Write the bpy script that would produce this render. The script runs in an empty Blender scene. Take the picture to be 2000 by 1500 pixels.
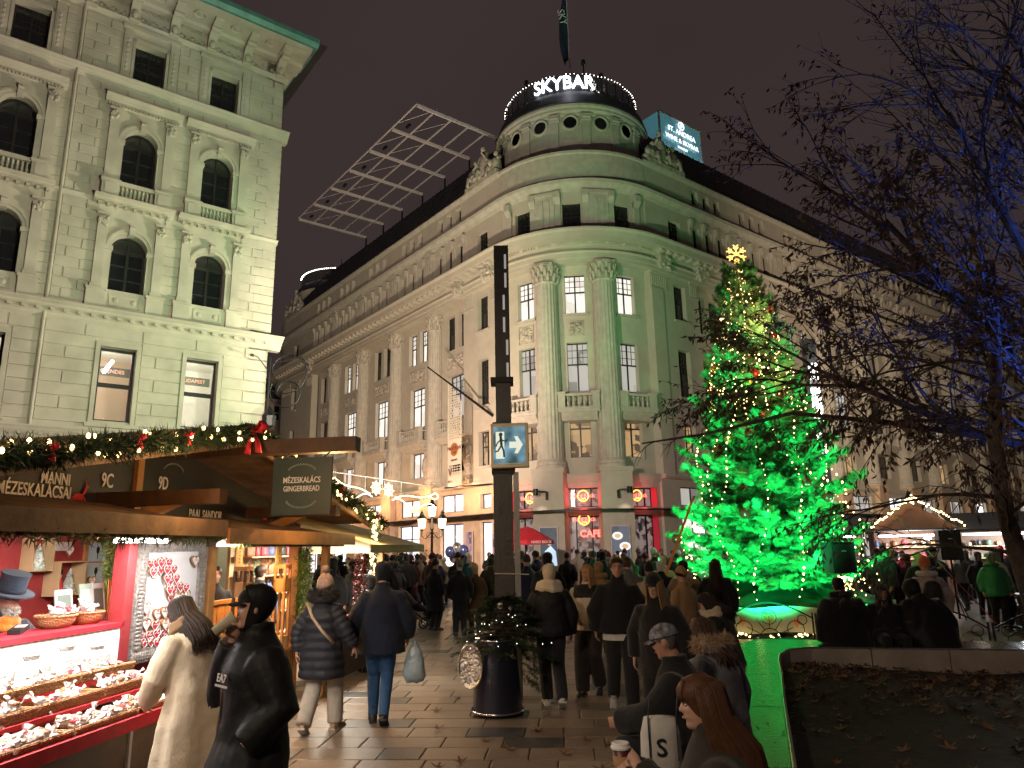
import bpy, bmesh, math, random
import numpy as np
from mathutils import Vector, Matrix

sc = bpy.context.scene
col = sc.collection
rad = math.radians
rnd = random.Random(7)

# ---------------------------------------------------------------- camera
CAM_H, PITCH, ROLL = 1.95, rad(13.0), rad(1.1)
cam_d = bpy.data.cameras.new('camera'); cam_d.lens = 25.02; cam_d.sensor_width = 36
cam_d.clip_start = .05; cam_d.clip_end = 1000
cam = bpy.data.objects.new('camera', cam_d); col.objects.link(cam); sc.camera = cam
_f = Vector((0, math.cos(PITCH), math.sin(PITCH))); _r0 = Vector((1, 0, 0)); _u0 = Vector((0, -math.sin(PITCH), math.cos(PITCH)))
_u = _u0 * math.cos(ROLL) + _r0 * math.sin(ROLL); _r = _r0 * math.cos(ROLL) - _u0 * math.sin(ROLL)
cam.matrix_world = Matrix(((_r.x, _u.x, -_f.x, 0), (_r.y, _u.y, -_f.y, 0), (_r.z, _u.z, -_f.z, CAM_H), (0, 0, 0, 1)))

# ---------------------------------------------------------------- night sky
world = bpy.data.worlds.new('World'); sc.world = world; world.use_nodes = True
_nt = world.node_tree; _bg = _nt.nodes['Background']
_bg.inputs[0].default_value = (1.0, .70, .68, 1); _tc = _nt.nodes.new('ShaderNodeTexCoord'); _nz = _nt.nodes.new('ShaderNodeTexNoise'); _nz.inputs['Scale'].default_value = 2.2; _nz.inputs['Detail'].default_value = 3
_nt.links.new(_tc.outputs['Generated'], _nz.inputs['Vector']); _rp = _nt.nodes.new('ShaderNodeValToRGB'); _rp.color_ramp.elements[0].color = (.86, .60, .58, 1); _rp.color_ramp.elements[1].color = (1.12, .80, .76, 1); _rp.color_ramp.elements[0].position = .3; _rp.color_ramp.elements[1].position = .7
_nt.links.new(_nz.outputs['Fac'], _rp.inputs['Fac']); _nt.links.new(_rp.outputs['Color'], _bg.inputs[0])   # low cloud lit by the city
_bg.inputs[1].default_value = .036   # overcast city night: even reddish glow
sc.view_settings.view_transform = 'Standard'; sc.view_settings.look = 'None'
sc.view_settings.gamma = 1; sc.view_settings.exposure = .12
sc.cycles.use_denoising = True
sc.cycles.sample_clamp_indirect = 3
sc.cycles.max_bounces = 5
sc.cycles.adaptive_threshold = .03
sc.cycles.transparent_max_bounces = 12

# ---------------------------------------------------------------- lamps of the square (floodlights, stall lights, lanterns) and added fill lamps
def lamp(name, kind, loc, power, color, aim=None, size=.3, spot=60, blend=.6):
 d = bpy.data.lights.new(name, kind); d.energy = power; d.color = color
 if kind == 'AREA': d.size = size
 else: d.shadow_soft_size = size
 if kind == 'SPOT': d.spot_size = rad(spot); d.spot_blend = blend
 o = bpy.data.objects.new(name, d); col.objects.link(o); o.location = loc
 if aim is not None:
  o.rotation_euler = (Vector(aim) - Vector(loc)).to_track_quat('-Z', 'Y').to_euler()
 return o
WARM = (1, .80, .56); WHITE = (1, .95, .88); GREEN = (.01, 1, .26); AMBER = (1, .55, .2)
lamp('flood_west_house', 'SPOT', (1.0, 28.5, 6.4), 9500, (1, .86, .68), (-19, 21, 14), .2, 78, 1)
lamp('west_front_fill', 'SPOT', (-1.3, 10.6, 6.5), 7600, (1, .88, .70), (-15, 24, 14), .25, 92, .6)  # added frontal fill to soften the west house relief, no fixture modelled
lamp('flood_palace', 'SPOT', (-5.0, 17.5, 6.2), 10000, (1, .83, .68), (0, 47, 15), .2, 88, .5)
lamp('flood_palace_street', 'SPOT', (-7.5, 30.0, 5.2), 13500, (1, .76, .58), (-12, 58, 17), .3, 120, .6)
lamp('flood_palace_square', 'SPOT', (17.0, 26.0, 5.2), 26000, (1, .80, .56), (38, 58, 13), .3, 104, .9)
# green floods at the foot of the big fir
lamp('green_flood', 'SPOT', (4.4, 13.6, .45), 5200, GREEN, (6.2, 18, 3.6), .12, 70, .6)
lamp('green_flood', 'SPOT', (8.8, 14.2, .45), 4800, GREEN, (6.8, 18, 3.4), .12, 70, .6)
lamp('green_flood', 'SPOT', (2.6, 16.6, .45), 3000, GREEN, (6.2, 18, 3.6), .12, 70, .6)
lamp('green_flood_spill', 'SPOT', (2.4, 17.5, 3.4), 5200, (.18, 1, .32), (-9.5, 30, 11), .15, 70, 1)
lamp('green_flood_tower', 'SPOT', (5.2, 21.5, 3.6), 3600, (.28, 1, .35), (5.4, 41, 20), .15, 64, 1)
lamp('fill_behind_camera', 'SPOT', (-3.5, -1.5, 5.5), 850, (1, .78, .55), (.5, 7, .5), .3, 85, .8)  # unseen fill lamp added behind the camera to brighten the foreground
lamp('light_column_glow', 'POINT', (10.4, 23.6, 6.6), 900, (1, .93, .82), None, .4)
# blue spot in the bare tree
lamp('blue_spot', 'SPOT', (9.9, 6.6, .8), 4800, (.06, .16, 1), (8.3, 9.4, 5.0), .08, 56, .6)

# ---------------------------------------------------------------- helpers
def V3(*a): return np.array(a, float)
U = V3(math.sin(rad(52)), math.cos(rad(52)), 0); W = V3(-U[1], U[0], 0)     # street axes of the square

class MB:
 """collects faces; build() makes one mesh object"""
 def __init__(s, fmap=None, lh=False): s.v = []; s.f = []; s.m = []; s.n = 0; s.map = fmap; s.lh = lh
 def add(s, v, f, m=0):
  v = np.asarray(v, float)
  if s.map is not None: v = s.map(v)
  n = s.n
  if s.lh: s.f += [tuple(n + i for i in reversed(q)) for q in f]
  else: s.f += [tuple(n + i for i in q) for q in f]
  s.v.append(v); s.m += [m] * len(f); s.n += len(v); return s
 def box(s, x0, x1, y0, y1, z0, z1, m=0, nx=1):
  v = []; 
  for i in range(nx + 1):
   x = x0 + (x1 - x0) * i / nx
   v += [(x, y0, z0), (x, y1, z0), (x, y1, z1), (x, y0, z1)]
  f = [(0, 3, 2, 1)] if True else []
  for i in range(nx):
   a, b = 4 * i, 4 * i + 4
   f += [(a, a + 1, b + 1, b), (a + 1, a + 2, b + 2, b + 1), (a + 2, a + 3, b + 3, b + 2), (a + 3, a, b, b + 3)]
  e = 4 * nx; f += [(e, e + 1, e + 2, e + 3)]
  f = [tuple(reversed(q)) for q in f]
  return s.add(v, f, m)
 def cbox(s, c, d, m=0, rz=0, ry=0, rx=0):
  M = Matrix.Rotation(rz, 3, 'Z') @ Matrix.Rotation(ry, 3, 'Y') @ Matrix.Rotation(rx, 3, 'X')
  v = [];
  for a in (-.5, .5):
   for b in (-.5, .5):
    for e in (-.5, .5): v.append(np.array(M @ Vector((a * d[0], b * d[1], e * d[2]))) + np.array(c))
  return s.add(v, [(0, 1, 3, 2), (4, 6, 7, 5), (0, 4, 5, 1), (2, 3, 7, 6), (0, 2, 6, 4), (1, 5, 7, 3)], m)
 def extr(s, prof, x0, x1, m=0, nx=1):
  """closed (y,z) profile drawn along x"""
  k = len(prof); v = []
  for i in range(nx + 1):
   x = x0 + (x1 - x0) * i / nx; v += [(x, p[0], p[1]) for p in prof]
  f = [tuple(range(k)), tuple(reversed(range(k * nx, k * nx + k)))]
  for i in range(nx):
   for j in range(k):
    a = i * k + j; b = i * k + (j + 1) % k; f.append((b, a, a + k, b + k))
  return s.add(v, f, m)
 def lathe(s, prof, n=16, c=(0, 0, 0), m=0, a0=0, a1=2 * math.pi, sx=1, sy=1):
  full = abs(a1 - a0 - 2 * math.pi) < 1e-6; k = len(prof); cols = n if full else n + 1; v = []
  for i in range(cols):
   a = a0 + (a1 - a0) * i / n; ca, sa = math.cos(a), math.sin(a)
   v += [(c[0] + r * ca * sx, c[1] + r * sa * sy, c[2] + z) for r, z in prof]
  f = []
  for i in range(n):
   p, q = i * k, ((i + 1) % cols) * k
   for j in range(k - 1): f.append((p + j, q + j, q + j + 1, p + j + 1))
  if full:
   if prof[0][0] > 1e-4: f.append(tuple(reversed([i * k for i in range(n)])))
   if prof[-1][0] > 1e-4: f.append(tuple(i * k + k - 1 for i in range(n)))
  return s.add(v, f, m)
 def tube(s, path, r, n=8, m=0, cap=True, sy=1.0, tw=None):
  P = np.asarray(path, float); k = len(P)
  R = np.full(k, r) if np.isscalar(r) else np.asarray(r, float)
  T = np.gradient(P, axis=0); T /= np.linalg.norm(T, axis=1)[:, None] + 1e-12
  ref = np.array([0, 0, 1.]) if abs(T[0][2]) < .9 else np.array([1., 0, 0])
  v = []; side = np.cross(T[0], ref); side /= np.linalg.norm(side)
  a = np.linspace(0, 2 * math.pi, n, endpoint=False)
  for i in range(k):
   side = side - T[i] * (side @ T[i]); side /= np.linalg.norm(side) + 1e-12
   up = np.cross(side, T[i])
   v.append(P[i] + R[i] * (np.cos(a)[:, None] * side + sy * np.sin(a)[:, None] * up))
  f = []
  for i in range(k - 1):
   for j in range(n):
    p = i * n + j; q = i * n + (j + 1) % n; f.append((p, p + n, q + n, q))
  if cap: f += [tuple(range(n)), tuple(reversed(range((k - 1) * n, k * n)))]
  return s.add(np.concatenate(v), f, m)
 def rings(s, R, m=0, cap=True):
  """R: list of (n,3) rings"""
  n = len(R[0]); k = len(R); f = []
  for i in range(k - 1):
   for j in range(n):
    p = i * n + j; q = i * n + (j + 1) % n; f.append((p, q, q + n, p + n))
  if cap: f += [tuple(reversed(range(n))), tuple(range((k - 1) * n, k * n))]
  return s.add(np.concatenate(R), f, m)
 def ell(s, c, r, nu=10, nv=7, m=0, M=None):
  pr = [(math.sin(math.pi * j / nv), -math.cos(math.pi * j / nv)) for j in range(nv + 1)]
  v = [(0, 0, -1)]
  for j in range(1, nv):
   for i in range(nu):
    a = 2 * math.pi * i / nu; v.append((pr[j][0] * math.cos(a), pr[j][0] * math.sin(a), pr[j][1]))
  v.append((0, 0, 1)); v = np.array(v) * np.array(r)
  if M is not None: v = v @ np.array(M).T
  v = v + np.array(c); f = []
  for i in range(nu): f.append((0, 1 + (i + 1) % nu, 1 + i))
  for j in range(nv - 2):
   for i in range(nu):
    a = 1 + j * nu + i; b = 1 + j * nu + (i + 1) % nu; f.append((a, b, b + nu, a + nu))
  e = 1 + (nv - 2) * nu
  for i in range(nu): f.append((e + i, e + (i + 1) % nu, len(v) - 1))
  return s.add(v, f, m)
 def prism(s, poly, z0, z1, m=0):
  k = len(poly); v = [(p[0], p[1], z0) for p in poly] + [(p[0], p[1], z1) for p in poly]
  f = [tuple(reversed(range(k))), tuple(range(k, 2 * k))] + [(i, (i + 1) % k, k + (i + 1) % k, k + i) for i in range(k)]
  return s.add(v, f, m)
 def quad(s, a, b, c, d, m=0): return s.add([a, b, c, d], [(0, 1, 2, 3)], m)
 def mesh(s, name, mats, smooth=False, sharp=None, off=None):
  me = bpy.data.meshes.new(name)
  v = np.concatenate(s.v) if s.v else np.zeros((0, 3))
  if off is not None: v = v - np.asarray(off)
  me.from_pydata(v.tolist(), [], s.f)
  if not isinstance(mats, (list, tuple)): mats = [mats]
  for m in mats: me.materials.append(m)
  if len(mats) > 1: me.polygons.foreach_set('material_index', s.m)
  if smooth or sharp:
   me.polygons.foreach_set('use_smooth', [True] * len(me.polygons))
   if sharp: me.set_sharp_from_angle(angle=rad(sharp))
  me.update(); return me
 def build(s, name, mats, parent=None, smooth=False, sharp=None, base=None):
  off = None
  if parent is not None: off = worldloc(parent)
  elif base is not None: off = base
  o = bpy.data.objects.new(name, s.mesh(name, mats, smooth, sharp, off)); col.objects.link(o)
  if parent is not None: o.parent = parent
  elif base is not None: o.location = base
  return o
def worldloc(o):
 p = np.array(o.location)
 while o.parent is not None: o = o.parent; p = p + np.array(o.location)
 return p
def tag(o, label=None, cat=None, group=None, kind=None):
 if label: o['label'] = label
 if cat: o['category'] = cat
 if group: o['group'] = group
 if kind: o['kind'] = kind
 return o
def thing(name, loc, label, cat, group=None, rz=0):
 o = bpy.data.objects.new(name, None); o.empty_display_size = .2; col.objects.link(o)
 o.location = loc; o.rotation_euler = (0, 0, rz); return tag(o, label, cat, group)
def inst(name, mesh, parent, loc, rz=0, scale=None):
 """a part that shares mesh data; loc in world coordinates (parent unrotated)"""
 o = bpy.data.objects.new(name, mesh); col.objects.link(o)
 if parent is not None: o.parent = parent; loc = np.asarray(loc, float) - worldloc(parent)
 o.location = loc; o.rotation_euler = (0, 0, rz)
 if scale is not None: o.scale = scale
 return o
def child(name, mesh, parent, loc=(0, 0, 0), rz=0):
 o = bpy.data.objects.new(name, mesh); col.objects.link(o); o.parent = parent; o.location = loc; o.rotation_euler = (0, 0, rz); return o
def copy_tree(o, parent=None):
 c = o.copy(); col.objects.link(c); c.parent = parent
 for ch in list(o.children): copy_tree(ch, c)
 return c
def text_mesh(txt, size, depth=.004, align='CENTER', mats=None, bold=0.0):
 cu = bpy.data.curves.new('lettering', 'FONT'); cu.body = txt; cu.size = size; cu.align_x = align; cu.align_y = 'CENTER'
 cu.extrude = depth; cu.offset = bold; cu.resolution_u = 3
 o = bpy.data.objects.new('lettering', cu)
 me = bpy.data.meshes.new_from_object(o); bpy.data.objects.remove(o); bpy.data.curves.remove(cu)
 me.materials.clear()
 if mats: me.materials.append(mats)
 return me
def put_mesh(name, me, parent, loc, xdir, up=(0, 0, 1), sx=1.0):
 """flat xy mesh stood up: its x along xdir, its y along up; loc in world"""
 x = Vector(xdir).normalized(); y = Vector(up).normalized(); z = x.cross(y)
 o = bpy.data.objects.new(name, me); col.objects.link(o)
 M = Matrix(((x.x * sx, y.x, z.x, 0), (x.y * sx, y.y, z.y, 0), (x.z * sx, y.z, z.z, 0), (0, 0, 0, 1)))
 L = np.asarray(loc, float)
 if parent is not None: o.parent = parent; L = L - worldloc(parent)
 o.matrix_local = Matrix.Translation(L) @ M
 return o
# ---------------------------------------------------------------- materials
def mat(name, c, rough=.7, metal=0., var=.18, vs=3., bump=.25, bs=25., emit=0., ecol=None, spec=.5, c2=None, wave=None, coat=0., alpha=1., trans=0.):
 m = bpy.data.materials.new(name); m.use_nodes = True; nt = m.node_tree; N = nt.nodes; L = nt.links
 b = N['Principled BSDF']; b.inputs['Roughness'].default_value = rough; b.inputs['Metallic'].default_value = metal
 b.inputs['Specular IOR Level'].default_value = spec
 if coat: b.inputs['Coat Weight'].default_value = coat; b.inputs['Coat Roughness'].default_value = .1
 if trans: b.inputs['Transmission Weight'].default_value = trans
 if alpha < 1: b.inputs['Alpha'].default_value = alpha
 c = tuple(c) + (1,)
 tc = N.new('ShaderNodeTexCoord')
 if var > 0 or c2:
  n = N.new('ShaderNodeTexNoise'); n.inputs['Scale'].default_value = vs; n.inputs['Detail'].default_value = 5
  L.new(tc.outputs['Object'], n.inputs['Vector'])
  src = n.outputs['Fac']
  if wave:
   w = N.new('ShaderNodeTexWave'); w.inputs['Scale'].default_value = wave[0]; w.inputs['Distortion'].default_value = wave[1]
   w.inputs['Detail'].default_value = 3; w.bands_direction = wave[2]; L.new(tc.outputs['Object'], w.inputs['Vector']); src = w.outputs['Fac']
  r = N.new('ShaderNodeValToRGB'); r.color_ramp.elements[0].position = .3; r.color_ramp.elements[1].position = .72
  if c2: r.color_ramp.elements[0].color = tuple(c2) + (1,); r.color_ramp.elements[1].color = c
  else:
   r.color_ramp.elements[0].color = tuple(max(0, x * (1 - var)) for x in c[:3]) + (1,)
   r.color_ramp.elements[1].color = tuple(min(1, x * (1 + var)) for x in c[:3]) + (1,)
  L.new(src, r.inputs['Fac']); L.new(r.outputs['Color'], b.inputs['Base Color'])
 else: b.inputs['Base Color'].default_value = c
 if bump > 0:
  n2 = N.new('ShaderNodeTexNoise'); n2.inputs['Scale'].default_value = bs; n2.inputs['Detail'].default_value = 4
  L.new(tc.outputs['Object'], n2.inputs['Vector'])
  bp = N.new('ShaderNodeBump'); bp.inputs['Strength'].default_value = bump; bp.inputs['Distance'].default_value = .02
  L.new(n2.outputs['Fac'], bp.inputs['Height']); L.new(bp.outputs['Normal'], b.inputs['Normal'])
 if emit:
  b.inputs['Emission Color'].default_value = tuple(ecol or c[:3]) + (1,); b.inputs['Emission Strength'].default_value = emit
 return m
def glow(name, c, s, sample=False):
 m = bpy.data.materials.new(name); m.use_nodes = True; nt = m.node_tree; b = nt.nodes['Principled BSDF']
 b.inputs['Base Color'].default_value = (.3, .3, .3, 1); b.inputs['Emission Color'].default_value = tuple(c) + (1,); b.inputs['Emission Strength'].default_value = s
 if not sample: m.cycles.emission_sampling = 'NONE'
 return m
def tinted(name, rough=.85, bump=.35, bs=60., sheen=.0, spec=.3, var=.25, vs=14.):
 """cloth whose colour is the object's own colour"""
 m = bpy.data.materials.new(name); m.use_nodes = True; nt = m.node_tree; N = nt.nodes; L = nt.links; b = N['Principled BSDF']
 b.inputs['Roughness'].default_value = rough; b.inputs['Specular IOR Level'].default_value = spec; b.inputs['Sheen Weight'].default_value = sheen
 oi = N.new('ShaderNodeObjectInfo'); tc = N.new('ShaderNodeTexCoord'); n = N.new('ShaderNodeTexNoise'); n.inputs['Scale'].default_value = vs; n.inputs['Detail'].default_value = 4
 L.new(tc.outputs['Object'], n.inputs['Vector'])
 mr = N.new('ShaderNodeMapRange'); mr.inputs['To Min'].default_value = 1 - var; mr.inputs['To Max'].default_value = 1 + var; L.new(n.outputs['Fac'], mr.inputs['Value'])
 mx = N.new('ShaderNodeVectorMath'); mx.operation = 'SCALE'; L.new(oi.outputs['Color'], mx.inputs[0]); L.new(mr.outputs['Result'], mx.inputs['Scale'])
 L.new(mx.outputs['Vector'], b.inputs['Base Color'])
 n2 = N.new('ShaderNodeTexNoise'); n2.inputs['Scale'].default_value = bs; n2.inputs['Detail'].default_value = 5; L.new(tc.outputs['Object'], n2.inputs['Vector'])
 bp = N.new('ShaderNodeBump'); bp.inputs['Strength'].default_value = bump; bp.inputs['Distance'].default_value = .01
 L.new(n2.outputs['Fac'], bp.inputs['Height']); L.new(bp.outputs['Normal'], b.inputs['Normal'])
 return m
def lit_room(name, c, s, c2, sc_=1.2):
 """lit room seen through a window: bright with furnishings as soft darker patches"""
 m = bpy.data.materials.new(name); m.use_nodes = True; nt = m.node_tree; N = nt.nodes; L = nt.links; b = N['Principled BSDF']
 b.inputs['Base Color'].default_value = (.1, .1, .1, 1); b.inputs['Roughness'].default_value = .15
 tc = N.new('ShaderNodeTexCoord'); br = N.new('ShaderNodeTexVoronoi'); br.distance = 'CHEBYCHEV'; br.inputs['Scale'].default_value = sc_
 L.new(tc.outputs['Object'], br.inputs['Vector'])
 oi = N.new('ShaderNodeObjectInfo'); ad = N.new('ShaderNodeVectorMath'); ad.operation = 'ADD'; L.new(tc.outputs['Object'], ad.inputs[0])
 mm = N.new('ShaderNodeMath'); mm.operation = 'MULTIPLY'; mm.inputs[1].default_value = 40; L.new(oi.outputs['Random'], mm.inputs[0]); L.new(mm.outputs[0], ad.inputs[1])
 L.new(ad.outputs['Vector'], br.inputs['Vector'])
 sp = N.new('ShaderNodeSeparateColor'); L.new(br.outputs['Color'], sp.inputs['Color'])
 r = N.new('ShaderNodeValToRGB'); r.color_ramp.elements[0].color = tuple(c2) + (1,); r.color_ramp.elements[1].color = tuple(c) + (1,)
 r.color_ramp.elements[0].position = .1; r.color_ramp.elements[1].position = .45
 L.new(sp.outputs[0], r.inputs['Fac']); L.new(r.outputs['Color'], b.inputs['Emission Color']); b.inputs['Emission Strength'].default_value = s
 return m
STONE = mat('pale limestone', (.46, .41, .34), .85, var=.07, vs=1.5, bump=.3, bs=9)
STONE2 = mat('weathered limestone', (.44, .40, .34), .85, var=.14, vs=2.6, bump=.35, bs=7)
RELIEF = mat('carved limestone', (.42, .37, .31), .85, var=.35, vs=4, bump=1.0, bs=6)
BLOCK = mat('limestone blocks', (.45, .42, .34), .85, var=.16, vs=1.2, bump=.25, bs=18)
PINKST = mat('pinkish stone cladding', (.52, .36, .25), .6, var=.2, vs=1.4, bump=.15, bs=14)
ROOF = mat('dark metal roofing', (.035, .035, .04), .55, .3, var=.3, vs=2, bump=.3, bs=5)
COPPER = mat('green copper gutter', (.10, .24, .22), .5, .2, var=.25, vs=2)
WINFRAME = mat('dark painted window wood', (.02, .017, .015), .5, var=.1)
BRONZEF = mat('brown painted frame', (.05, .035, .03), .45, var=.1)
GLASSC = mat('clear window glass', (.9, .9, .9), .03, var=0, bump=0, alpha=.12)
GLASSD = mat('dark window glass', (.012, .014, .016), .07, var=0, bump=.12, bs=1.5, spec=.8)
LITW = lit_room('lit office behind glass', (1, .92, .82), 1.0, (.75, .66, .56), .9)
LITW2 = lit_room('dim lit room behind glass', (.62, .58, .52), .7, (.25, .22, .2), 1.1)
LITAMB = lit_room('amber lit room behind glass', (.9, .55, .25), .5, (.12, .06, .03), 2.2)
SHOPLIT = lit_room('shop window light', (1, .93, .9), 1.6, (.55, .5, .5), .6)
IRON = mat('dark iron', (.018, .018, .02), .45, .6, var=.2)
STEEL = mat('pale painted steel', (.55, .48, .47), .5, .1, var=.1)
CHROME = mat('chromed steel', (.7, .7, .7), .2, 1, var=.05, bump=.05)
WOOD = mat('varnished pine', (.42, .20, .07), .5, var=.22, vs=6, bump=.25, bs=12)
WOODD = mat('dark stained timber', (.075, .033, .016), .6, var=.3, vs=6, bump=.3, bs=14)
WOODR = mat('weathered roof plank', (.20, .12, .075), .7, var=.3, vs=5, bump=.35, bs=18)
WOODL = mat('light birch wood', (.52, .36, .20), .6, var=.2, vs=3, bump=.2, bs=16)
BLACK = mat('matt black', (.008, .008, .009), .6, var=.1)
CHARC = mat('charcoal sign board', (.022, .021, .024), .55, var=.15, bump=.05)
WHITEP = mat('white paint', (.75, .74, .72), .6, var=.05, bump=.05)
REDP = mat('red painted boards', (.30, .03, .035), .6, var=.2, vs=5)
REDCL = mat('red cloth', (.52, .015, .03), .7, var=.2, vs=8)
GLW = glow('warm bulb', (1, .66, .25), 9)
GLWH = glow('white bulb', (1, .93, .82), 8)
GLCOOL = glow('cool white sign light', (.86, .95, 1), 6, True)
# ---------------------------------------------------------------- ground
PAVE = mat('wet stone paving', (.11, .085, .066), .34, var=.25, vs=.8, bump=.2, bs=14, spec=.5)
PV = [mat('warm grey paver', (.19, .145, .108), .42, var=.18, vs=3, bump=.3, bs=30), mat('pale paver', (.24, .185, .14), .45, var=.16, vs=3, bump=.3, bs=30), mat('dark basalt paver', (.06, .055, .052), .4, var=.2, vs=3, bump=.3, bs=30)]
g = MB(); g.quad((-250, -60, -.02), (250, -60, -.02), (250, 300, -.02), (-250, 300, -.02))
ground = tag(g.build('ground', PAVE), 'dark wet stone paved square', None, kind='structure')
PROT = rad(-4); _c, _s = math.cos(PROT), math.sin(PROT)
def paver(w, h=.42):
 m = MB(); g_ = .006; b = .012
 m.add([(g_, g_, -.02), (w - g_, g_, -.02), (w - g_, h - g_, -.02), (g_, h - g_, -.02), (g_, g_, -.004), (w - g_, g_, -.004), (w - g_, h - g_, -.004), (g_, h - g_, -.004), (g_ + b, g_ + b, 0), (w - g_ - b, g_ + b, 0), (w - g_ - b, h - g_ - b, 0), (g_ + b, h - g_ - b, 0)],
          [(8, 9, 10, 11), (4, 5, 9, 8), (5, 6, 10, 9), (6, 7, 11, 10), (7, 4, 8, 11), (0, 1, 5, 4), (1, 2, 6, 5), (2, 3, 7, 6), (3, 0, 4, 7)]); return m
pv = []; R = random.Random(11)
for j in range(-4, 72):
 y = 4.4 + j * .42; x = -7.0 + R.random() * .5
 lim = 2.6 + j * .16
 while x < lim:
  w = R.choice((.42, .63, .63, .84)); cx, cy = x + w / 2, y + .2
  X, Y = _c * x - _s * y, _s * x + _c * y
  lx = -4.9 + .139 * (Y - 5); ok = X > max(-.70 * Y - .6, lx - 3)
  if ok and Y > 4.2: pv.append((Y + abs(X) * .2, X, Y, w, R.choices((0, 1, 2), (.55, .3, .15))[0], R.uniform(-.0015, .0015)))
  x += w
vis = sorted([p for p in pv if -.42 * p[2] - .2 < p[1] and p[2] > 6.0]); hid = [p for p in pv if p not in set(vis[:300])]
pm = {(w, i): paver(w).mesh('paver', PV[i]) for w in (.42, .63, .84) for i in range(3)}
for _, X, Y, w, i, dz in vis[:300]: o = inst('paver', pm[(w, i)], ground, (X, Y, dz), PROT)
q = MB(); Mr = np.array([[_c, _s, 0], [-_s, _c, 0], [0, 0, 1]])
for _, X, Y, w, i, dz in hid:
 p = paver(w); q.add(p.v[0] @ Mr + np.array([X, Y, dz]), p.f, i)
tag(q.build('pavers_beyond', PV, ground), kind='stuff')
def Rz_(a): return np.array(Matrix.Rotation(a, 3, 'Z'))
# ---------------------------------------------------------------- raised bed with its stone bench rim
BZ = .5
inner = [(.95, 2.6), (1.40, 4.0), (1.8, 5.17), (2.41, 6.99), (3.0, 8.7), (3.30, 9.61), (3.5, 10.12), (3.78, 10.55), (4.15, 10.68), (4.9, 10.47), (5.86, 10.27), (6.75, 10.06), (9.0, 9.55), (12, 8.9)]
outer = [(-.22, 2.8), (.22, 4.0), (.68, 5.24), (1.36, 7.08), (2.0, 8.5), (2.42, 9.31), (2.9, 10.4), (3.35, 11.3), (3.75, 11.72), (4.9, 11.45), (6.0, 11.2), (7.0, 10.98), (9.2, 10.5), (12.2, 9.85)]
BENCH = mat('polished wet granite', (.05, .043, .038), .2, var=.4, vs=4, bump=.16, bs=18, spec=.26)
bench = tag(MB().build('bench_rim', BENCH, base=(1.5, 6, 0)), 'low polished granite bench rim curving around the planted bed', 'bench')
for i in range(len(inner) - 1):
 a0, a1, b0, b1 = map(np.array, (inner[i], inner[i + 1], outer[i], outer[i + 1])); m = MB(); g_ = .010
 d = (a1 - a0) / np.linalg.norm(a1 - a0) * g_; e = (b1 - b0) / np.linalg.norm(b1 - b0) * g_
 P = [a0 + d, a1 - d, b1 - e, b0 + e]; v = [(p[0], p[1], z) for z in (0, BZ) for p in P]
 m.add(v, [(0, 1, 2, 3), (7, 6, 5, 4), (0, 4, 5, 1), (1, 5, 6, 2), (2, 6, 7, 3), (3, 7, 4, 0)]); m.build('stone_slab', BENCH, bench)
m = MB(); m.tube([(x + .012, y, BZ + .006) for x, y in inner], .010, 6); m.build('steel_edge', CHROME, bench, smooth=True)
PALE = mat('pale kerb stone', (.34, .29, .25), .7, var=.2, vs=3, bump=.3, bs=20)
for i in range(2, len(inner) - 1):
 a0, a1 = np.array(inner[i]), np.array(inner[i + 1]); d = a1 - a0; L = np.linalg.norm(d); d = d / L; n = np.array([d[1], -d[0]]); m = MB(); P = [a0 + d * .006 + n * .003, a1 - d * .006 + n * .003, a1 - d * .006 + n * .035, a0 + d * .006 + n * .035]; v = [(q[0], q[1], z) for z in (.1, BZ - .006) for q in P]; m.add(v, [(0, 1, 2, 3), (7, 6, 5, 4), (0, 4, 5, 1), (1, 5, 6, 2), (2, 6, 7, 3), (3, 7, 4, 0)]); m.build('kerb_stone', PALE, bench)
SOIL = mat('dark soil with dead leaves', (.018, .012, .009), .95, var=.5, vs=7, bump=.8, bs=20)
bed = MB(); N = 40; vv = []; ff = []
def lerp_in(t):
 k = t * (len(inner) - 1); i = min(int(k), len(inner) - 2); f = k - i; return np.array(inner[i]) * (1 - f) + np.array(inner[i + 1]) * f
ctr = np.array([9.0, 3.5])
for i in range(N + 1):
 p = lerp_in(i / N)
 for j in range(24):
  t = j / 23; c = p * (1 - t) + ctr * t; vv.append((c[0], c[1], .25 + .06 * t + .10 * math.sin(c[0] * 1.3) * math.sin(c[1] * 1.1) * .5 + rnd.uniform(-.015, .015) + .12 * t * 0))
ff = [(i * 24 + j, i * 24 + j + 1, (i + 1) * 24 + j + 1, (i + 1) * 24 + j) for i in range(N) for j in range(23)]
bed.add(vv, ff); soil = tag(bed.build('soil_bed', SOIL, smooth=True), 'dark soil bed strewn with dead leaves', kind='structure')
LEAFM = [mat('dry plane leaf', (.15, .075, .03), .7, var=.3, vs=30, bump=.3, bs=60), mat('dark wet leaf', (.06, .03, .015), .6, var=.3, vs=30)]
def leaf_shape(sz):
 """lobed plane leaf, slightly curled"""
 pts = []; n = 26
 for i in range(n):
  a = 2 * math.pi * i / n; r = sz * (.62 + .34 * math.cos(5 * a) + .1 * math.cos(10 * a)); 
  if i == 0: r = sz * .8
  x, y = r * math.cos(a), r * math.sin(a); pts.append((x, y, .25 * (x * x + y * y) / sz * 1.2 + .012))
 v = [(0, 0, .006)] + pts; return v, [(0, 1 + i, 1 + (i + 1) % n) for i in range(n)]
LV, LF = leaf_shape(.085)
bl2 = MB(); R = random.Random(5)
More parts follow.
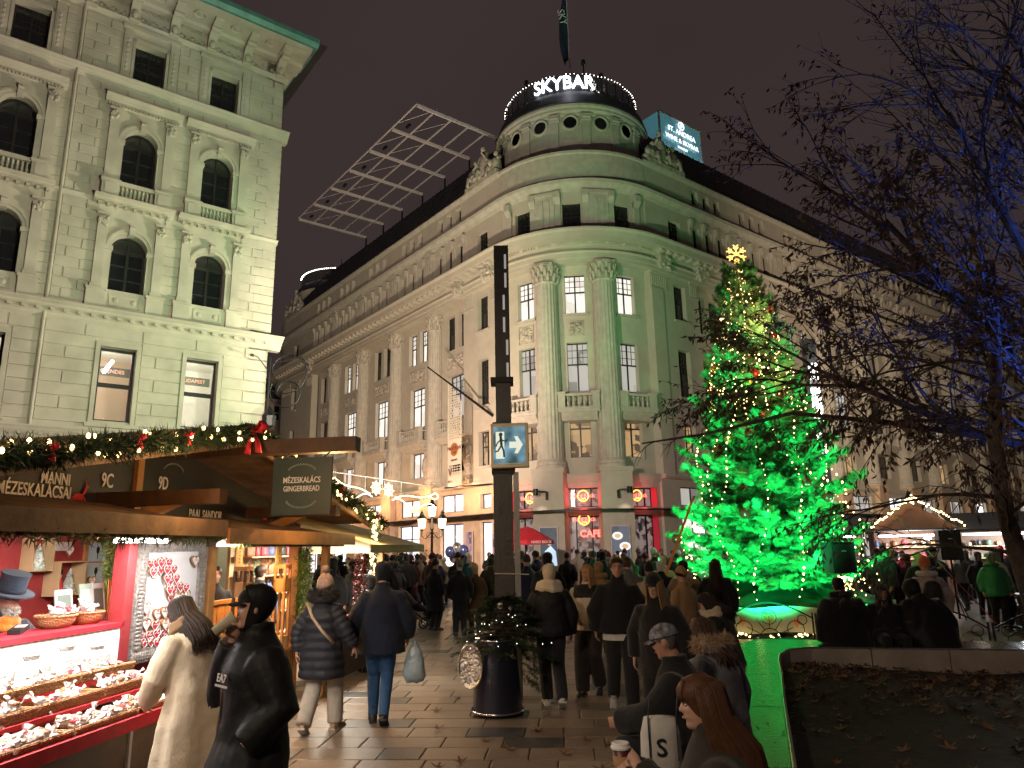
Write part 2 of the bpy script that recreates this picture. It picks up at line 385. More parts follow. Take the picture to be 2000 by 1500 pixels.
for i in range(1500):
 t = R.random(); p = lerp_in(R.random() ** .8); s_ = R.random() ** 1.3 * .9; c = p * (1 - s_) + ctr * s_
 a = R.random() * 6.28; k = R.uniform(.5, 1.0); M = np.array(Matrix.Rotation(a, 3, 'Z') @ Matrix.Rotation(R.uniform(-.5, .5), 3, 'X'))
 z = .27 + .06 * s_ + .10 * math.sin(c[0] * 1.3) * math.sin(c[1] * 1.1) * .5; bl2.add(np.array(LV) * k @ M.T + np.array([c[0], c[1], z]), LF, 0 if R.random() < .45 else 1)
tag(bl2.build('dead_leaves', LEAFM), 'brown dead leaves scattered over the soil bed', 'leaves', kind='stuff')
lm = MB(); lm.add(LV, LF); lmesh = lm.mesh('fallen_leaf', LEAFM[0])
LSP = [(.35, 6.9), (.62, 6.6), (.1, 6.5), (-.2, 6.4), (1.0, 6.8), (.75, 6.95), (.45, 7.5), (-.1, 7.7), (-.35, 8.05), (-.55, 7.3), (-.75, 7.15), (-.9, 8.6), (.7, 8.0), (.9, 7.8), (.2, 8.4), (-.8, 10.2), (-.4, 10.6), (-1.0, 9.5), (.05, 6.3), (.55, 6.25)]
for i, (x, y) in enumerate(LSP):
 o = bpy.data.objects.new('fallen_leaf', lmesh); col.objects.link(o); o.location = (x, y, .0); k = R.uniform(.7, 1.25); o.scale = (k, k, k); o.rotation_euler = (R.uniform(-.1, .1), R.uniform(-.1, .1), R.random() * 6.28)
 tag(o, 'dry brown plane leaf lying on the stone paving', 'leaf', 'fallen leaves on the paving')
o = bpy.data.objects.new('fallen_leaf', lmesh); col.objects.link(o); o.location = (2.05, 7.05, BZ + .01); o.rotation_euler = (.2, .1, 1); tag(o, 'dry curled leaf lying on the shiny bench rim', 'leaf')
db = MB()
for i in range(160):
 k = rnd.random() * 5; j = int(k); f = k - j; t = rnd.random() ** .5; c = (np.array(inner[j]) * (1 - f) + np.array(inner[j + 1]) * f) * t + (np.array(outer[j]) * (1 - f) + np.array(outer[j + 1]) * f) * (1 - t); q = rnd.uniform(.08, .3); db.add(np.array(LV) * q @ Rz_(rnd.random() * 6.28) + np.array([c[0], c[1], BZ]), LF)
tag(db.build('leaf_bits', LEAFM[1], bench), kind='stuff')
# ---------------------------------------------------------------- corner palace
PR = 6.5; PT = V3(4.596, 46.272, 0); PA = PT - PR * U; PB = PT - PR * W
LEN_L, LEN_R = 38.0, 84.0
def f_left(v): return PA + np.outer(v[:, 0], W) - np.outer(v[:, 1], U) + np.outer(v[:, 2], [0, 0, 1])
def f_right(v): return PB + np.outer(v[:, 0], U) - np.outer(v[:, 1], W) + np.outer(v[:, 2], [0, 0, 1])
def f_bow(v):
 ph = v[:, 0] / PR; n = -(np.outer(np.cos(ph), U) + np.outer(np.sin(ph), W))
 return PT + n * (PR + v[:, 1])[:, None] + np.outer(v[:, 2], [0, 0, 1])
PT2 = PA + LEN_L * W + PR * U
def f_bow2(v):
 ph = -v[:, 0] / PR; n = -(np.outer(np.cos(ph), U) + np.outer(np.sin(ph), W))
 return PT2 + n * (PR + v[:, 1])[:, None] + np.outer(v[:, 2], [0, 0, 1])
BOW = PR * math.pi / 2
FAC = {'L': (f_left, False), 'R': (f_right, True), 'B': (f_bow, True), 'C': (f_bow2, False)}
def fpos(k, s, o, z): return FAC[k][0](np.array([[s, o, z]], float))[0]
def frot(k, s):
 """z rotation that turns local +y outward"""
 d = fpos(k, s, 1, 0) - fpos(k, s, 0, 0); return math.atan2(-d[0], d[1])
def nseg(k, a, b): return max(1, int(abs(b - a) / .55)) if k in 'BC' else 1
palace = thing('corner_palace', tuple(PT), 'long pale limestone corner palace with rounded tower, giant columns and shop fronts', 'building')

def wallopen(mb, k, s0, s1, z0, z1, o0, o1, ops, m=0):
 """wall slab between o0 (back) and o1 (front) with rectangular openings (s0,s1,z0,z1)"""
 ops = [q for q in ops if q[1] > s0 and q[0] < s1 and q[3] > z0 and q[2] < z1]
 zs = sorted({z0, z1} | {min(max(q[i], z0), z1) for q in ops for i in (2, 3)})
 for a, b in zip(zs, zs[1:]):
  if b - a < 1e-4: continue
  cut = sorted((q[0], q[1]) for q in ops if q[2] < b - 1e-4 and q[3] > a + 1e-4); x = s0
  for c, d in cut + [(s1, s1)]:
   if c > x + 1e-4: mb.box(x, c, o0, o1, a, b, m, nseg(k, x, c))
   x = max(x, d)

def win_meshes(w, h, tr=.56, fm=WINFRAME, grid=(2, 3), plain=False, bar=.07):
 mb = MB(); d = .09
 mb.box(-w / 2, -w / 2 + bar, -d, 0, 0, h); mb.box(w / 2 - bar, w / 2, -d, 0, 0, h)
 mb.box(-w / 2 + bar, w / 2 - bar, -d, 0, 0, bar); mb.box(-w / 2 + bar, w / 2 - bar, -d, 0, h - bar, h)
 zt = h * tr
 mb.box(-w / 2 + bar, w / 2 - bar, -d, .01, zt - bar * .6, zt + bar * .6)
 mb.box(-bar * .6, bar * .6, -d, .005, bar, zt - bar * .6); mb.box(-bar * .6, bar * .6, -d, .005, zt + bar * .6, h - bar)
 if not plain:
  for sgn in (-1, 1):
   x0, x1 = (bar * .6, w / 2 - bar)
   for i in range(1, grid[0]):
    x = sgn * (x0 + (x1 - x0) * i / grid[0]); mb.box(x - .014, x + .014, -d * .8, -.01, zt + bar * .6, h - bar)
   for j in range(1, grid[1]):
    z = zt + (h - zt) * j / grid[1]; mb.box(min(sgn * x0, sgn * x1), max(sgn * x0, sgn * x1), -d * .8, -.012, z - .014, z + .014)
 P = []
 for sgn in (-1, 1):
  for z0, z1 in ((bar, zt - bar * .6), (zt + bar * .6, h - bar)):
   q = MB(); xa, xb = sorted((sgn * bar * .6, sgn * (w / 2 - bar))); q.box(xa, xb, -.06, -.05, z0, z1); P.append(q)
 return mb.mesh('window', fm), P
_wc = {}
def window(parent, k, s, o, z, w, h, pm, tr=.56, fm=WINFRAME, plain=False, one=False, name='window', posrot=None):
 key = (round(w, 2), round(h, 2), tr, fm.name, plain)
 if key not in _wc: _wc[key] = (win_meshes(w, h, tr, fm, plain=plain), {})
 (fr, P), pc = _wc[key]
 p, r = posrot if posrot else (fpos(k, s, o, z), frot(k, s))
 f = inst(name, fr, parent, p, r)
 kk = (pm.name, one)
 if kk not in pc:
  if one:
   q = MB()
   for g in P: q.v += g.v; q.f += [tuple(i + q.n for i in t) for t in g.f]; q.m += g.m; q.n += g.n
   pc[kk] = [q.mesh('pane', pm)]
  else: pc[kk] = [g.mesh('pane', pm) for g in P]
 for me in pc[kk]: child('pane', me, f)
 return f
# ----- mouldings: (out, z) profiles
def corn(o, z0, z1, p, steps=4):
 pr = [(o - .3, z0)]
 for i in range(steps):
  t0, t1 = i / steps, (i + 1) / steps
  pr += [(o + p * t0 ** 1.3 + .02, z0 + (z1 - z0) * t0), (o + p * t1 ** 1.3, z0 + (z1 - z0) * (t0 + .6 * (t1 - t0)))]
 pr += [(o + p, z1), (o - .3, z1)]
 return pr
ZL = dict(base=6.0, ent=18.5)
CAPM = None
def column_meshes():
 """fluted giant column with a leafy capital, 12 m tall, standing at z=0"""
 h = 11.0; r0, r1 = .93, .8; n = 80; sh = MB(); R = []
 for j in range(9):
  t = j / 8; r = r0 + (r1 - r0) * t; a = np.linspace(0, 2 * math.pi, n, endpoint=False)
  fl = np.where((np.arange(n) % 4) < 2, 1.0, .93)
  R.append(np.stack([r * fl * np.cos(a), r * fl * np.sin(a), np.full(n, .55 + t * (h - .55))], 1))
 sh.rings(R)
 sh.lathe([(1.12, 0), (1.12, .16), (1.04, .2), (1.08, .3), (1.02, .42), (.95, .48), (.95, .55)], 32)
 cp = MB(); z0 = h
 cp.lathe([(.86, z0), (.9, z0 + .06), (.84, z0 + .1), (.84, z0 + .5), (.92, z0 + .9), (1.05, z0 + 1.1)], 24)
 for row, (zz, hh, rr, k) in enumerate(((z0 + .1, .45, .87, 12), (z0 + .4, .55, .92, 12))):
  for i in range(k):
   a = 2 * math.pi * (i + .5 * row) / k; ca, sa = math.cos(a), math.sin(a)
   pts = [(rr * ca, rr * sa, zz), ((rr + .05) * ca, (rr + .05) * sa, zz + hh * .6), ((rr + .2) * ca, (rr + .2) * sa, zz + hh), ((rr + .24) * ca, (rr + .24) * sa, zz + hh * .82)]
   cp.tube(pts, [.14, .15, .1, .05], 6)
 for i in range(4):
  a = math.pi / 4 + i * math.pi / 2; ca, sa = math.cos(a), math.sin(a)
  sp = []
  for t in np.linspace(0, 4.2, 12):
   q = .21 * (1 - t / 6); sp.append(((1.08 + q * math.cos(t + 2.2)) * ca, (1.08 + q * math.cos(t + 2.2)) * sa, z0 + .98 + q * math.sin(t + 2.2)))
  cp.tube(sp, np.linspace(.10, .06, 12), 6)
 cp.prism([(1.12 * math.cos(a) * (1 if i % 2 == 0 else .84), 1.12 * math.sin(a) * (1 if i % 2 == 0 else .84)) for i, a in enumerate(np.linspace(math.pi / 4, math.pi / 4 + 2 * math.pi, 8, endpoint=False))], z0 + 1.1, z0 + 1.24)
 return sh.mesh('column', STONE2, sharp=50), cp.mesh('capital', RELIEF, sharp=60)
COLM, CAPM = column_meshes()
def column(k, s, o, z=6.25, q=.62):
 p = fpos(k, s, o, z); c = inst('column', COLM, palace, p, frot(k, s), (q, q, 1)); child('capital', CAPM, c)
 b = MB(*FAC[k]); r = (1.18 if k != 'B' else 1.02) * q; b.box(s - r, s + r, o - 1.1, o + r, .0, 6.0, 0, 3); b.box(s - r - .06, s + r + .06, o - 1.1, o + r + .06, 6.0, 6.25, 0, 3)
 b.build('column_pedestal', PINKST if k != 'B' else STONE, palace)
 return c
def baluster_mesh(h=.62, r=.085):
 m = MB(); m.lathe([(r * .9, 0), (r * .9, .05), (r * .5, .09), (r, h * .3), (r * .95, h * .4), (r * .45, h * .62), (r * .42, h * .8), (r * .8, h * .86), (r * .8, h)], 8); return m
BALM = baluster_mesh().mesh('baluster', STONE2, smooth=True)
def balcony(k, s, o, z, w, d=.75, nb=6, par=None):
 """stone balcony: slab, two brackets, end piers, rail and single balusters"""
 p = fpos(k, s, o, z); r = frot(k, s); m = MB()
 m.box(-w / 2, w / 2, -.3, d, 0, .16); m.box(-w / 2 - .06, w / 2 + .06, -.3, d + .06, .16, .24)
 m.extr([(-.3, -.5), (d * .5, -.42), (d * .9, 0), (-.3, 0)], -w / 2 + .15, w / 2 - .15)
 for sg in (-1, 1):
  x = sg * (w / 2 - .2); m.box(x - .2, x + .2, d - .38, d, .24, 1.06); m.box(x - .24, x + .24, d - .42, d + .04, 1.06, 1.18); m.box(x - .1, x + .1, -.3, d - .4, .9, 1.0)
 m.box(-w / 2 + .4, w / 2 - .4, d - .3, d - .06, .94, 1.08); m.box(-w / 2 + .4, w / 2 - .4, d - .3, d - .06, .24, .32)
 b = inst('balcony', m.mesh('balcony', STONE2), par or palace, p, r)
 for i in range(nb):
  x = -w / 2 + .4 + (w - .8) * (i + .5) / nb; child('baluster', BALM, b, (x, d - .18, .32))
 return b
def relief(k, s, o, z, w, h, name='relief_panel'):
 """sunk carved panel: frame with lumpy foliage and figures"""
 m = MB(*FAC[k]); m.box(s - w / 2, s + w / 2, o, o + .06, z, z + .07); m.box(s - w / 2, s + w / 2, o, o + .06, z + h - .07, z + h)
 m.box(s - w / 2, s - w / 2 + .07, o, o + .06, z + .07, z + h - .07); m.box(s + w / 2 - .07, s + w / 2, o, o + .06, z + .07, z + h - .07)
 R = random.Random(int(s * 100 + z * 10))
 for i in range(26):
  m.ell((s + R.uniform(-w / 2 + .15, w / 2 - .15), o + .02, z + R.uniform(.15, h - .15)), (R.uniform(.08, .2), R.uniform(.05, .12), R.uniform(.06, .18)), 7, 5)
 return m.build(name, RELIEF, palace, sharp=70)
# ----- bays -----
def dbl(s): return [s - .8, s + .8]
bays = {'L': [6.2, 11.45, 17.15, 22.9, 28.1], 'R': []}
colsL = [8.6, 14.3, 20.03, 25.78]
bays['R'] = [6.4] + [8.9 + 5.72 * (i + .5) for i in range(10)]; colsR = [8.9 + 5.72 * i for i in range(11)]
RB = .7
lit = random.Random(3)
def pav(k, s, litset=()):
 """flat pavilion window column"""
 for z, h, pm in ((6.95, 2.15, LITAMB), (10.75, 3.0, GLASSD), (15.7, 2.35, GLASSD), (20.55, 2.0, GLASSD)):
  window(palace, k, s, -.32, z, 1.15, h, LITW2 if z in litset else pm)
def opsq(s, w, z, h): return (s - w / 2, s + w / 2, z, z + h)
PAVZ = ((6.95, 2.15), (10.75, 3.0), (15.7, 2.35), (20.55, 2.0))
def facade(k, L, bl, cols, pavs, rec0, rec1):
 mb = MB(*FAC[k]); ops = []
 for ps in pavs: ops += [opsq(ps, 1.15, z, h) for z, h in PAVZ]
 # pavilions flush, bays recessed between rec0 and rec1
 for a, b in ((0, rec0), (rec1, L)):
  if b > a: wallopen(mb, k, a, b, 6.0, 18.5, -.6, 0, ops)
 bo = []
 for s in bl:
  bo += [opsq(s, 1.9, 7.0, 2.25), opsq(s, 2.1, 10.7, 3.0)] + [opsq(c, 1.15, 15.55, 2.5) for c in dbl(s)]
 wallopen(mb, k, rec0, rec1, 6.0, 18.5, -RB - .6, -RB, bo)
 mb.build('wall', STONE, palace)
 at = MB(*FAC[k]); ao = [opsq(ps, 1.15, 20.55, 2.0) for ps in pavs]
 for s in bl: ao += [opsq(s + d, .75, 20.6, 2.1) for d in (-1.35, 0, 1.35)] + [opsq(s + d, .7, 24.35, 1.1) for d in (-1.2, 0, 1.2)]
 wallopen(at, k, 0, L, 20.3, 25.9, -.6, -.05, ao); at.build('attic_wall', STONE, palace)
 e = MB(*FAC[k])
 e.extr([(-.7, 18.5), (.25, 18.5), (.25, 18.72), (.32, 18.74), (.32, 19.0), (.4, 19.06), (.4, 19.14), (.12, 19.16), (.12, 19.5), (.3, 19.56), (.34, 19.72), (.95, 19.78), (1.0, 20.1), (1.12, 20.22), (1.12, 20.32), (-.6, 20.4)], 0, L)
 e.build('cornice', STONE, palace)
 c2 = MB(*FAC[k]); c2.extr([(-.5, 23.3), (.05, 23.3), (.12, 23.45), (.4, 23.6), (.45, 23.8), (.1, 23.95), (-.5, 24.0)], 0, L); c2.extr([(-.5, 25.7), (.05, 25.72), (.16, 25.9), (.16, 26.0), (-.5, 26.02)], 0, L); c2.build('attic_cornice', STONE2, palace)
 ld = MB(*FAC[k]); ld.extr([(-.7, 5.72), (.1, 5.72), (.22, 5.84), (.22, 5.98), (-.7, 6.06)], 0, L); ld.build('ledge', STONE, palace)
 # soffit coffer light strip / architrave beam over the recess is part of cornice; modillions one by one
 mm = MB(); mm.extr([(0, 0), (.46, 0), (.5, .1), (.46, .22), (0, .22)], -.13, .13); me = mm.mesh('modillion', STONE)
 x = .4
 while x < min(L, 60): inst('modillion', me, palace, fpos(k, x, .36, 19.53), frot(k, x)); x += .72
 for ps in pavs: pav(k, ps, {15.7} if False else ())
facade('L', LEN_L, bays['L'], colsL, [2.1, 34.7], 4.3, 30.1)
facade('R', LEN_R, bays['R'], colsR, [2.75], 4.6, 70)
for k, cols in (('L', colsL), ('R', colsR)):
 for s in cols: column(k, s, -.45)
for i, s in enumerate(bays['L']):
 up = LITW if i in (1, 3) else GLASSD
 for c in dbl(s): window(palace, 'L', c, -RB - .3, 15.55, 1.15, 2.5, up)
 window(palace, 'L', s, -RB - .3, 10.7, 2.1, 3.0, LITW if i in (1, 2, 3) else GLASSD if i == 4 else LITW2)
 window(palace, 'L', s, -RB - .3, 7.0, 1.9, 2.25, LITW if i in (1, 2, 3) else GLASSD, .8, BRONZEF, True)
 balcony('L', s, -RB, 9.35, 3.1, .85, 8); relief('L', s, -RB, 14.15, 2.3, .95)
for i, s in enumerate(bays['R']):
 for c in dbl(s): window(palace, 'R', c, -RB - .3, 15.55, 1.15, 2.5, LITW2 if i in (2, 7) else GLASSD, one=True)
 window(palace, 'R', s, -RB - .3, 10.7, 2.1, 3.0, LITW2 if i in (3, 6) else GLASSD, one=True)
 window(palace, 'R', s, -RB - .3, 7.0, 1.9, 2.25, LITAMB if i % 3 == 0 else GLASSD, .8, BRONZEF, True, one=True)
 if i < 7: balcony('R', s, -RB, 9.35, 3.1, .85, 8)
def attic_bits(k, bl, fl=True):
 pil = MB(); pil.box(-.5, .5, -.05, .12, 0, 2.75); pil.box(-.56, .56, -.05, .2, 2.75, 3.0)
 for x in (-.28, 0, .28): pil.box(x - .09, x + .09, .12, .16, .3, 2.5)
 pm = pil.mesh('fluted_pilaster', STONE2)
 br = MB(); br.box(-.13, .13, -.05, .1, 0, 2.0); br.extr([(-.05, 2.0), (.1, 2.0), (.24, 2.35), (.28, 2.6), (-.05, 2.6)], -.13, .13); bm_ = br.mesh('bracket_pier', STONE2)
 for i, s in enumerate(bl):
  for d in (-1.35, 0, 1.35): window(palace, k, s + d, -.4, 20.6, .75, 2.1, GLASSD, plain=True, one=True)
  for d in (-1.2, 0, 1.2): window(palace, k, s + d, -.4, 24.35, .7, 1.1, GLASSD, plain=True, one=True, tr=.5)
  for d in (-2.05, -.68, .68, 2.05): inst('bracket_pier', bm_, palace, fpos(k, s + d, -.04, 20.45), frot(k, s))
  if i: x = (bl[i - 1] + s) / 2; inst('fluted_pilaster', pm, palace, fpos(k, x, -.04, 20.45), frot(k, x))
attic_bits('L', bays['L']); attic_bits('R', bays['R'])
# pavilion pilaster heads (fluted frieze)
for k, sp in (('L', ((.2, 1.2), (3.1, 4.3), (30.1, 31.6), (33.0, 33.9), (35.6, 38))), ('R', ((0, 1.7), (3.7, 4.6)))):
 for a, b in sp:
  m = MB(*FAC[k]); m.box(a, b, -.02, .06, 17.4, 17.5); m.box(a, b, -.02, .12, 18.36, 18.5); x = a + .08
  while x < b - .1: m.box(x, x + .09, -.02, .05, 17.55, 18.3); x += .19
  m.build('fluted_frieze', STONE, palace)
for k, s in (('L', 2.1), ('L', 34.7), ('R', 2.75)):
 for z in (6.95, 10.75, 15.7, 20.55):
  m = MB(*FAC[k]); m.box(s - .75, s + .75, -.1, .14, z - .16, z - .03); m.build('window_sill', STONE2, palace)
# ----- rounded tower front -----
tw = MB(*FAC['B']); SC = [BOW / 2 - 3.45, BOW / 2, BOW / 2 + 3.45]; to = []
for s in SC: to += [opsq(s, 1.3, 6.9, 2.1), opsq(s, 1.3, 10.75, 2.95), opsq(s, 1.3, 15.5, 2.45)]
wallopen(tw, 'B', 0, BOW, 5.4, 18.5, -1.0, -.45, to); tw.build('tower_wall', STONE, palace)
ta = MB(*FAC['B']); SA = [BOW / 2 - 3.3, BOW / 2, BOW / 2 + 3.3]
wallopen(ta, 'B', 0, BOW, 20.3, 24.0, -.7, -.12, [opsq(s, 1.15, 20.55, 1.95) for s in SA]); ta.build('tower_attic', STONE, palace)
e = MB(*FAC['B']); e.extr([(-.9, 18.5), (.25, 18.5), (.25, 18.72), (.32, 18.74), (.32, 19.0), (.4, 19.06), (.4, 19.14), (.12, 19.16), (.12, 19.5), (.3, 19.56), (.34, 19.72), (.95, 19.78), (1.0, 20.1), (1.12, 20.22), (1.12, 20.32), (-.6, 20.4)], 0, BOW, 0, 30); e.build('tower_cornice', STONE, palace)
e = MB(*FAC['B']); e.extr([(-.9, 23.2), (-.05, 23.2), (.1, 23.4), (.42, 23.6), (.46, 23.8), (.02, 24.0), (.0, 25.7), (.12, 25.75), (.12, 25.9), (-.9, 26.0)], 0, BOW, 0, 30); e.build('tower_parapet', STONE2, palace)
e = MB(*FAC['B']); e.extr([(-.9, 5.5), (-.2, 5.5), (-.1, 5.84), (-.1, 5.98), (-.9, 6.06)], 0, BOW, 0, 30); e.build('ledge', STONE, palace)
dm = MB(); dm.box(-.05, .05, 0, .1, 0, .13); dme = dm.mesh('dentil', STONE)
for i in range(60):
 s = BOW * (i + .5) / 60
 if i % 6 < 5: inst('dentil', dme, palace, fpos('B', s, .3, 19.56), frot('B', s))
for s in SC:
 window(palace, 'B', s, -.75, 6.9, 1.3, 2.1, LITAMB, .8, BRONZEF, True)
 window(palace, 'B', s, -.75, 10.75, 1.3, 2.95, LITW2); window(palace, 'B', s, -.75, 15.5, 1.3, 2.45, LITW)
 balcony('B', s, -.5, 9.4, 2.35, .85, 5)
 m = MB(*FAC['B']); m.box(s - .8, s + .8, -.5, -.3, 15.32, 15.46, 0, 3); m.build('window_sill', STONE2, palace)
relief('B', BOW / 2, -.44, 14.1, .9, .9); relief('B', SC[0], -.44, 14.0, 1.2, 1.1)
for s in (BOW / 2 - 1.75, BOW / 2 + 1.75): column('B', s, -.12, q=.8)
for s in SA: window(palace, 'B', s, -.4, 20.55, 1.15, 1.95, GLASSD)
for s in (BOW / 2 - 1.65, BOW / 2 + 1.65):
 m = MB(*FAC['B']); m.box(s - .62, s + .62, -.15, .1, 20.4, 23.0, 0, 3); m.box(s - .7, s + .7, -.15, .2, 23.0, 23.2, 0, 3)
 for d in (-.2, .2): m.box(s + d - .13, s + d + .13, .1, .16, 20.9, 22.7); 
 m.build('attic_panel', STONE2, palace)
for s in (BOW / 2 - 4.3, BOW / 2 - 2.45, BOW / 2 - .85, BOW / 2 + .85, BOW / 2 + 2.45, BOW / 2 + 4.3):
 m = MB(*FAC['B']); m.box(s - .2, s + .2, -.15, .02, 20.4, 22.8, 0, 1); m.extr([(-.15, 22.4), (.02, 22.4), (.25, 22.8), (.25, 23.2), (-.15, 23.2)], s - .2, s + .2, 0, 1); m.build('attic_pilaster', STONE2, palace)
# pilasters where the tower meets the flat fronts
for k, s0, s1 in (('L', -.05, .5), ('R', -.05, 1.0)):
 m = MB(*FAC[k]); m.box(s0, s1, -.8, .12, 6.0, 17.4); m.build('corner_pilaster', STONE, palace)
# ----- drum -----
DR = 5.15
dr = MB(); dr.lathe([(DR + .5, 25.6), (DR + .5, 26.5), (DR, 26.6), (DR, 29.25), (DR + .06, 29.3), (DR + .06, 29.45), (DR + .22, 29.55), (DR + .22, 29.7), (DR + .32, 29.8), (DR + .32, 29.95), (DR - .5, 30.0)], 72, tuple(PT)); drum = dr.build('drum', STONE2, palace, sharp=35)
aim = math.atan2(-PT[1], -PT[0])
oc = MB(); oc.lathe([(.42, .0), (.58, .0), (.6, .05), (.56, .1), (.44, .1), (.42, .02)], 24); ocv = oc.mesh('oculus', STONE2, smooth=True)
og = MB(); og.lathe([(0, .03), (.44, .03)], 24); ogm = og.mesh('pane', GLASSD)
pl = MB(); pl.box(-.26, .26, -.1, .14, 0, 2.1); pl.box(-.34, .34, -.1, .22, 2.1, 2.22); pl.tube([(-.3, .18, 2.32), (.3, .18, 2.32)], .1, 8); pl.box(-.36, .36, -.1, .26, 2.4, 2.55); pl.box(-.32, .32, -.1, .2, 0, .2); plm = pl.mesh('drum_pilaster', STONE2)
for i in range(16):
 a = aim + 2 * math.pi * (i + .0) / 16
 if math.cos(a - aim) < -.2: continue
 p = PT + V3(math.cos(a) * (DR + .0), math.sin(a) * (DR + .0), 28.75)
 o = inst('oculus', ocv, drum, p, 0); o.rotation_euler = (0, math.pi / 2, a); g = child('pane', ogm, o)
 a2 = a + math.pi / 16; p = PT + V3(math.cos(a2) * DR, math.sin(a2) * DR, 26.75); inst('pilaster', plm, drum, p, a2 - math.pi / 2)
cp = MB(); cp.lathe([(DR + .25, 29.95), (DR + .32, 30.05), (DR + .1, 30.75), (DR - .2, 31.2), (DR - .35, 31.25), (0, 31.3)], 72, tuple(PT)); cap = cp.build('drum_roof', ROOF, palace, sharp=35)
# glass balustrade of the roof terrace
gl = MB(); gl.lathe([(DR - .45, 31.2), (DR - .45, 32.5)], 72, tuple(PT))
BALGL = mat('tinted balustrade glass', (.05, .05, .055), .12, var=0, bump=0, alpha=.55)
gl.build('glass_balustrade', BALGL, cap)
ps = MB(); ps.box(-.02, .02, -.02, .02, 0, 1.3); psm = ps.mesh('post', IRON)
for i in range(40):
 a = 2 * math.pi * i / 40
 if math.cos(a - aim) > -.1: inst('post', psm, cap, PT + V3(math.cos(a) * (DR - .42), math.sin(a) * (DR - .42), 31.2))
bl_ = MB()
for i in range(64):
 a = aim + (i / 63 - .5) * 3.6
 bl_.ell(PT + V3(math.cos(a) * (DR - .4), math.sin(a) * (DR - .4), 32.6 + rnd.uniform(-.06, .06)), (.03, .03, .03), 5, 4)
o = bl_.build('string_lights', GLWH, cap); 
bk = MB(); A0 = aim - .18
def ring(a, r, z): return PT + V3(math.cos(a) * r, math.sin(a) * r, z)
R_ = []
for t in np.linspace(-.42, .30, 14):
 a = aim + t; R_.append(np.array([ring(a, DR - .3, 31.2), ring(a, DR - .3, 32.55), ring(a, DR - .36, 32.55), ring(a, DR - .36, 31.2)]))
bk.rings(R_); sgn = bk.build('sign_backing', BLACK, cap)
tm = text_mesh('SKYBAR', 1.35, .03, 'CENTER', GLCOOL, .01)
n_ = len(tm.vertices); co = np.zeros(n_ * 3); tm.vertices.foreach_get('co', co); co = co.reshape(-1, 3)
wd = co[:, 0].max() - co[:, 0].min(); kx = 4.15 / wd
ang = aim - .07 + co[:, 0] * kx / (DR - .25); rr = DR - .25 + co[:, 2]
co = np.stack([PT[0] + np.cos(ang) * rr, PT[1] + np.sin(ang) * rr, 31.88 + co[:, 1]], 1) - np.array(palace.location)
tm.vertices.foreach_set('co', co.ravel()); tm.update()
o = bpy.data.objects.new('sign_lettering', tm); col.objects.link(o); o.parent = sgn; tag(o, 'white glowing letters reading SKYBAR')
lamp('skybar_glow', 'POINT', tuple(ring(aim, DR + .6, 31.9)), 60, (.85, .81, 1), None, .4)
# ----- roofs -----
for k, L in (('L', LEN_L), ('R', LEN_R)):
 m = MB(*FAC[k]); m.extr([(-.3, 26.02), (-.25, 26.25), (-2.6, 30.4), (-2.9, 30.5), (-12, 31.2), (-12, 26.02)], 1.5, L); m.build('roof', ROOF, palace)
 sm = MB(*FAC[k]); x = 2.0
 while x < L: sm.add([(x, -.22, 26.3), (x + .05, -.22, 26.3), (x + .05, -2.55, 30.42), (x, -2.55, 30.42), (x, -.3, 26.2), (x + .05, -.3, 26.2), (x + .05, -2.7, 30.3), (x, -2.7, 30.3)], [(0, 1, 2, 3), (0, 3, 7, 4), (1, 5, 6, 2)]); x += .62
 tag(sm.build('roof_seam', ROOF, palace), kind='stuff')
 cr = MB(*FAC[k]); cr.box(0, L, -14, -1.45, 0, 26.0); cr.build('core', STONE, palace)
cr = MB(); cr.lathe([(PR - 1.05, .0), (PR - 1.05, 25.9)], 40, tuple(PT)); cr.build('core', STONE, palace)
# ----- sculpture groups beside the drum -----
def statue_group(k, s, o, z, seed, nm='statue_group'):
 R = random.Random(seed); m = MB(*FAC[k])
 m.box(s - 1.8, s + 1.8, o - .8, o + .5, z, z + .35)
 for i in range(3):
  x = s + (-1.1, 0, 1.05)[i]; b = z + .35 + (0, .25, .1)[i]; h = (1.5, 2.3, 1.7)[i]
  lean = R.uniform(-.25, .25)
  m.tube([(x, o, b), (x + lean * .4, o, b + h * .35), (x + lean * .7, o, b + h * .6), (x + lean, o, b + h * .82)], [.48, .42, .36, .16], 9)
  m.ell((x + lean * 1.1, o + .08, b + h * .95), (.17, .18, .21), 9, 7)
  for sg in (-1, 1): m.tube([(x + lean + sg * .3, o, b + h * .75), (x + lean + sg * .6, o + .2, b + h * R.uniform(.4, .6)), (x + lean + sg * R.uniform(.3, .8), o + .45, b + h * R.uniform(.35, .8))], [.14, .11, .07], 7)
  m.tube([(x + .1, o + .1, b + .3), (x + .2, o + .6, b + .35), (x + .2, o + .65, b - .2)], [.2, .17, .11], 7)
 for i in range(16): m.ell((s + R.uniform(-1.7, 1.7), o + R.uniform(-.3, .4), z + R.uniform(.3, 1.2)), (R.uniform(.15, .4), R.uniform(.15, .3), R.uniform(.12, .35)), 7, 5)
 return m.build(nm, RELIEF, palace, sharp=75)
statue_group('L', 2.0, -.3, 25.95, 1); statue_group('R', 2.2, -.3, 25.95, 2)
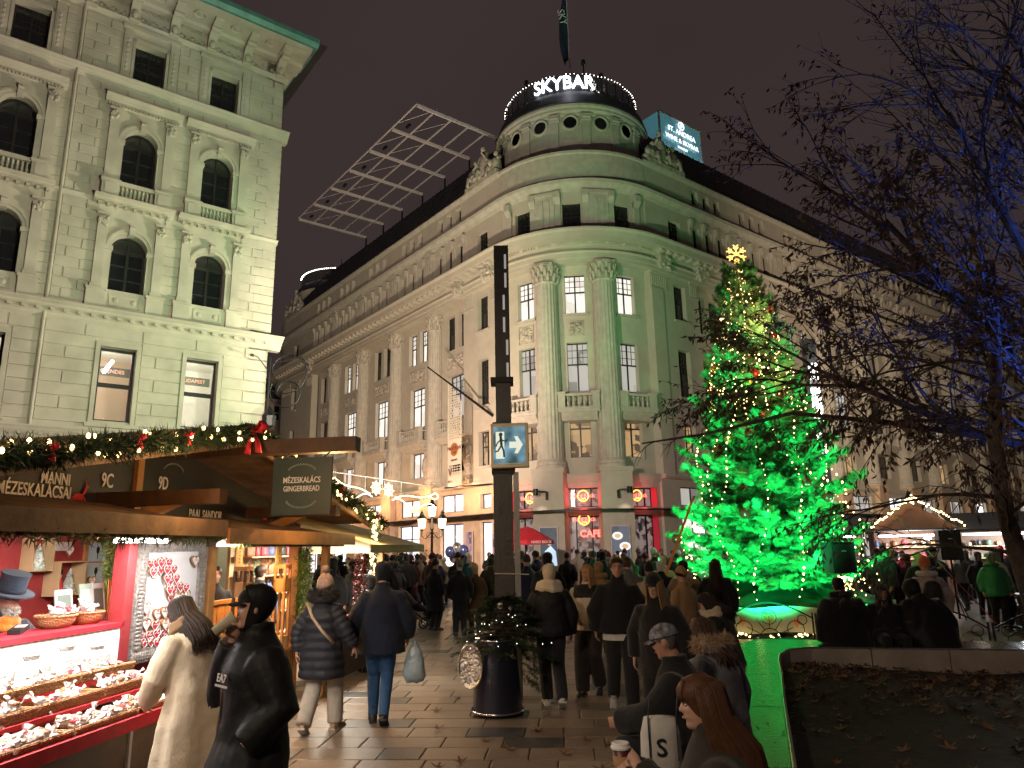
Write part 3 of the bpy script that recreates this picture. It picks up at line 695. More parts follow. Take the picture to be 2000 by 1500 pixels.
for k, s in (('L', 1.0), ('L', 4.4), ('L', 30.0), ('R', .9), ('R', 4.6)):
 m = MB(*FAC[k]); R = random.Random(int(s * 10) + ord(k))
 m.extr([(-.1, 18.6), (.5, 18.7), (.62, 19.2), (.5, 20.0), (-.1, 20.2)], s - .5, s + .5)
 for i in range(18): m.ell((s + R.uniform(-.55, .55), .5 + R.uniform(-.1, .12), 18.6 + R.uniform(0, 1.5)), (R.uniform(.08, .2), .13, R.uniform(.08, .22)), 7, 5)
 m.build('cartouche', RELIEF, palace, sharp=75)
# relief figures standing between the first-floor windows
def herm(k, s, o):
 m = MB(*FAC[k]); m.box(s - .45, s + .45, o - .1, o + .3, 6.0, 6.25); m.box(s - .4, s + .4, o - .1, o + .28, 9.05, 9.2)
 m.tube([(s, o + .05, 6.25), (s - .08, o + .1, 7.0), (s + .1, o + .12, 7.6), (s, o + .1, 8.2), (s, o + .08, 8.45)], [.24, .27, .3, .3, .12], 9); m.ell((s + .02, o + .14, 8.7), (.15, .16, .2), 8, 6)
 for sg in (-1, 1): m.tube([(s + sg * .3, o + .1, 8.3), (s + sg * .42, o + .16, 7.8), (s + sg * .12, o + .32, 7.6)], [.1, .09, .07], 6)
 m.build('relief_figure', RELIEF, palace, sharp=75)
for s in (3.75, 9.9, 15.6, 21.3, 27.0): herm('L', s, -RB + .0 if s > 4.3 else 0)
# ----- ground floor: piers, shop glass, canopy -----
gf = MB(*FAC['L']); lo = [(1.5, 2.75, .15, 3.55), (1.55, 2.7, 4.35, 5.25), (4.6, 7.3, .15, 3.55), (4.6, 7.3, 4.3, 5.45), (9.9, 13.0, .15, 3.6), (10.0, 12.9, 4.2, 5.4), (15.7, 18.7, .15, 3.6), (15.7, 18.7, 4.2, 5.4), (21.4, 24.4, .15, 3.6), (27.2, 29.6, .15, 3.6)]
wallopen(gf, 'L', 0, LEN_L, 0, 5.72, -.7, -.12, lo); gf.build('ground_floor_wall', PINKST, palace)
def shop(k, q, pm, nv=2, tr=None, o=-.4):
 m = MB(*FAC[k]); a, b, z0, z1 = q; t = .06
 m.box(a, b, o - .05, o + .05, z0, z0 + t); m.box(a, b, o - .05, o + .05, z1 - t, z1)
 xs = np.linspace(a, b, nv + 1)
 for x in xs: m.box(max(a, x - t / 2), min(b, x + t / 2) if x < b else b, o - .05, o + .05, z0 + t, z1 - t)
 if tr: m.box(a, b, o - .06, o + .06, tr - t / 2, tr + t / 2)
 f = m.build('shop_window', IRON, palace)
 for x0, x1 in zip(xs, xs[1:]):
  g = MB(*FAC[k]); g.box(x0 + t / 2, x1 - t / 2, o - .03, o - .02, z0 + t, z1 - t); g.build('pane', pm, f)
 return f
for i, q in enumerate(lo): shop('L', q, SHOPLIT if i not in (5, 7) else LITW, 1 if i < 2 else 2, 2.7 if i in (4, 6, 8) else None)
hb = text_mesh('H&M', .62, .02, 'CENTER', glow('amber neon', (1, .5, .1), 3), .012)
put_mesh('shop_lettering', hb, palace, fpos('L', 10.7, -.3, 4.75), -W, (0, 0, 1))
gr = MB(*FAC['R']); ro = [(1.6, 4.0, .15, 3.5), (1.6, 4.0, 4.2, 5.3)] + [(s - 1.5, s + 1.5, .15, 3.5) for s in bays['R'][1:]] + [(s - 1.5, s + 1.5, 4.2, 5.4) for s in bays['R'][1:]]
wallopen(gr, 'R', 0, LEN_R, 0, 5.72, -.7, -.12, ro); gr.build('ground_floor_wall', STONE, palace)
for i, q in enumerate(ro): shop('R', q, LITW2 if i % 3 else SHOPLIT, 2)
can = MB(*FAC['L']); can.extr([(-.1, 3.95), (1.3, 3.82), (1.3, 3.9), (-.1, 4.05)], 0, 8.2); can.extr([(-.1, 3.95), (1.3, 3.82), (1.3, 3.9), (-.1, 4.05)], 9.5, 14); can.build('glass_canopy', IRON, palace)
can = MB(*FAC['R']); can.extr([(-.1, 3.95), (1.3, 3.82), (1.3, 3.9), (-.1, 4.05)], 0, 30); can.build('glass_canopy', IRON, palace)
can = MB(*FAC['B']); can.extr([(-.1, 3.95), (1.35, 3.82), (1.35, 3.9), (-.1, 4.05)], 0, BOW, 0, 24); can.build('glass_canopy', IRON, palace)
# cafe front on the tower
cw = MB(*FAC['B']); pk = BOW / 2; CO = [(pk - 1.0, pk + 1.0), (pk - 4.8, pk - 2.5), (pk + 2.5, pk + 4.8)]
wallopen(cw, 'B', 0, BOW, 0, 5.5, -1.0, -.3, [(a, b, .1, 3.65) for a, b in CO] + [(a, b, 4.1, 5.2) for a, b in CO]); cw.build('ground_floor_wall', STONE, palace)
CAFEIN = lit_room('cafe interior', (.30, .22, .2), .7, (.02, .012, .014), 4.2); REDLIT = mat('red lit reveal', (.5, .03, .05), .5, var=.1, emit=.12, ecol=(1, .03, .08))
NEONR = glow('red neon', (1, .07, .05), 5); NEONY = glow('orange neon', (1, .38, .04), 4)
for i, (a, b) in enumerate(CO):
 for z0, z1 in ((.1, 3.65), (4.1, 5.2)):
  m = MB(*FAC['B']); t = .07; o = -.8
  m.box(a, b, o - .05, o + .05, z0, z0 + t, 0, 3); m.box(a, b, o - .05, o + .05, z1 - t, z1, 0, 3)
  for x in (a, a + (b - a) * .25, a + (b - a) * .75, b): m.box(x - t / 2, x + t / 2, o - .05, o + .05, z0 + t, z1 - t)
  f = m.build('cafe_window', IRON, palace)
  xs = (a, a + (b - a) * .25, a + (b - a) * .75, b)
  for x0, x1 in zip(xs, xs[1:]): g = MB(*FAC['B']); g.box(x0 + .04, x1 - .04, o - .03, o - .02, z0 + t, z1 - t); g.build('pane', CAFEIN, f)
  for x in (a, b): m = MB(*FAC['B']); m.box(x - .012, x + .012, -.75, -.28, z0, z1); m.build('red_reveal', REDLIT, palace)
def neon_logo(s, z, w):
 p = fpos('B', s, -.6, z); d = fpos('B', s, 1, 0) - fpos('B', s, 0, 0); xd = V3(-d[1], d[0], 0)
 r = MB(); r.tube([(w * .27 * math.cos(t), w * .27 * math.sin(t), 0) for t in np.linspace(0, 2 * math.pi, 25)], .03, 6); put_mesh('neon_ring', r.mesh('neon_ring', NEONY), palace, p, xd)
 put_mesh('neon_lettering', text_mesh('Hard Rock', w * .26, .01, 'CENTER', NEONR, .004), palace, p + V3(*(d * .05)), xd)
 put_mesh('neon_lettering', text_mesh('CAFE', w * .12, .01, 'CENTER', NEONY, .002), palace, p + V3(*(d * .05)) + V3(0, 0, -w * .15), xd)
for s in (pk, pk - 3.6, pk + 3.5): neon_logo(s, 4.75, 1.1)
neon_logo(pk, 3.45, 1.1)
d_ = fpos('B', pk, 1, 0) - fpos('B', pk, 0, 0)
put_mesh('neon_lettering', text_mesh('CAFE', .52, .02, 'CENTER', NEONR, .012), palace, fpos('B', pk, -.6, 2.65) + V3(.35, 0, 0), V3(-d_[1], d_[0], 0))
lamp('cafe_red', 'POINT', tuple(fpos('B', pk, -.1, 4.6)), 45, (1, .08, .12), None, .2)
for s in (pk - 3.6, pk + 3.6): lamp('cafe_red', 'POINT', tuple(fpos('B', s, 0, 4.6)), 30, (1, .08, .12), None, .2)
# down lights on the column pedestals, security style lamps
for s in (pk - 1.75, pk + 1.75):
 m = MB(*FAC['B']); m.tube([(s, .8, 4.9), (s, 1.05, 4.95), (s + (.35 if s > pk else -.35), 1.2, 4.95)], .03, 6); m.box(s - .05, s + .05, 0.78, .9, 4.5, 4.95)
 x = s + (.45 if s > pk else -.45); m.tube([(x, 1.2, 4.75), (x, 1.2, 5.1)], .13, 10); m.build('wall_lamp', IRON, palace)
 lamp('wall_lamp_light', 'SPOT', tuple(fpos('B', x, 1.2, 4.7)), 50, (1, .85, .65), tuple(fpos('B', s, 1.0, 1)), .08, 90)
# illuminated posters on the pedestals
def poster(k, s, o, z0, z1, w, bgm, figm, seed):
 m = MB(*FAC[k]); m.box(s - w / 2 - .06, s + w / 2 + .06, o, o + .07, z0 - .06, z1 + .06); f = m.build('light_poster', STEEL, palace)
 g = MB(*FAC[k]); g.box(s - w / 2, s + w / 2, o + .07, o + .075, z0, z1); g.build('poster_sheet', bgm, f)
 return f
PB1 = lit_room('poster glow dark', (.03, .06, .09), .8, (.01, .015, .03), 1.6); PB2 = lit_room('poster glow plates', (.10, .12, .16), .8, (.02, .03, .05), 2.4); PB3 = lit_room('poster glow violet', (.5, .25, .3), .8, (.08, .03, .05), 3)
f = poster('B', pk - 1.75, .72, 1.0, 3.0, .86, PB1, None, 1); f2 = poster('B', pk + 1.75, .72, 1.0, 3.0, .86, PB2, None, 2)
poster('L', 3.7, .0, .9, 3.0, .62, PB3, None, 3); poster('L', .9, .0, .9, 2.8, .6, PB3, None, 3)
m = MB(*FAC['B']); s = pk - 1.75; PSK = glow('printed skin', (.6, .35, .22), .9); PSB = glow('printed pale shirt', (.5, .68, .85), 1.0)
m.ell((s + .05, .805, 2.25), (.14, .008, .2), 12, 8, 0); m.add([(s - .3, .81, 1.0), (s + .42, .81, 1.0), (s + .36, .81, 1.75), (s + .1, .81, 2.05), (s - .2, .81, 1.75)], [(0, 1, 2, 3, 4)], 1); m.build('poster_figure', [PSK, PSB], f)
m = MB(*FAC['B']); s = pk + 1.75
m = MB(*FAC['B']); PPL = glow('printed plate', (.8, .85, .85), 1.0); PFD = glow('printed food', (.7, .4, .15), .9)
for x, z, r in ((-.15, 2.5, .26), (.2, 1.95, .28), (-.1, 1.4, .3)):
 m.ell((s + x, .806, z), (r, .006, r * .8), 16, 8, 0); m.ell((s + x, .81, z), (r * .6, .008, r * .45), 10, 6, 1)
m.build('poster_figure', [PPL, PFD], f2)
put_mesh('poster_lettering', text_mesh('BUDAPEST', .13, .003, 'CENTER', GLWH, .003), f2, fpos('B', s, .82, 1.1), V3(-d_[1], d_[0], 0))
# wall up-lighting of the shopping street front
for s in (3.2, 8.6, 14.3, 20.0): lamp('shop_lamp', 'POINT', tuple(fpos('L', s, 1.6, 5.3)), 250, (1, .52, .25), None, .15)
# ----- second tower at the far end -----
t2 = MB(); t2.lathe([(PR - .3, 0), (PR - .3, 5.7), (PR, 5.8), (PR, 6.0), (PR - .3, 6.1), (PR - .3, 18.5), (PR + .3, 18.6), (PR + .4, 19.1), (PR + .1, 19.2), (PR + .3, 19.7), (PR + 1.0, 19.8), (PR + 1.1, 20.3), (PR - .1, 20.4), (PR - .1, 23.3), (PR + .4, 23.6), (PR + .4, 23.85), (PR, 24), (PR, 25.9), (DR + .3, 26), (DR, 26.1), (DR, 28.6), (DR + .3, 29.1), (DR + .3, 29.25)], 64, tuple(PT2)); t2o = t2.build('end_tower', STONE, palace, sharp=35)
t3 = MB(); t3.lathe([(DR + .3, 29.25), (DR, 29.95), (DR - .3, 30.35), (0, 30.4)], 64, tuple(PT2)); t3.build('tower_roof', ROOF, t2o, sharp=35)
t4 = MB(); t4.lathe([(DR - .45, 30.3), (DR - .45, 31.5)], 64, tuple(PT2)); t4.build('glass_balustrade', BALGL, t2o)
t5 = MB(); aim2 = math.atan2(-PT2[1], -PT2[0])
for i in range(60): a = aim2 + (i / 59 - .5) * 3.0; t5.ell(PT2 + V3(math.cos(a) * (DR - .4), math.sin(a) * (DR - .4), 31.6), (.06, .06, .06), 5, 4)
t5.build('string_lights', GLWH, t2o)
for s in (2.2,):
 for z, h in PAVZ: window(palace, 'C', s, -.25, z, 1.15, h, GLASSD, one=True)
statue_group('L', 36.0, -.3, 25.95, 5)
for i in range(4):
 a = aim2 - .5 + i * .35; m = MB(); m.tube([tuple(PT2 + V3(math.cos(a) * 3, math.sin(a) * 3, 30)), tuple(PT2 + V3(math.cos(a) * 3, math.sin(a) * 3, 32.8 + i * .5))], .04, 5); m.build('antenna', IRON, t2o)
# ---------------------------------------------------------------- on the palace roof
LATS = mat('grey lattice steel', (.5, .44, .43), .5, .1, var=.1)
lat = thing('roof_lattice', tuple(fpos('L', 14, -2.6, 30.4)), 'pale steel lattice canopy standing out over the palace roof edge', 'lattice')
s0_, s1_, oi, oo, zl = 3.9, 25.0, -2.7, 4.0, 31.42
for i in range(7):
 s = s0_ + (s1_ - s0_) * i / 6; m = MB(*FAC['L']); m.box(s - .08, s + .08, oi, oo, zl - .1, zl + .1); m.build('beam', LATS, lat)
 m = MB(*FAC['L']); m.tube([(s, oi, 30.3), (s, oi, zl)], .08, 6); m.build('post', IRON, lat)
for j in range(5):
 o = oo - (oo - oi) * j / 4.6; m = MB(*FAC['L']); m.box(s0_, s1_, o - .045, o + .045, zl + .1, zl + .19); m.build('rail', LATS, lat)
for i in range(6):
 s = s0_ + (s1_ - s0_) * (i + .5) / 6; m = MB(*FAC['L']); a = (s1_ - s0_) / 12
 m.tube([(s - a, oo - 1.6, zl + .3), (s + a, oo - .2, zl + .5)], .025, 5); m.tube([(s - a * .5, oo - 3.2, zl + .4), (s + a, oo - 1.7, zl + .4)], .02, 5); m.build('stay', LATS, lat)
 m = MB(*FAC['L']); m.cbox((s + a * .6, oo - .9, zl + .25), (.5, .16, .14)); m.build('floodlight', IRON, lat)
SIGNW = glow('white sign letters', (.85, .95, 1), 1.5)
GLB = mat('lit teal glass', (.1, .3, .34), .1, var=.4, vs=.8, bump=.05, emit=.14, ecol=(.25, .75, .9))
gs = thing('glass_sign_box', tuple(fpos('R', 10.5, -5, 31)), 'glowing teal glass box with a white restaurant sign on the palace roof', 'sign')
m = MB(*FAC['R']); m.box(8.2, 13.4, -8, -5, 32.4, 35.5); m.build('glass_box', GLB, gs)
for a, b in ((8.2, 8.2), (13.4, 13.4), (10.8, 10.8)):
 m = MB(*FAC['R']); m.box(a - .06, a + .06, -5.02, -4.9, 32.3, 35.6); m.build('frame_bar', STEEL, gs)
for z in (32.35, 35.55): m = MB(*FAC['R']); m.box(8.1, 13.5, -5.02, -4.88, z - .06, z + .06); m.build('frame_bar', STEEL, gs)
m = MB(*FAC['R']); m.box(8.0, 13.6, -5.1, -4.8, 31.2, 32.25); m.build('base', ROOF, gs)
for t, z, sz in (('ST. ANDREA', 34.35, .62), ('WINE & SKYBAR', 33.6, .56), ('BUDAPEST', 33.0, .26)):
 me = text_mesh(t, sz, .02, 'CENTER', SIGNW, .002); put_mesh('lettering', me, gs, fpos('R', 10.8, -4.85, z), U)
m = MB(); m.tube([(.33 * math.cos(t), .33 * math.sin(t), 0) for t in np.linspace(0, 2 * math.pi, 20)], .05, 6); m.tube([(-.12, -.2, 0), (.1, -.05, 0), (-.1, .08, 0), (.12, .2, 0)], .05, 5); put_mesh('emblem', m.mesh('emblem', SIGNW), gs, fpos('R', 10.8, -4.85, 35.05), U)
m = MB(*FAC['R'])
for x in np.linspace(8.2, 13.4, 18): m.ell((x, -4.7, 32.3), (.12, .08, .07), 6, 5)
m.build('foot_lights', GLCOOL, gs)
fp = thing('roof_flag', tuple(PT + V3(.2, 0, 31.3)), 'dark blue flag hanging limp on a tall pole above the tower', 'flag')
b0 = np.array(fp.location); m = MB(); m.tube([b0, b0 + V3(-.1, 0, 13)], [.07, .04], 8); m.build('pole', STEEL, fp)
m = MB(); R_ = []
for i in range(16):
 t = i / 15; z = 12.6 - 6.2 * t; w = .25 + .75 * t * (1 - t) * 2.2; ph = t * 5
 R_.append([(b0[0] - .08 - w * q + .06 * math.sin(ph + q * 7), b0[1] + .12 * math.sin(q * 9 + ph), b0[2] + z - .8 * q) for q in np.linspace(0, 1, 7)])
R_ = np.array(R_); v = R_.reshape(-1, 3); f = [(i * 7 + j, i * 7 + j + 1, i * 7 + j + 8, i * 7 + j + 7) for i in range(15) for j in range(6)]
v2 = v + np.array([0, .03, 0]); m.add(np.concatenate([v, v2]), f + [tuple(reversed([x + len(v) for x in q])) for q in f]); m.build('cloth', mat('navy flag cloth', (.02, .03, .07), .8), fp, smooth=True)
put_mesh('flag_lettering', text_mesh('SKY', .8, .004, 'CENTER', WHITEP), fp, b0 + V3(-.5, -.2, 9.6), (.2, 0, -1), (1, 0, .2))
rt = thing('rooftop_fir', tuple(PT + V3(1.6, -2.0, 31.3)), 'small white-lit fir tree on the tower roof terrace', 'tree')
b0 = np.array(rt.location); m = MB()
for i in range(260):
 t = rnd.random() ** .7; a = rnd.random() * 6.28; r = .75 * t * rnd.uniform(.5, 1); z = 2.6 * (1 - t) + .25; c = b0 + V3(r * math.cos(a), r * math.sin(a), z); d = V3(math.cos(a), math.sin(a), -.2) * .28; n = V3(-math.sin(a), math.cos(a), .3) * .07
 m.add([c - n, c + d, c + n], [(0, 1, 2)])
m.build('crown', mat('dark fir', (.02, .05, .025), .8), rt); m = MB(); m.tube([b0, b0 + V3(0, 0, 2.7)], [.06, .02], 6); m.build('trunk', WOODD, rt)
m = MB()
for i in range(70): t = rnd.random() ** .7; a = rnd.random() * 6.28; m.ell(b0 + V3(.78 * t * math.cos(a), .78 * t * math.sin(a), 2.6 * (1 - t) + .3), (.04,) * 3, 5, 4)
m.build('string_lights', GLWH, rt)
for i, (da, hh) in enumerate(((-.75, 1.9), (.55, 1.6), (.25, 2.4))):
 p = ring(aim + da, DR - .9, 31.3); t_ = thing('terrace_heater', tuple(p), ('slim dark mast at the west edge of the tower terrace', 'slim dark mast at the east edge of the tower terrace', 'slim dark mast beside the rooftop fir')[i], 'mast')
 m = MB(); m.tube([p, p + V3(0, 0, hh)], .05, 6); m.build('pole', IRON, t_); m = MB(); m.lathe([(.02, 0), (.16, .05), (.14, .35), (.03, .45)], 8, tuple(p + V3(0, 0, hh))); m.build('head', IRON, t_)
# ---------------------------------------------------------------- neo-renaissance house on the west side
KC = V3(-9.8827, 29.0, 0) - U * .42
def f_west(v): return KC - np.outer(v[:, 0], U) - np.outer(v[:, 1], W) + np.outer(v[:, 2], [0, 0, 1])
def f_west2(v): return KC + np.outer(v[:, 0], W) + np.outer(v[:, 1], U) + np.outer(v[:, 2], [0, 0, 1])
FAC['W'] = (f_west, False); FAC['X'] = (f_west2, True)
west = thing('renaissance_house', tuple(KC), 'pale stone house with arched windows, balustrades and green copper eaves at its corner', 'building')
WL = 24.0
WS = [2.55, 5.5, 9.55, 12.5, 15.5]      # window axes from the corner
ops = []
for s in WS: ops += [(s - .6, s + .6, 6.7, 9.45), (s - .61, s + .61, 11.65, 13.95), (s - .61, s + .61, 16.0, 18.4), (s - .57, s + .57, 20.5, 22.25)]
mb = MB(*FAC['W']); wallopen(mb, 'W', 0, WL, 0, 24.2, -.8, 0, ops)
# spandrels that close the arches
for s in WS:
 for zt in (13.95, 18.4):
  r = .61; zc = zt - r
  for sg in (-1, 1):
   for i in range(8):
    a0, a1 = math.pi / 2 * i / 8, math.pi / 2 * (i + 1) / 8
    x0, x1 = s + sg * r * math.cos(a0), s + sg * r * math.cos(a1); z0, z1 = zc + r * math.sin(a0), zc + r * math.sin(a1)
    P_ = [(x0, z0), (s + sg * r, z0) if i else (x0, z0), (s + sg * r, z1), (x1, z1)]
    v = [(p[0], 0 - .001, p[1]) for p in P_] + [(p[0], -.5, p[1]) for p in P_]
    mb.add(v, [(0, 1, 2, 3) if sg < 0 else (3, 2, 1, 0), (0, 3, 7, 4), (4, 5, 6, 7)])
wwall = mb.build('wall', BLOCK, west)
sd = MB(*FAC['X']); sd.box(0, 26, -.8, 0, 0, 24.2); sd.build('wall', BLOCK, west)
# stone blocks, each its own piece
def block_mesh(w, h):
 m = MB(); b = .018; d = .045
 v = [(0, 0, 0), (w, 0, 0), (w, 0, h), (0, 0, h), (b, d, b), (w - b, d, b), (w - b, d, h - b), (b, d, h - b)]
 m.add(v, [(4, 5, 6, 7), (0, 1, 5, 4), (1, 2, 6, 5), (2, 3, 7, 6), (3, 0, 4, 7)]); return m
rest = MB(*FAC['W']); nblk = 0; blocks = []
def courses(z0, z1, n, s0, s1, avoid, bw=.95):
 h = (z1 - z0) / n
 for j in range(n):
  a = z0 + j * h; cut = sorted((q[0], q[1]) for q in avoid if q[2] < a + h - .02 and q[3] > a + .02); x = s0
  for c, d in cut + [(s1, s1)]:
   if c > x + .08:
    e = [x]; y = x + (bw * (.5 if j % 2 else 1))
    while y < c - .3: e.append(y); y += bw
    e.append(c)
    for p, q in zip(e, e[1:]): blocks.append((p + .012, a + .012, q - p - .024, h - .024))
   x = max(x, d)
trim = []
for s in WS: trim += [(s - 1.12, s + 1.12, 15.1, 19.6), (s - 1.12, s + 1.12, 11.0, 15.1), (s - .75, s + .75, 6.45, 9.75), (s - 1.05, s + 1.05, 20.4, 22.7)]
pipe = [(7.88, 8.0, 0, 30)]
courses(11.0, 15.0, 10, .0, WL - 8, trim + pipe); courses(15.2, 20.0, 12, .0, WL - 8, trim + pipe); courses(20.45, 22.9, 6, .0, WL - 8, trim + pipe)
courses(6.55, 10.2, 8, .0, WL - 8, trim + pipe, 1.9)
blocks.sort(key=lambda b: b[0])
flip = MB(*FAC['W'])
for i, (x, z, w, h) in enumerate(blocks):
 m = block_mesh(w, h); v = m.v[0] + np.array([x, 0, z])
 if i < 300:
  q = MB(*FAC['W']); q.add(v, m.f); q.build('stone_block', BLOCK, wwall)
 else: rest.add(v, m.f)
tag(rest.build('stone_blocks', BLOCK, wwall), kind='stuff')
# quoins on the corner
for j in range(22):
 z = 11.0 + j * .405
 if 14.85 < z < 15.0 or z + .36 > 19.9: continue
 w = .75 if j % 2 else .5
 q = MB(); q.v = []; 
 m = MB(*FAC['W']); m.box(-.055, w, -w, .055, z, z + .37); m.build('quoin', BLOCK, west)
# mouldings
def mould(z0, z1, p, s0=-.0, s1=WL, nm='string_course', k='W', st=4):
 m = MB(*FAC[k]); m.extr(corn(0, z0, z1, p, st), s0, s1); return m.build(nm, BLOCK, west)
for z0, z1, p in ((5.9, 6.35, .25), (10.25, 10.78, .5), (14.98, 15.18, .12), (19.98, 20.42, .3), (22.95, 23.15, .16)):
 mould(z0, z1, p, -p, WL); mould(z0, z1, p, -0, 10, k='X')
m = MB(); m.box(-.05, .05, 0, .12, 0, .09); dme2 = m.mesh('dentil', BLOCK)
x = .2
while x < 14: inst('dentil', dme2, west, fpos('W', x, .22, 10.42), frot('W', x)); x += .42
x = .1
while x < 14: inst('dentil', dme2, west, fpos('W', x, .08, 6.02), frot('W', x)); x += .17 if False else .3
# eaves with brackets
ev = MB(*FAC['W']); ev.extr([(-.5, 23.9), (.3, 23.9), (.4, 24.0), (1.45, 24.05), (1.5, 24.2), (-.5, 24.2)], -.7, WL); ev.build('eaves_soffit', BLOCK, west)
gt = MB(*FAC['W']); gt.extr([(1.4, 24.2), (1.62, 24.2), (1.78, 24.35), (1.8, 24.55), (1.5, 24.62), (-.5, 24.9), (-.5, 24.2)], -.9, WL); gt.build('copper_gutter', COPPER, west)
gt = MB(*FAC['X']); gt.extr([(-.5, 23.9), (.3, 24.0), (.68, 24.05), (.7, 24.2), (-.5, 24.2)], -1.4, 26); gt.build('eaves_soffit', BLOCK, west)
gt = MB(*FAC['X']); gt.extr([(.6, 24.2), (.8, 24.2), (.88, 24.35), (.9, 24.55), (-.5, 24.9), (-.5, 24.2)], -1.4, 26); gt.build('copper_gutter', COPPER, west)
b = MB(); b.extr([(0, 0), (.1, .0), (.2, .12), (.18, .3), (.34, .55), (.5, .72), (.9, .82), (1.2, .84), (1.25, .95), (0, .95)], -.17, .17)
b.tube([(-.19, .16, .1), (.19, .16, .1)], .1, 8); b.tube([(-.19, .75, .72), (.19, .75, .72)], .12, 8); b.ell((0, .26, .32), (.14, .1, .2), 8, 6); bme = b.mesh('eaves_bracket', BLOCK, sharp=60)
rs = MB(); rs.lathe([(0, .02), (.1, .03), (.13, .0), (.2, .02), (.22, .06), (.25, .02), (.25, 0)], 14); rsm = rs.mesh('rosette', BLOCK, sharp=60)
fs = MB(); 
for i in range(14): fs.box(-.62 + i * .095, -.62 + i * .095 + .055, 0, .05, .62, .8)
for i in range(9): fs.ell((-.55 + i * .14, .01, .22 + .08 * math.sin(i * 2.1)), (.08, .05, .09), 6, 5)
fsm = fs.mesh('frieze_ornament', RELIEF, sharp=60)
x = .25; i = 0
while x < 16:
 inst('eaves_bracket', bme, west, fpos('W', x, 0, 23.05), frot('W', x))
 r_ = inst('rosette', rsm, west, fpos('W', x + .75, .95, 24.03), 0); r_.rotation_euler = (math.pi, 0, 0)
 inst('frieze_ornament', fsm, west, fpos('W', x + .75, .0, 23.12), frot('W', x)); x += 1.5
# rectangular windows
for i, s in enumerate(WS):
 window(west, 'W', s, -.35, 20.5, 1.14, 1.75, GLASSD, .5, plain=False)
 # flanking top floor pilasters and surround
 m = MB(*FAC['W']); 
 for sg in (-1, 1):
  x = s + sg * .86; m.box(x - .16, x + .16, -.05, .1, 20.42, 22.75); m.box(x - .1, x + .1, .1, .12, 20.75, 22.4)
  for q in range(7): m.ell((x, .12, 20.9 + q * .22), (.06, .03, .09), 6, 5)
  m.box(s + sg * .57, s + sg * .68, -.02, .07, 20.42, 22.4)
 m.box(s - .68, s + .68, -.02, .07, 22.25, 22.42); m.box(s - 1.1, s + 1.1, -.05, .16, 22.75, 22.9); m.build('window_surround', BLOCK, west)
def arch_window(s, z0, zt, w=1.22, lbl=None):
 r = w / 2; h = zt - z0; zc = h - r; m = MB(); bar = .07; d = .1
 m.box(-r, -r + bar, -d, 0, 0, zc); m.box(r - bar, r, -d, 0, 0, zc); m.box(-r, r, -d, 0, 0, bar); m.box(-r, r, -d, .01, zc - .06, zc + .06); m.box(-.05, .05, -d, .005, bar, zc - .06)
 m.box(-.03, .03, -d, .0, zc + .06, h - bar)
 N = 14
 for i in range(N):
  a0, a1 = math.pi * i / N, math.pi * (i + 1) / N; v = []
  for a in (a0, a1):
   for rr in (r - bar, r):
    for y in (-d, 0): v.append((rr * math.cos(a), y, zc + rr * math.sin(a)))
  m.add(v, [(1, 3, 7, 5), (0, 1, 5, 4), (0, 4, 6, 2)])
 for sg in (-1, 1):
  for t in (.33, .66): m.box(min(sg * .05, sg * (r - bar)), max(sg * .05, sg * (r - bar)), -d * .8, -.01, zc * t - .018, zc * t + .018)
 f = inst('arched_window', m.mesh('arched_window', WINFRAME), west, fpos('W', s, -.35, z0), frot('W', s))
 for sg in (-1, 1):
  g = MB(); g.box(min(sg * .05, sg * (r - bar)), max(sg * .05, sg * (r - bar)), -.06, -.05, bar, zc - .06); child('pane', g.mesh('pane', GLASSD), f)
 g = MB(); g.add([(0, -.05, zc + .06)] + [((r - bar) * math.cos(math.pi * i / 12), -.05, zc + .06 + (r - bar - .06) * math.sin(math.pi * i / 12)) for i in range(13)], [(0, i + 1, i + 2) for i in range(12)]); child('fanlight_pane', g.mesh('pane', mat_fan), f)
 # archivolt, imposts, keystone
 a_ = MB(*FAC['W']); N = 20
 for r0, r1, o in ((r, r + .12, .06), (r + .12, r + .2, .11), (r + .2, r + .26, .07)):
  for i in range(N):
   t0, t1 = math.pi * i / N, math.pi * (i + 1) / N; v = []
   for t in (t0, t1):
    for q in (r0, r1):
     for y in (-.1, o): v.append((s + q * math.cos(t), y, z0 + zc + q * math.sin(t)))
   a_.add(v, [(1, 5, 7, 3), (0, 4, 5, 1), (2, 3, 7, 6)])
 for sg in (-1, 1):
  x = s + sg * (r + .13); a_.box(x - .13, x + .13, -.1, .07, z0 - .02, z0 + zc - .16); a_.box(x - .17, x + .17, -.1, .12, z0 + zc - .16, z0 + zc)
 a_.extr([(-.1, -.2), (.14, -.2), (.22, .14), (.2, .22), (-.1, .22)], s - .1, s + .1) if False else a_.box(s - .1, s + .1, -.1, .2, z0 + h - .04, z0 + h + .34)
 a_.tube([(s - .1, .2, z0 + h + .24), (s + .1, .2, z0 + h + .24)], .06, 8)
 a_.build('arch_surround', BLOCK, west)
 # flanking pilasters with leafy capitals
 for sg in (-1, 1):
  x = s + sg * 1.0; p = MB(*FAC['W']); zt2 = z0 + h + .45
  p.box(x - .17, x + .17, -.05, .16, z0 + .1, zt2); p.box(x - .21, x + .21, -.05, .2, z0 - .05, z0 + .1)
  for q in range(9): p.ell((x + rnd.uniform(-.14, .14), .19, zt2 - .1 + rnd.uniform(-.2, .12)), (.07, .06, .09), 6, 5)
  p.box(x - .22, x + .22, -.05, .24, zt2 + .1, zt2 + .17); p.build('pilaster', BLOCK, west, sharp=60)
 return f
mat_fan = mat('fanlight glass', (.03, .032, .03), .12, var=0, bump=.1, bs=2, spec=.8)
bm3 = baluster_mesh(.42, .055).mesh('baluster', BLOCK, smooth=True)
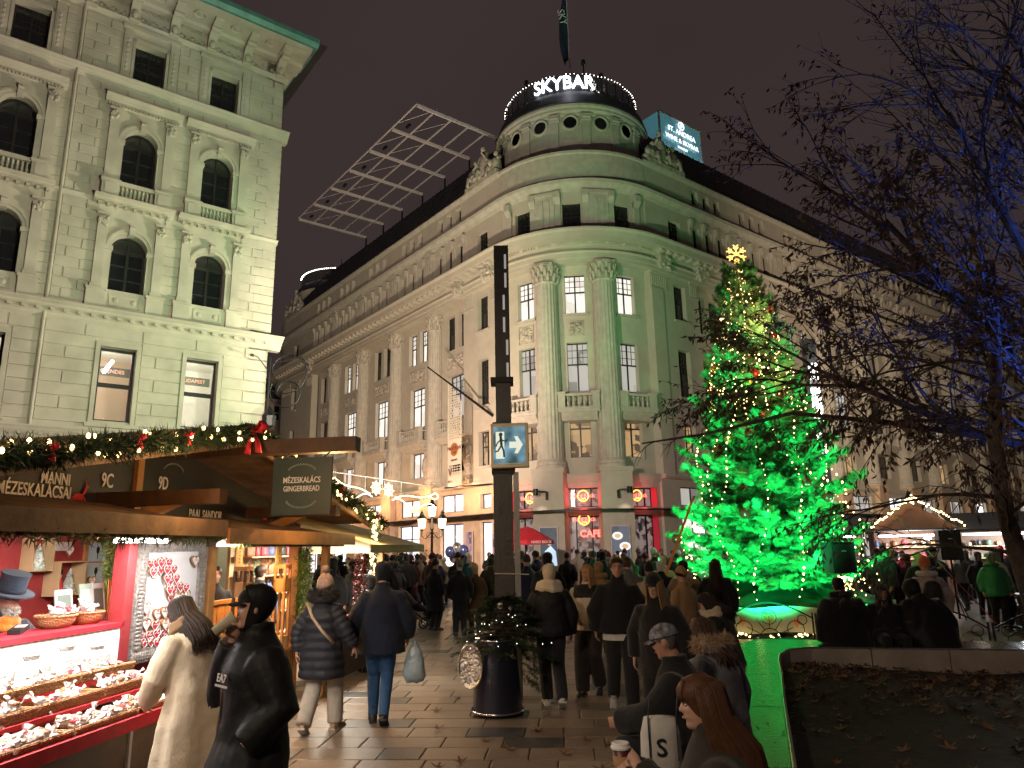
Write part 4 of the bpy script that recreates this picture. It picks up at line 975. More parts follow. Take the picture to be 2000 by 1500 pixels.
for s in WS:
 arch_window(s, 16.0, 18.4); arch_window(s, 11.65, 13.95)
 # entablature above the third floor window
 m = MB(*FAC['W']); m.extr(corn(0, 19.12, 19.5, .42, 3), s - 1.4, s + 1.4)
 for q in range(22): m.box(s - 1.28 + q * .12, s - 1.28 + q * .12 + .06, .1, .22, 19.1, 19.17)
 m.build('window_entablature', BLOCK, west)
 # sill balustrade of the third floor
 m = MB(*FAC['W']); m.extr(corn(0, 14.95, 15.22, .5, 3), s - 1.4, s + 1.4); m.box(s - .6, s + .6, .12, .32, 15.78, 15.92); m.box(s - .6, s + .6, .1, .34, 15.22, 15.3)
 for sg in (-1, 1):
  x = s + sg * .92; m.box(x - .3, x + .3, -.05, .36, 15.22, 15.8); m.box(x - .34, x + .34, -.05, .4, 15.8, 15.92); m.extr([(.36, 15.3), (.4, 15.3), (.4, 15.75), (.36, 15.75)], x - .2, x + .2)
 for q in range(9): m.box(s - 1.2 + q * .3 - .05, s - 1.2 + q * .3 + .05, .1, .3, 14.86, 14.95)
 b_ = m.build('balustrade', BLOCK, west)
 for q in range(8): inst('baluster', bm3, b_, fpos('W', s - .5 + q * .143, .22, 15.32), frot('W', s))
 # apron of the second floor
 m = MB(*FAC['W']); m.box(s - .72, s + .72, -.05, .1, 10.8, 11.62); m.box(s - .5, s + .5, .1, .13, 11.0, 11.06); m.box(s - .5, s + .5, .1, .13, 11.4, 11.46)
 for sg in (-1, 1): m.box(s + sg * .5 - .03, s + sg * .5 + .03, .1, .13, 11.0, 11.46); m.lathe([(.1, 0), (.1, .04)], 10, (s + sg * .3, .1, 11.23)) if False else m.ell((s + sg * .3, .11, 11.23), (.1, .04, .1), 8, 6)
 for sg in (-1, 1): x = s + sg * 1.0; m.box(x - .3, x + .3, -.05, .24, 10.8, 11.5); m.box(x - .34, x + .34, -.05, .28, 11.5, 11.6)
 m.build('window_apron', BLOCK, west)
 # mezzanine windows, lit rooms
 m = MB(*FAC['W'])
 for a, c_, z0, z1 in ((s - .75, s - .6, 6.5, 9.6), (s + .6, s + .75, 6.5, 9.6), (s - .6, s + .6, 9.45, 9.6)): m.box(a, c_, -.05, .08, z0, z1)
 m.box(s - .85, s + .85, -.05, .14, 6.45, 6.6); m.build('window_surround', BLOCK, west)
 mw = MB(); w, h = 1.2, 2.75; t = .09
 mw.box(-w / 2, -w / 2 + t, -.1, 0, 0, h); mw.box(w / 2 - t, w / 2, -.1, 0, 0, h); mw.box(-w / 2, w / 2, -.1, 0, 0, t); mw.box(-w / 2, w / 2, -.1, 0, h - t, h); mw.box(-w / 2, w / 2, -.1, .02, 1.3, 1.45)
 f = inst('mezzanine_window', mw.mesh('mezzanine_window', BLACK), west, fpos('W', s, -.3, 6.7), frot('W', s))
 for z0, z1 in ((t, 1.3), (1.45, h - t)):
  g = MB(); g.box(-w / 2 + t, w / 2 - t, -.06, -.05, z0, z1); child('pane', g.mesh('pane', GLASSC), f)
# rooms behind the mezzanine windows: ceiling light, brick wall, hanging lettering
GLW
WALLW = mat('lit plaster room', (.8, .78, .74), .8, var=.05); BRK = mat('room brick wall', (.45, .30, .20), .8, var=.3, vs=6, wave=(9, 1.5, 'Z'))
LEDO = glow('orange led letters', (1, .25, .08), 1.3)
for i, s in enumerate(WS[:3]):
 rm = MB(*FAC['W']); d = 4.0; a, b = s - 1.45, s + 1.45
 rm.quad((a, -d, 6.4), (b, -d, 6.4), (b, -d, 9.9), (a, -d, 9.9), 1 if i == 1 else 0); rm.quad((a, -.8, 6.4), (a, -d, 6.4), (a, -d, 9.9), (a, -.8, 9.9)); rm.quad((b, -.8, 6.4), (b, -d, 6.4), (b, -d, 9.9), (b, -.8, 9.9))
 rm.quad((a, -.8, 9.9), (b, -.8, 9.9), (b, -d, 9.9), (a, -d, 9.9)); rm.quad((a, -.8, 6.4), (b, -.8, 6.4), (b, -d, 6.4), (a, -d, 6.4)); rm.build('room', [WALLW, BRK], west)
 lamp('room_light', 'POINT', tuple(fpos('W', s, -1.8, 9.5)), 95, (1, .88, .72), None, .3)
 bb = MB(*FAC['W']); bb.box(s - .75, s + .5, -1.75, -1.65, 8.75, 9.08); bb.build('hanging_board', CHARC, west)
 put_mesh('board_lettering', text_mesh('BUDAPEST' if i == 0 else 'DELI ANTAL' if False else 'BUDAPEST' if i == 2 else 'CSENDES', .2, .005, 'CENTER', LEDO, .002), west, fpos('W', s - .1, -1.63, 8.91), U)
tb = MB(*FAC['W']); tb.tube([(5.75, -1.2, 8.75), (5.45, -1.5, 9.3)], .06, 8); tb.build('tube_lamp', glow('tube light', (1, .95, .85), 12), west)
# drain pipe, lamp bracket on the corner
m = MB(*FAC['W']); m.tube([(7.94, .09, 0), (7.94, .09, 23.8)], .06, 8); m.build('drain_pipe', BLOCK, west)
m = MB(*FAC['W']); m.tube([(-.1, .05, 9.3), (.55, .5, 9.75), (.75, .55, 9.78)], .02, 6); m.ell((.8, .55, 9.78), (.09, .07, .06), 8, 6); m.build('bracket_lamp', IRON, west)
m = MB(); bx = KC + V3(.15, -.1, 0)
def scroll(cx, cz, r, t0, t1, g=.09): return [(bx[0] + cx + r * math.exp(-g * (t - t0)) * math.cos(t), bx[1] + .1, cz + r * math.exp(-g * (t - t0)) * math.sin(t)) for t in np.linspace(t0, t1, 26)]
m.tube([(bx[0], bx[1], 7.6), (bx[0], bx[1] + .05, 9.9)], .04, 6); m.tube(scroll(.75, 8.4, .75, 2.6, 9.5), .03, 6); m.tube(scroll(.7, 9.3, .6, 3.4, -3), .028, 6); m.tube([(bx[0], bx[1], 9.6), (bx[0] + 1.3, bx[1], 9.9), (bx[0] + 1.6, bx[1], 9.5)], .03, 6)
m.lathe([(.02, 0), (.25, .1), (.3, .5), (.12, .8), (.02, .9)], 8, (bx[0] + .1, bx[1], 6.9)); m.build('wrought_iron_bracket', IRON, west)
# dark roof over the house
rf = MB(*FAC['W']); rf.extr([(1.5, 24.62), (-9, 27.5), (-9, 24.3)], -1.4, WL); rf.build('roof', ROOF, west)
# ---------------------------------------------------------------- plain block seen down the side street
fb0 = V3(-32, 84, 0)
FAC['D'] = (lambda v: fb0 + np.outer(v[:, 0], U) - np.outer(v[:, 1], W) + np.outer(v[:, 2], [0, 0, 1]), True)
far = thing('street_block', tuple(fb0), 'plain plastered block with white windows at the end of the side street', 'building')
PLAST = mat('pinkish plaster', (.42, .33, .28), .85, var=.12, vs=.6)
mb = MB(*FAC['D']); o_ = []
for s in np.arange(1.5, 14, 2.6):
 for z in np.arange(3.5, 19, 3.6): o_.append((s - .75, s + .75, z, z + 1.9))
wallopen(mb, 'D', -2, 14, 0, 20, -.6, 0, o_); mb.box(-2.3, 14.3, -.5, .4, 20, 20.4); mb.box(-2, 14, -6, -.6, 20.4, 23, 1); mb.build('wall', [PLAST, ROOF], far)
for q in o_: window(far, 'D', (q[0] + q[1]) / 2, -.3, q[2], 1.5, 1.9, GLASSD, .5, WHITEP, True, one=True)
# ---------------------------------------------------------------- market huts along the west side
SW = V3(math.sin(rad(8)), math.cos(rad(8)), 0); SN = V3(SW[1], -SW[0], 0); S0 = V3(-3.40, 8.0, 0)
FAC['S'] = (lambda v: S0 + np.outer(v[:, 0], SW) + np.outer(v[:, 1], SN) + np.outer(v[:, 2], [0, 0, 1]), True)
def sp(s, o, z): return fpos('S', s, o, z)
SR = frot('S', 0)
hut = thing('gingerbread_hut', tuple(sp(0, -1.5, 0)), 'double wooden market hut with gabled roof, garland and charcoal name boards', 'market stall')
def sbox(par, name, mt, *a): m = MB(*FAC['S']); m.box(*a); return m.build(name, mt, par)
# roof planes made of single planks
ZR, ZE, SE = 3.27, 2.40, 4.35
def roofz(s): return ZR - (ZR - ZE) * abs(s + .1) / SE
for sg in (-1, 1):
 n = 22
 for i in range(n):
  a, b = -.1 + sg * SE * i / n, -.1 + sg * (SE * (i + 1) / n - .012)
  m = MB(*FAC['S']); za, zb = roofz(a), roofz(b)
  m.add([(a, -3.2, za), (b, -3.2, zb), (b, .5, zb), (a, .5, za), (a, -3.2, za + .035), (b, -3.2, zb + .035), (b, .5, zb + .035), (a, .5, za + .035)], [(0, 1, 2, 3), (7, 6, 5, 4), (0, 4, 5, 1), (1, 5, 6, 2), (2, 6, 7, 3), (3, 7, 4, 0)]); m.build('roof_plank', WOODR, hut)
 m = MB(*FAC['S']); a, b = -.1, -.1 + sg * (SE + .05)
 for o, zz, mt in ((.5, .0, None),):
  m.add([(a, .5, ZR - .16), (b, .5, ZE - .16), (b, .5, ZE + .08), (a, .5, ZR + .08), (a, .54, ZR - .16), (b, .54, ZE - .16), (b, .54, ZE + .08), (a, .54, ZR + .08)], [(0, 1, 2, 3), (7, 6, 5, 4), (0, 4, 5, 1), (1, 5, 6, 2), (2, 6, 7, 3), (3, 7, 4, 0)]); m.build('barge_board', WOODR, hut)
# gable panels and frame
m = MB(*FAC['S']); o = -.55
for a, b in ((-4.2, -.55), (-.45, 3.6)):
 za, zb = roofz(a) - .06, roofz(b) - .06; mid = -.1 if a < -.1 < b else None
 pts = [(a, 2.33), (b, 2.33), (b, zb)] + ([(mid, ZR - .06)] if mid is not None else []) + [(a, za)]
 k = len(pts); m.add([(p[0], o, p[1]) for p in pts] + [(p[0], o - .03, p[1]) for p in pts], [tuple(range(k)), tuple(reversed(range(k, 2 * k)))])
m.build('name_board', CHARC, hut)
sbox(hut, 'gable_post', WOOD, -.55, -.45, -.6, -.5, 2.25, 3.2)
sbox(hut, 'lintel', WOOD, -4.3, -.3, -.62, -.48, 2.2, 2.33); sbox(hut, 'lintel', WOOD, -.3, 3.7, -.62, -.48, 2.18, 2.32)
for s in (-3.0, -1.5, .6, 2.6): sbox(hut, 'bracket_plate', WHITEP, s, s + .16, -.49, -.47, 2.22, 2.3)
sbox(hut, 'purlin', WOODD, -.18, -.02, -3.0, 1.75, 3.0, 3.16)
for s in (-1.0, 1.9):
 m = MB(*FAC['S']); m.box(s - .07, s + .07, -.6, .75, 2.42, 2.56); m.build('tie_beam', WOODD, hut)
 m = MB(*FAC['S']); m.add([(s - .05, -.5, 2.1), (s + .05, -.5, 2.1), (s + .05, .3, 2.42), (s - .05, .3, 2.42), (s - .05, -.5, 2.22), (s + .05, -.5, 2.22), (s + .05, .2, 2.5), (s - .05, .2, 2.5)], [(0, 1, 2, 3), (7, 6, 5, 4), (0, 4, 5, 1), (1, 5, 6, 2), (2, 6, 7, 3), (3, 7, 4, 0)]); m.build('brace', WOOD, hut)
LETT = mat('off-white sign lettering', (.72, .68, .66), .6, var=0, bump=0); LRED = mat('red sign print', (.55, .04, .05), .6, var=0, bump=0); LGRN = mat('grey-green sign print', (.16, .2, .17), .6, var=0, bump=0)
def slet(t, s, z, sz, o=-.535, mt=LETT, par=None, bold=.002): return put_mesh('lettering', text_mesh(t, sz, .003, 'CENTER', mt, bold), par or hut, sp(s, o, z), -SW if False else SW * 1, (0, 0, 1), .72)
slet('MANNI', -1.62, 2.64, .15); slet('MÉZESKALÁCSAI', -1.83, 2.52, .155); slet('9C', -.95, 2.68, .2); slet('9D', -.05, 2.73, .2); slet('PAAL SANDOR', .85, 2.42, .15)
def deer(s, z, o=-.53):
 m = MB(); m.ell((0, 0, 0), (.07, .035, .006), 8, 6); m.tube([(.05, .02, 0), (.08, .09, 0)], .014, 5); m.ell((.095, .10, 0), (.026, .014, .006), 6, 4)
 for x, y in ((-.06, -.09), (-.1, -.07), (.06, -.1), (.1, -.06)): m.tube([(x * .7, 0, 0), (x, y, 0)], .007, 4)
 m.tube([(.09, .11, 0), (.07, .16, 0), (.1, .17, 0)], .005, 4); put_mesh('deer_print', m.mesh('deer_print', LRED), hut, sp(s, o, z), SW)
deer(-1.32, 2.5); deer(2.35, 2.45)
def wreath_print(s, z, r, o=-.53, par=None, xd=None, a0=.4, a1=2.74, P=None):
 m = MB()
 for i in range(16):
  a = a0 + (a1 - a0) * i / 15; m.ell((r * math.cos(a), r * .55 * math.sin(a), 0), (.018, .008, .003), 6, 4, 0, np.array(Matrix.Rotation(a + .8, 3, 'Z')))
 put_mesh('wreath_print', m.mesh('wreath_print', LGRN), par or hut, sp(s, o, z) if P is None else P, SW if xd is None else xd)
wreath_print(-.85, 2.84, .2); wreath_print(.12, 2.86, .2); wreath_print(-.9, 2.48, .18, a0=3.6, a1=5.8)
# pent roofs above the counters
def pent(a, b, z, o0=-.5, o1=.8, dz=.24):
 n = int((b - a) / .2)
 for i in range(n):
  x0, x1 = a + (b - a) * i / n, a + (b - a) * (i + 1) / n - .01; m = MB(*FAC['S'])
  m.extr([(o0, z + dz), (o1, z), (o1, z + .03), (o0, z + dz + .03)], x0, x1); m.build('roof_plank', WOODR, hut)
 sbox(hut, 'fascia', WOODR if a < -2 else WOOD, a - .03, b + .03, o1, o1 + .03, z - .08, z + .07); sbox(hut, 'rafter_beam', WOODD, a, b, o1 - .22, o1 - .12, z - .1, z)
pent(-4.3, -1.05, 2.19); pent(-.95, 2.35, 2.12)
m = MB(*FAC['S']); m.extr([(-.55, 2.2), (.0, 2.08), (.0, 2.14), (-.55, 2.26)], -1.05, -.95); m.build('flashing', WOODD, hut)
# carcass
for s in (-4.25, -1.28, .1, 2.3): sbox(hut, 'post', WOOD if s > 0 else REDP, s - .06, s + .06, -.08, .06, 0, 2.2)
sbox(hut, 'back_wall', REDP, -4.3, 1.25, -2.0, -1.94, 0, 2.4); sbox(hut, 'partition', REDP, 1.25, 1.31, -1.94, -.75, 0, 2.3)
sbox(hut, 'front_panel', REDP, -1.22, .04, -.06, .0, 0, 2.15); sbox(hut, 'gable_lining', WOODD, -4.3, 3.6, -.8, -.76, 2.3, 2.6)
sbox(hut, 'floor', WOODD, -4.3, 2.3, -2.0, -.1, .0, .06)
# counter of the near half
sbox(hut, 'counter_top', REDCL, -4.3, -.4, -.4, .06 - .14, 1.33, 1.37); sbox(hut, 'counter_edge', REDCL, -4.3, -1.3, -.08, .06, 1.331, 1.371); RIB = mat('ribbed white paper', (.8, .76, .74), .7, var=.1, wave=(30, .2, 'X'), bump=.1)
sbox(hut, 'counter_front', RIB, -4.3, -1.32, -.02, .05, 1.02, 1.33)
for o1, z in ((.36, 1.0), (.6, .9), (.86, .76)): sbox(hut, 'display_shelf', REDCL, -4.3, -1.5, o1 - .36, o1, z - .03, z)
sbox(hut, 'shelf_lip', REDCL, -4.32, -1.48, .86, .9, .70, .79); PLY = mat('brown plywood', (.14, .095, .06), .6, var=.3, vs=2, bump=.2)
sbox(hut, 'lower_panel', PLY, -4.3, -1.5, .78, .82, .05, .70); sbox(hut, 'side_panel', PLY, -1.5, -1.46, .0, .8, .05, .74)
for s in (-2.2, -3.2): sbox(hut, 'strap', WHITEP, s, s + .03, .82, .84, .1, .70)
# pine trim under the fascia
def tufts(mb, path, rad_, n, ln=.07, seed=1, m=0, droop=.3, wd=.006):
 R = np.random.RandomState(seed); P = np.asarray(path, float); k = len(P) - 1
 t = R.rand(n) * k; i = np.minimum(t.astype(int), k - 1); f = (t - i)[:, None]; c = P[i] * (1 - f) + P[i + 1] * f
 d = R.randn(n, 3); d /= np.linalg.norm(d, axis=1)[:, None]; c = c + d * (rad_ * R.rand(n)[:, None] ** .5)
 e = d + R.randn(n, 3) * .5; e[:, 2] -= droop * .3; e /= np.linalg.norm(e, axis=1)[:, None]
 q = np.cross(e, R.randn(n, 3)); q /= np.linalg.norm(q, axis=1)[:, None]; w = wd * (.6 + .8 * R.rand(n))[:, None]
 l = ln * (.6 + .8 * R.rand(n))[:, None]
 v = np.stack([c - q * w, c + q * w, c + e * l], 1).reshape(-1, 3); b = mb.n
 mb.v.append(v); mb.f += [(b + 3 * j, b + 3 * j + 1, b + 3 * j + 2) for j in range(n)]; mb.m += [m] * n; mb.n += 3 * n
FIRG = mat('fir needles', (.035, .075, .02), .6, var=.4, vs=30, bump=0); FIRY = mat('moss green pine', (.10, .15, .03), .7, var=.4, vs=30, bump=0); FIRD = mat('dark garland needles', (.018, .04, .015), .6, var=.4, vs=30, bump=0)
bulb_me = MB(); bulb_me.ell((0, 0, 0), (.017, .017, .022), 6, 5); bulb_me = bulb_me.mesh('bulb', GLW, smooth=True)
REDRIB = mat('red ribbon', (.6, .02, .03), .5, var=.15)
def bow_mesh(sz):
 m = MB()
 for sg in (-1, 1):
  m.tube([(0, 0, 0), (sg * .5 * sz, .05 * sz, .38 * sz), (sg * .8 * sz, 0, .1 * sz), (sg * .45 * sz, -.05 * sz, -.12 * sz), (0, 0, 0)], [.06 * sz, .2 * sz, .22 * sz, .16 * sz, .06 * sz], 8, sy=.3)
  m.tube([(0, 0, 0), (sg * .3 * sz, 0, -.5 * sz), (sg * .42 * sz, 0, -1.0 * sz)], [.05 * sz, .14 * sz, .18 * sz], 6, sy=.15)
 m.ell((0, -.04 * sz, 0), (.14 * sz, .12 * sz, .16 * sz), 8, 6); return m.mesh('ribbon_bow', REDRIB, smooth=True)
BOWB, BOWS = bow_mesh(.24), bow_mesh(.09)
def garland(name, path, r, nt, nb, label, seed, mt=FIRD, bows=(), par=None, ln=.08):
 P = np.asarray(path); g = thing(name, tuple(P[len(P) // 2]), label, 'garland'); mb = MB(); tufts(mb, P, r, nt, ln, seed); mb.build('greenery', mt, g)
 R = random.Random(seed); k = len(P) - 1
 for i in range(nb):
  t = (i + R.random()) / nb * k; a = min(int(t), k - 1); c = P[a] * (1 - t + a) + P[a + 1] * (t - a); th = R.random() * 6.28
  d = V3(math.cos(th) * .6, -.8, math.sin(th)); d /= np.linalg.norm(d); inst('bulb', bulb_me, g, c + d * r * 1.05, 0)
 for t, me in bows:
  a = min(int(t * k), k - 1); c = P[a] * (1 - t * k + a) + P[a + 1] * (t * k - a); inst('ribbon_bow', me, g, c + V3(.05, -.12, .02), -.6)
 return g
gl_ = [sp(s, .6, roofz(s) - .02 + .02 * math.sin(s * 9)) for s in np.linspace(-4.2, -.1, 24)]; gr_ = [sp(s, .6, roofz(s) - .02 + .02 * math.sin(s * 9)) for s in np.linspace(-.1, 4.3, 24)]
garland('roof_garland', gl_, .09, 8000, 52, 'thick lit fir garland with ribbons on the near slope of the hut gable', 1, bows=((.97, BOWB), (.3, BOWS), (.52, BOWS), (.68, BOWS)))
garland('roof_garland', gr_, .09, 7600, 50, 'thick lit fir garland on the far slope of the hut gable', 2, bows=((.25, BOWS), (.55, BOWS), (.9, BOWS)))
mb = MB(); tufts(mb, [sp(s, .75, 2.1) for s in np.linspace(-4.2, -.2, 12)], .05, 1500, .08, 3); mb.build('pine_trim', FIRY, hut)
# hanging sign board
hs = thing('hanging_sign', tuple(sp(-.15, 1.2, 2.6)), 'dark green square sign for gingerbread hanging from the ridge beam', 'sign')
SGR = mat('dark green sign', (.02, .035, .028), .5, var=.1, bump=.05)
xdir = SN; ctr_ = sp(-.15, 1.22, 2.66); ctr_v = sp(-.3, 1.22, 2.63)
def hbox(par, nm, mt, a0, a1, z0, z1, t0=-.315, t1=-.285): m = MB(*FAC['S']); m.box(t0, t1, a0, a1, z0, z1); return m.build(nm, mt, par)
hbox(hs, 'panel', SGR, .90, 1.55, 2.33, 2.93)
for a in (1.0, 1.45): m = MB(*FAC['S']); m.tube([(-.3, a, 2.93), (-.1, a, 3.02)], .008, 5); m.build('chain', IRON, hs)
for t, z, sz in (('MÉZESKALÁCS', 2.69, .085), ('GINGERBREAD', 2.60, .08)): put_mesh('lettering', text_mesh(t, sz, .002, 'CENTER', LETT, .001), hs, sp(-.319, 1.225, z), SN, (0, 0, 1), .75)
wreath_print(0, 0, .16, par=hs, xd=SN, P=sp(-.319, 1.225, 2.77)); wreath_print(0, 0, .17, par=hs, xd=SN, P=sp(-.319, 1.225, 2.50), a0=3.5, a1=5.9)
# ---------- framed board of gingerbread hearts
FRM = mat('carved grey picture frame', (.30, .27, .25), .55, .1, var=.35, vs=25, bump=.9, bs=45); PAN = mat('white backing board', (.82, .8, .8), .7, var=.06)
fr = thing('framed_heart_board', tuple(sp(-.6, .02, 1.0)), 'ornate grey frame around a white board on the red hut wall', 'frame')
for a, b, z0, z1 in ((-1.16, -.02, .98, 1.1), (-1.16, -.02, 1.98, 2.1), (-1.16, -1.03, 1.1, 1.98), (-.15, -.02, 1.1, 1.98)):
 m = MB(*FAC['S']); m.box(a, b, 0, .05, z0, z1)
 L_ = max(b - a, z1 - z0); hz = (b - a) > (z1 - z0)
 for i in range(int(L_ / .035)):
  t = (i + .5) * .035; m.ell(((a + t) if hz else (a + b) / 2, .055, ((z0 + z1) / 2 if hz else z0 + t)), (.02 if hz else .045, .012, .045 if hz else .02), 6, 4)
 m.build('frame_side', FRM, fr)
sbox(fr, 'backing', PAN, -1.04, -.14, 0, .015, 1.09, 1.99)
def heart_mesh(w, mats):
 m = MB(); pts = []
 for i in range(26):
  t = 2 * math.pi * i / 26; pts.append((16 * math.sin(t) ** 3 / 34 * w, (13 * math.cos(t) - 5 * math.cos(2 * t) - 2 * math.cos(3 * t) - math.cos(4 * t)) / 34 * w))
 m.prism(pts, 0, .012, 0); m.prism([(x * .8, y * .8) for x, y in pts], .0121, .016, 1); m.tube([(x * .88, y * .88, .016) for x, y in pts + pts[:1]], .004, 4, 2)
 m.tube([(-.03, .005, .018), (-.01, .012, .018), (.01, .002, .018), (.03, .01, .018)], .003, 4, 2)
 return m.mesh('gingerbread_heart', mats)
ICE = mat('white icing', (.85, .82, .82), .5, var=0); GBR = mat('gingerbread', (.35, .15, .06), .7, var=.2, vs=30); HRED = mat('red glaze', (.55, .03, .05), .35, var=.1)
H1 = heart_mesh(.13, [GBR, HRED, ICE]); H2 = heart_mesh(.15, [GBR, ICE, GBR]); H3 = heart_mesh(.085, [GBR, HRED, ICE])
R = random.Random(4); hp = []
for r, (z, s0_, n, st) in enumerate(((1.88, -.96, 5, .065), (1.80, -.95, 6, .07), (1.71, -.72, 3, .085), (1.62, -.66, 4, .09), (1.53, -.6, 4, .09), (1.46, -.98, 2, .5), (1.40, -.8, 3, .11), (1.30, -.95, 3, .13), (1.20, -.97, 6, .075), (1.14, -.95, 5, .08), (1.9, -.25, 1, .1))):
 for i in range(n): hp.append((s0_ + i * st + R.uniform(-.01, .01), z + R.uniform(-.015, .015), H1 if r in (0, 1, 2, 3, 8, 9) else (H2 if R.random() < .6 else H1)))
for i, (s, z, me) in enumerate(hp):
 o = put_mesh('gingerbread_heart', me, None, sp(s, .018 + (i % 3) * .012, z), -SW if False else SW, (0, 0, 1)); tag(o, 'red glazed gingerbread heart with white icing on the framed board' if me is H1 else 'white iced gingerbread heart on the framed board', 'gingerbread', 'red hearts on the framed board' if me is H1 else 'white hearts on the framed board')
# ---------- trays of bagged gingerbread
WICK = mat('woven wicker', (.42, .21, .09), .6, var=.35, vs=40, bump=.9, bs=70, wave=(26, 1, 'Z'))
def tray_mesh(w, d, h):
 m = MB(); m.box(-w / 2, w / 2, -d / 2, d / 2, 0, .015)
 for a, b, c_, e in ((-w / 2, w / 2, -d / 2, -d / 2 + .015), (-w / 2, w / 2, d / 2 - .015, d / 2), (-w / 2, -w / 2 + .015, -d / 2, d / 2), (w / 2 - .015, w / 2, -d / 2, d / 2)): m.box(a, b, c_, e, .015, h)
 for y in (-d / 2, d / 2): m.tube([(x, y, h + .004 * math.sin(x * 260)) for x in np.linspace(-w / 2, w / 2, 60)], .012, 6)
 for k in range(4):
  m.tube([(x, d / 2 + .004 * math.sin(x * 150 + k * 3.14), .02 + k * h / 4.5) for x in np.linspace(-w / 2, w / 2, 50)], .008, 5)
 return m
CELL2 = mat('pinkish cellophane', (.75, .5, .48), .25, var=.15, vs=20, bump=1.0, bs=60, spec=.8); CELL = mat('crinkled cellophane', (.84, .80, .76), .25, var=.12, vs=20, bump=1.0, bs=60, spec=.8); PCH = mat('pale iced biscuits', (.72, .55, .42), .6, var=.4, vs=40, bump=.4, bs=60)
def bag_mesh(seed):
 R = np.random.RandomState(seed); m = MB(); m.ell((0, 0, .025), (.05, .038, .028), 9, 7); v = m.v[0]; v += R.randn(*v.shape) * .005
 m.tube([(.03, 0, .03), (.06, .005, .05), (.085, 0, .07)], [.012, .01, .03], 6, sy=.4)
 for i in range(4): m.ell((R.uniform(-.035, .035), R.uniform(-.024, .024), .047), (.02, .02, .012), 7, 5, 1)
 return m.mesh('gingerbread_bag', [CELL if seed != 3 else CELL2, (PCH, HRED, PCH, PCH, GBR)[seed]], smooth=False)
BAGS = [bag_mesh(i) for i in range(5)]
def tray_at(s, o, z, w, d, h, where, n):
 t = tag(bpy.data.objects.new('wicker_tray', tray_mesh(w, d, h).mesh('wicker_tray', WICK)), where, 'tray', 'wicker trays on the gingerbread counter'); col.objects.link(t); t.location = sp(s, o, z); t.rotation_euler = (0, 0, SR)
 R = random.Random(int(s * 97 + o * 31))
 for i in range(n):
  x, y = R.uniform(-w / 2 + .06, w / 2 - .06), R.uniform(-d / 2 + .05, d / 2 - .03)
  b = bpy.data.objects.new('gingerbread_bag', BAGS[i % 5]); col.objects.link(b); b.location = sp(s - x * 1, o + y, z + .02 + R.uniform(0, .045)); b.rotation_euler = (R.uniform(-.5, .5), R.uniform(-.5, .5), R.random() * 6.28); k = R.uniform(.8, 1.15); b.scale = (k, k, k)
  tag(b, 'gingerbread bag in the ' + where, 'bag', 'bags in the ' + where)
rows = ((.2, 1.0, .30, 'upper', 15), (.44, .9, .24, 'middle', 13), (.70, .76, .30, 'lowest', 24))
for o, z, d, nm, n in rows:
 for j, w in ((0, .62), (1, .62), (2, .62), (3, .62)):
  s = -1.84 - j * .64; tray_at(s, o, z, w, d, .065, ('far end', 'second from the far end', 'third from the far end', 'nearest')[j] + f' wicker tray on the {nm} display step', n)
for i, (s, h) in enumerate(((-1.7, .2), (-2.05, .24), (-2.4, .22), (-2.75, .25))):
 m = MB(*FAC['S']); m.rings([np.array([(s + math.cos(a) * .13 * k, .12 + math.sin(a) * .07 * k, z) for a in np.linspace(0, 6.28, 12, endpoint=False)]) for k, z in ((.9, 1.02), (1.1, 1.06), (1.0, 1.02 + h * .6), (.45, 1.02 + h * .85), (.6, 1.02 + h))]); tag(m.build('gift_bag', CELL, base=sp(s, .12, 1.02)), ('far end', 'second', 'third', 'nearest')[i] + ' white cellophane gift bag glowing below the counter', 'gift bag', 'white gift bags below the counter')
# ---------- counter top things
def basket(s, o, z, lbl, r=.15):
 t = thing('round_basket', tuple(sp(s, o, z)), lbl, 'basket', 'round baskets on the counter'); m = MB(); m.lathe([(r * .7, 0), (r * .95, .05), (r, .09), (r * 1.03, .1), (r * .95, .1), (r * .65, .012), (0, .01)], 20); child('bowl', m.mesh('bowl', WICK, smooth=True), t)
 m = MB(); m.tube([(r * math.cos(a), r * math.sin(a), .1 + .004 * math.sin(a * 30)) for a in np.linspace(0, 6.28, 60)], .011, 6); child('rim', m.mesh('rim', WICK), t)
 R = random.Random(int(s * 50))
 for i in range(9):
  b = bpy.data.objects.new('gingerbread_bag', BAGS[i % 5]); col.objects.link(b); a = R.random() * 6.28; q = r * .6 * R.random(); b.location = sp(s + q * math.cos(a), o + q * math.sin(a), z + .07 + R.uniform(0, .05)); b.rotation_euler = (R.uniform(-.6, .6), R.uniform(-.6, .6), a); tag(b, 'clear bag of gingerbread piled in a round basket on the counter', 'bag', 'bags in the round baskets')
basket(-1.80, -.22, 1.37, 'round wicker basket of biscuits beside the bearded seller'); basket(-1.46, -.22, 1.37, 'round wicker basket of biscuits next to the orange box')
ORG = mat('orange card', (.7, .22, .04), .5, var=.1); CARDW = mat('pale greeting card', (.72, .76, .74), .6, var=.1, vs=10); CARDG = mat('sage card', (.36, .46, .36), .6, var=.1)
def card(s, o, z, w, h, mt, lbl, lean=.18, rz=0., nm='greeting_card'):
 m = MB(); m.box(-w / 2, w / 2, -.006, .006, 0, h); m.box(-w / 2 + .02, w / 2 - .02, .006, .0075, h * .15, h * .85, 1); b = bpy.data.objects.new(nm, m.mesh(nm, [mt, LGRN if mt is CARDW else CARDW])); col.objects.link(b); b.location = sp(s, o, z); b.rotation_euler = (lean, 0, SR + rz); return tag(b, lbl, 'card')
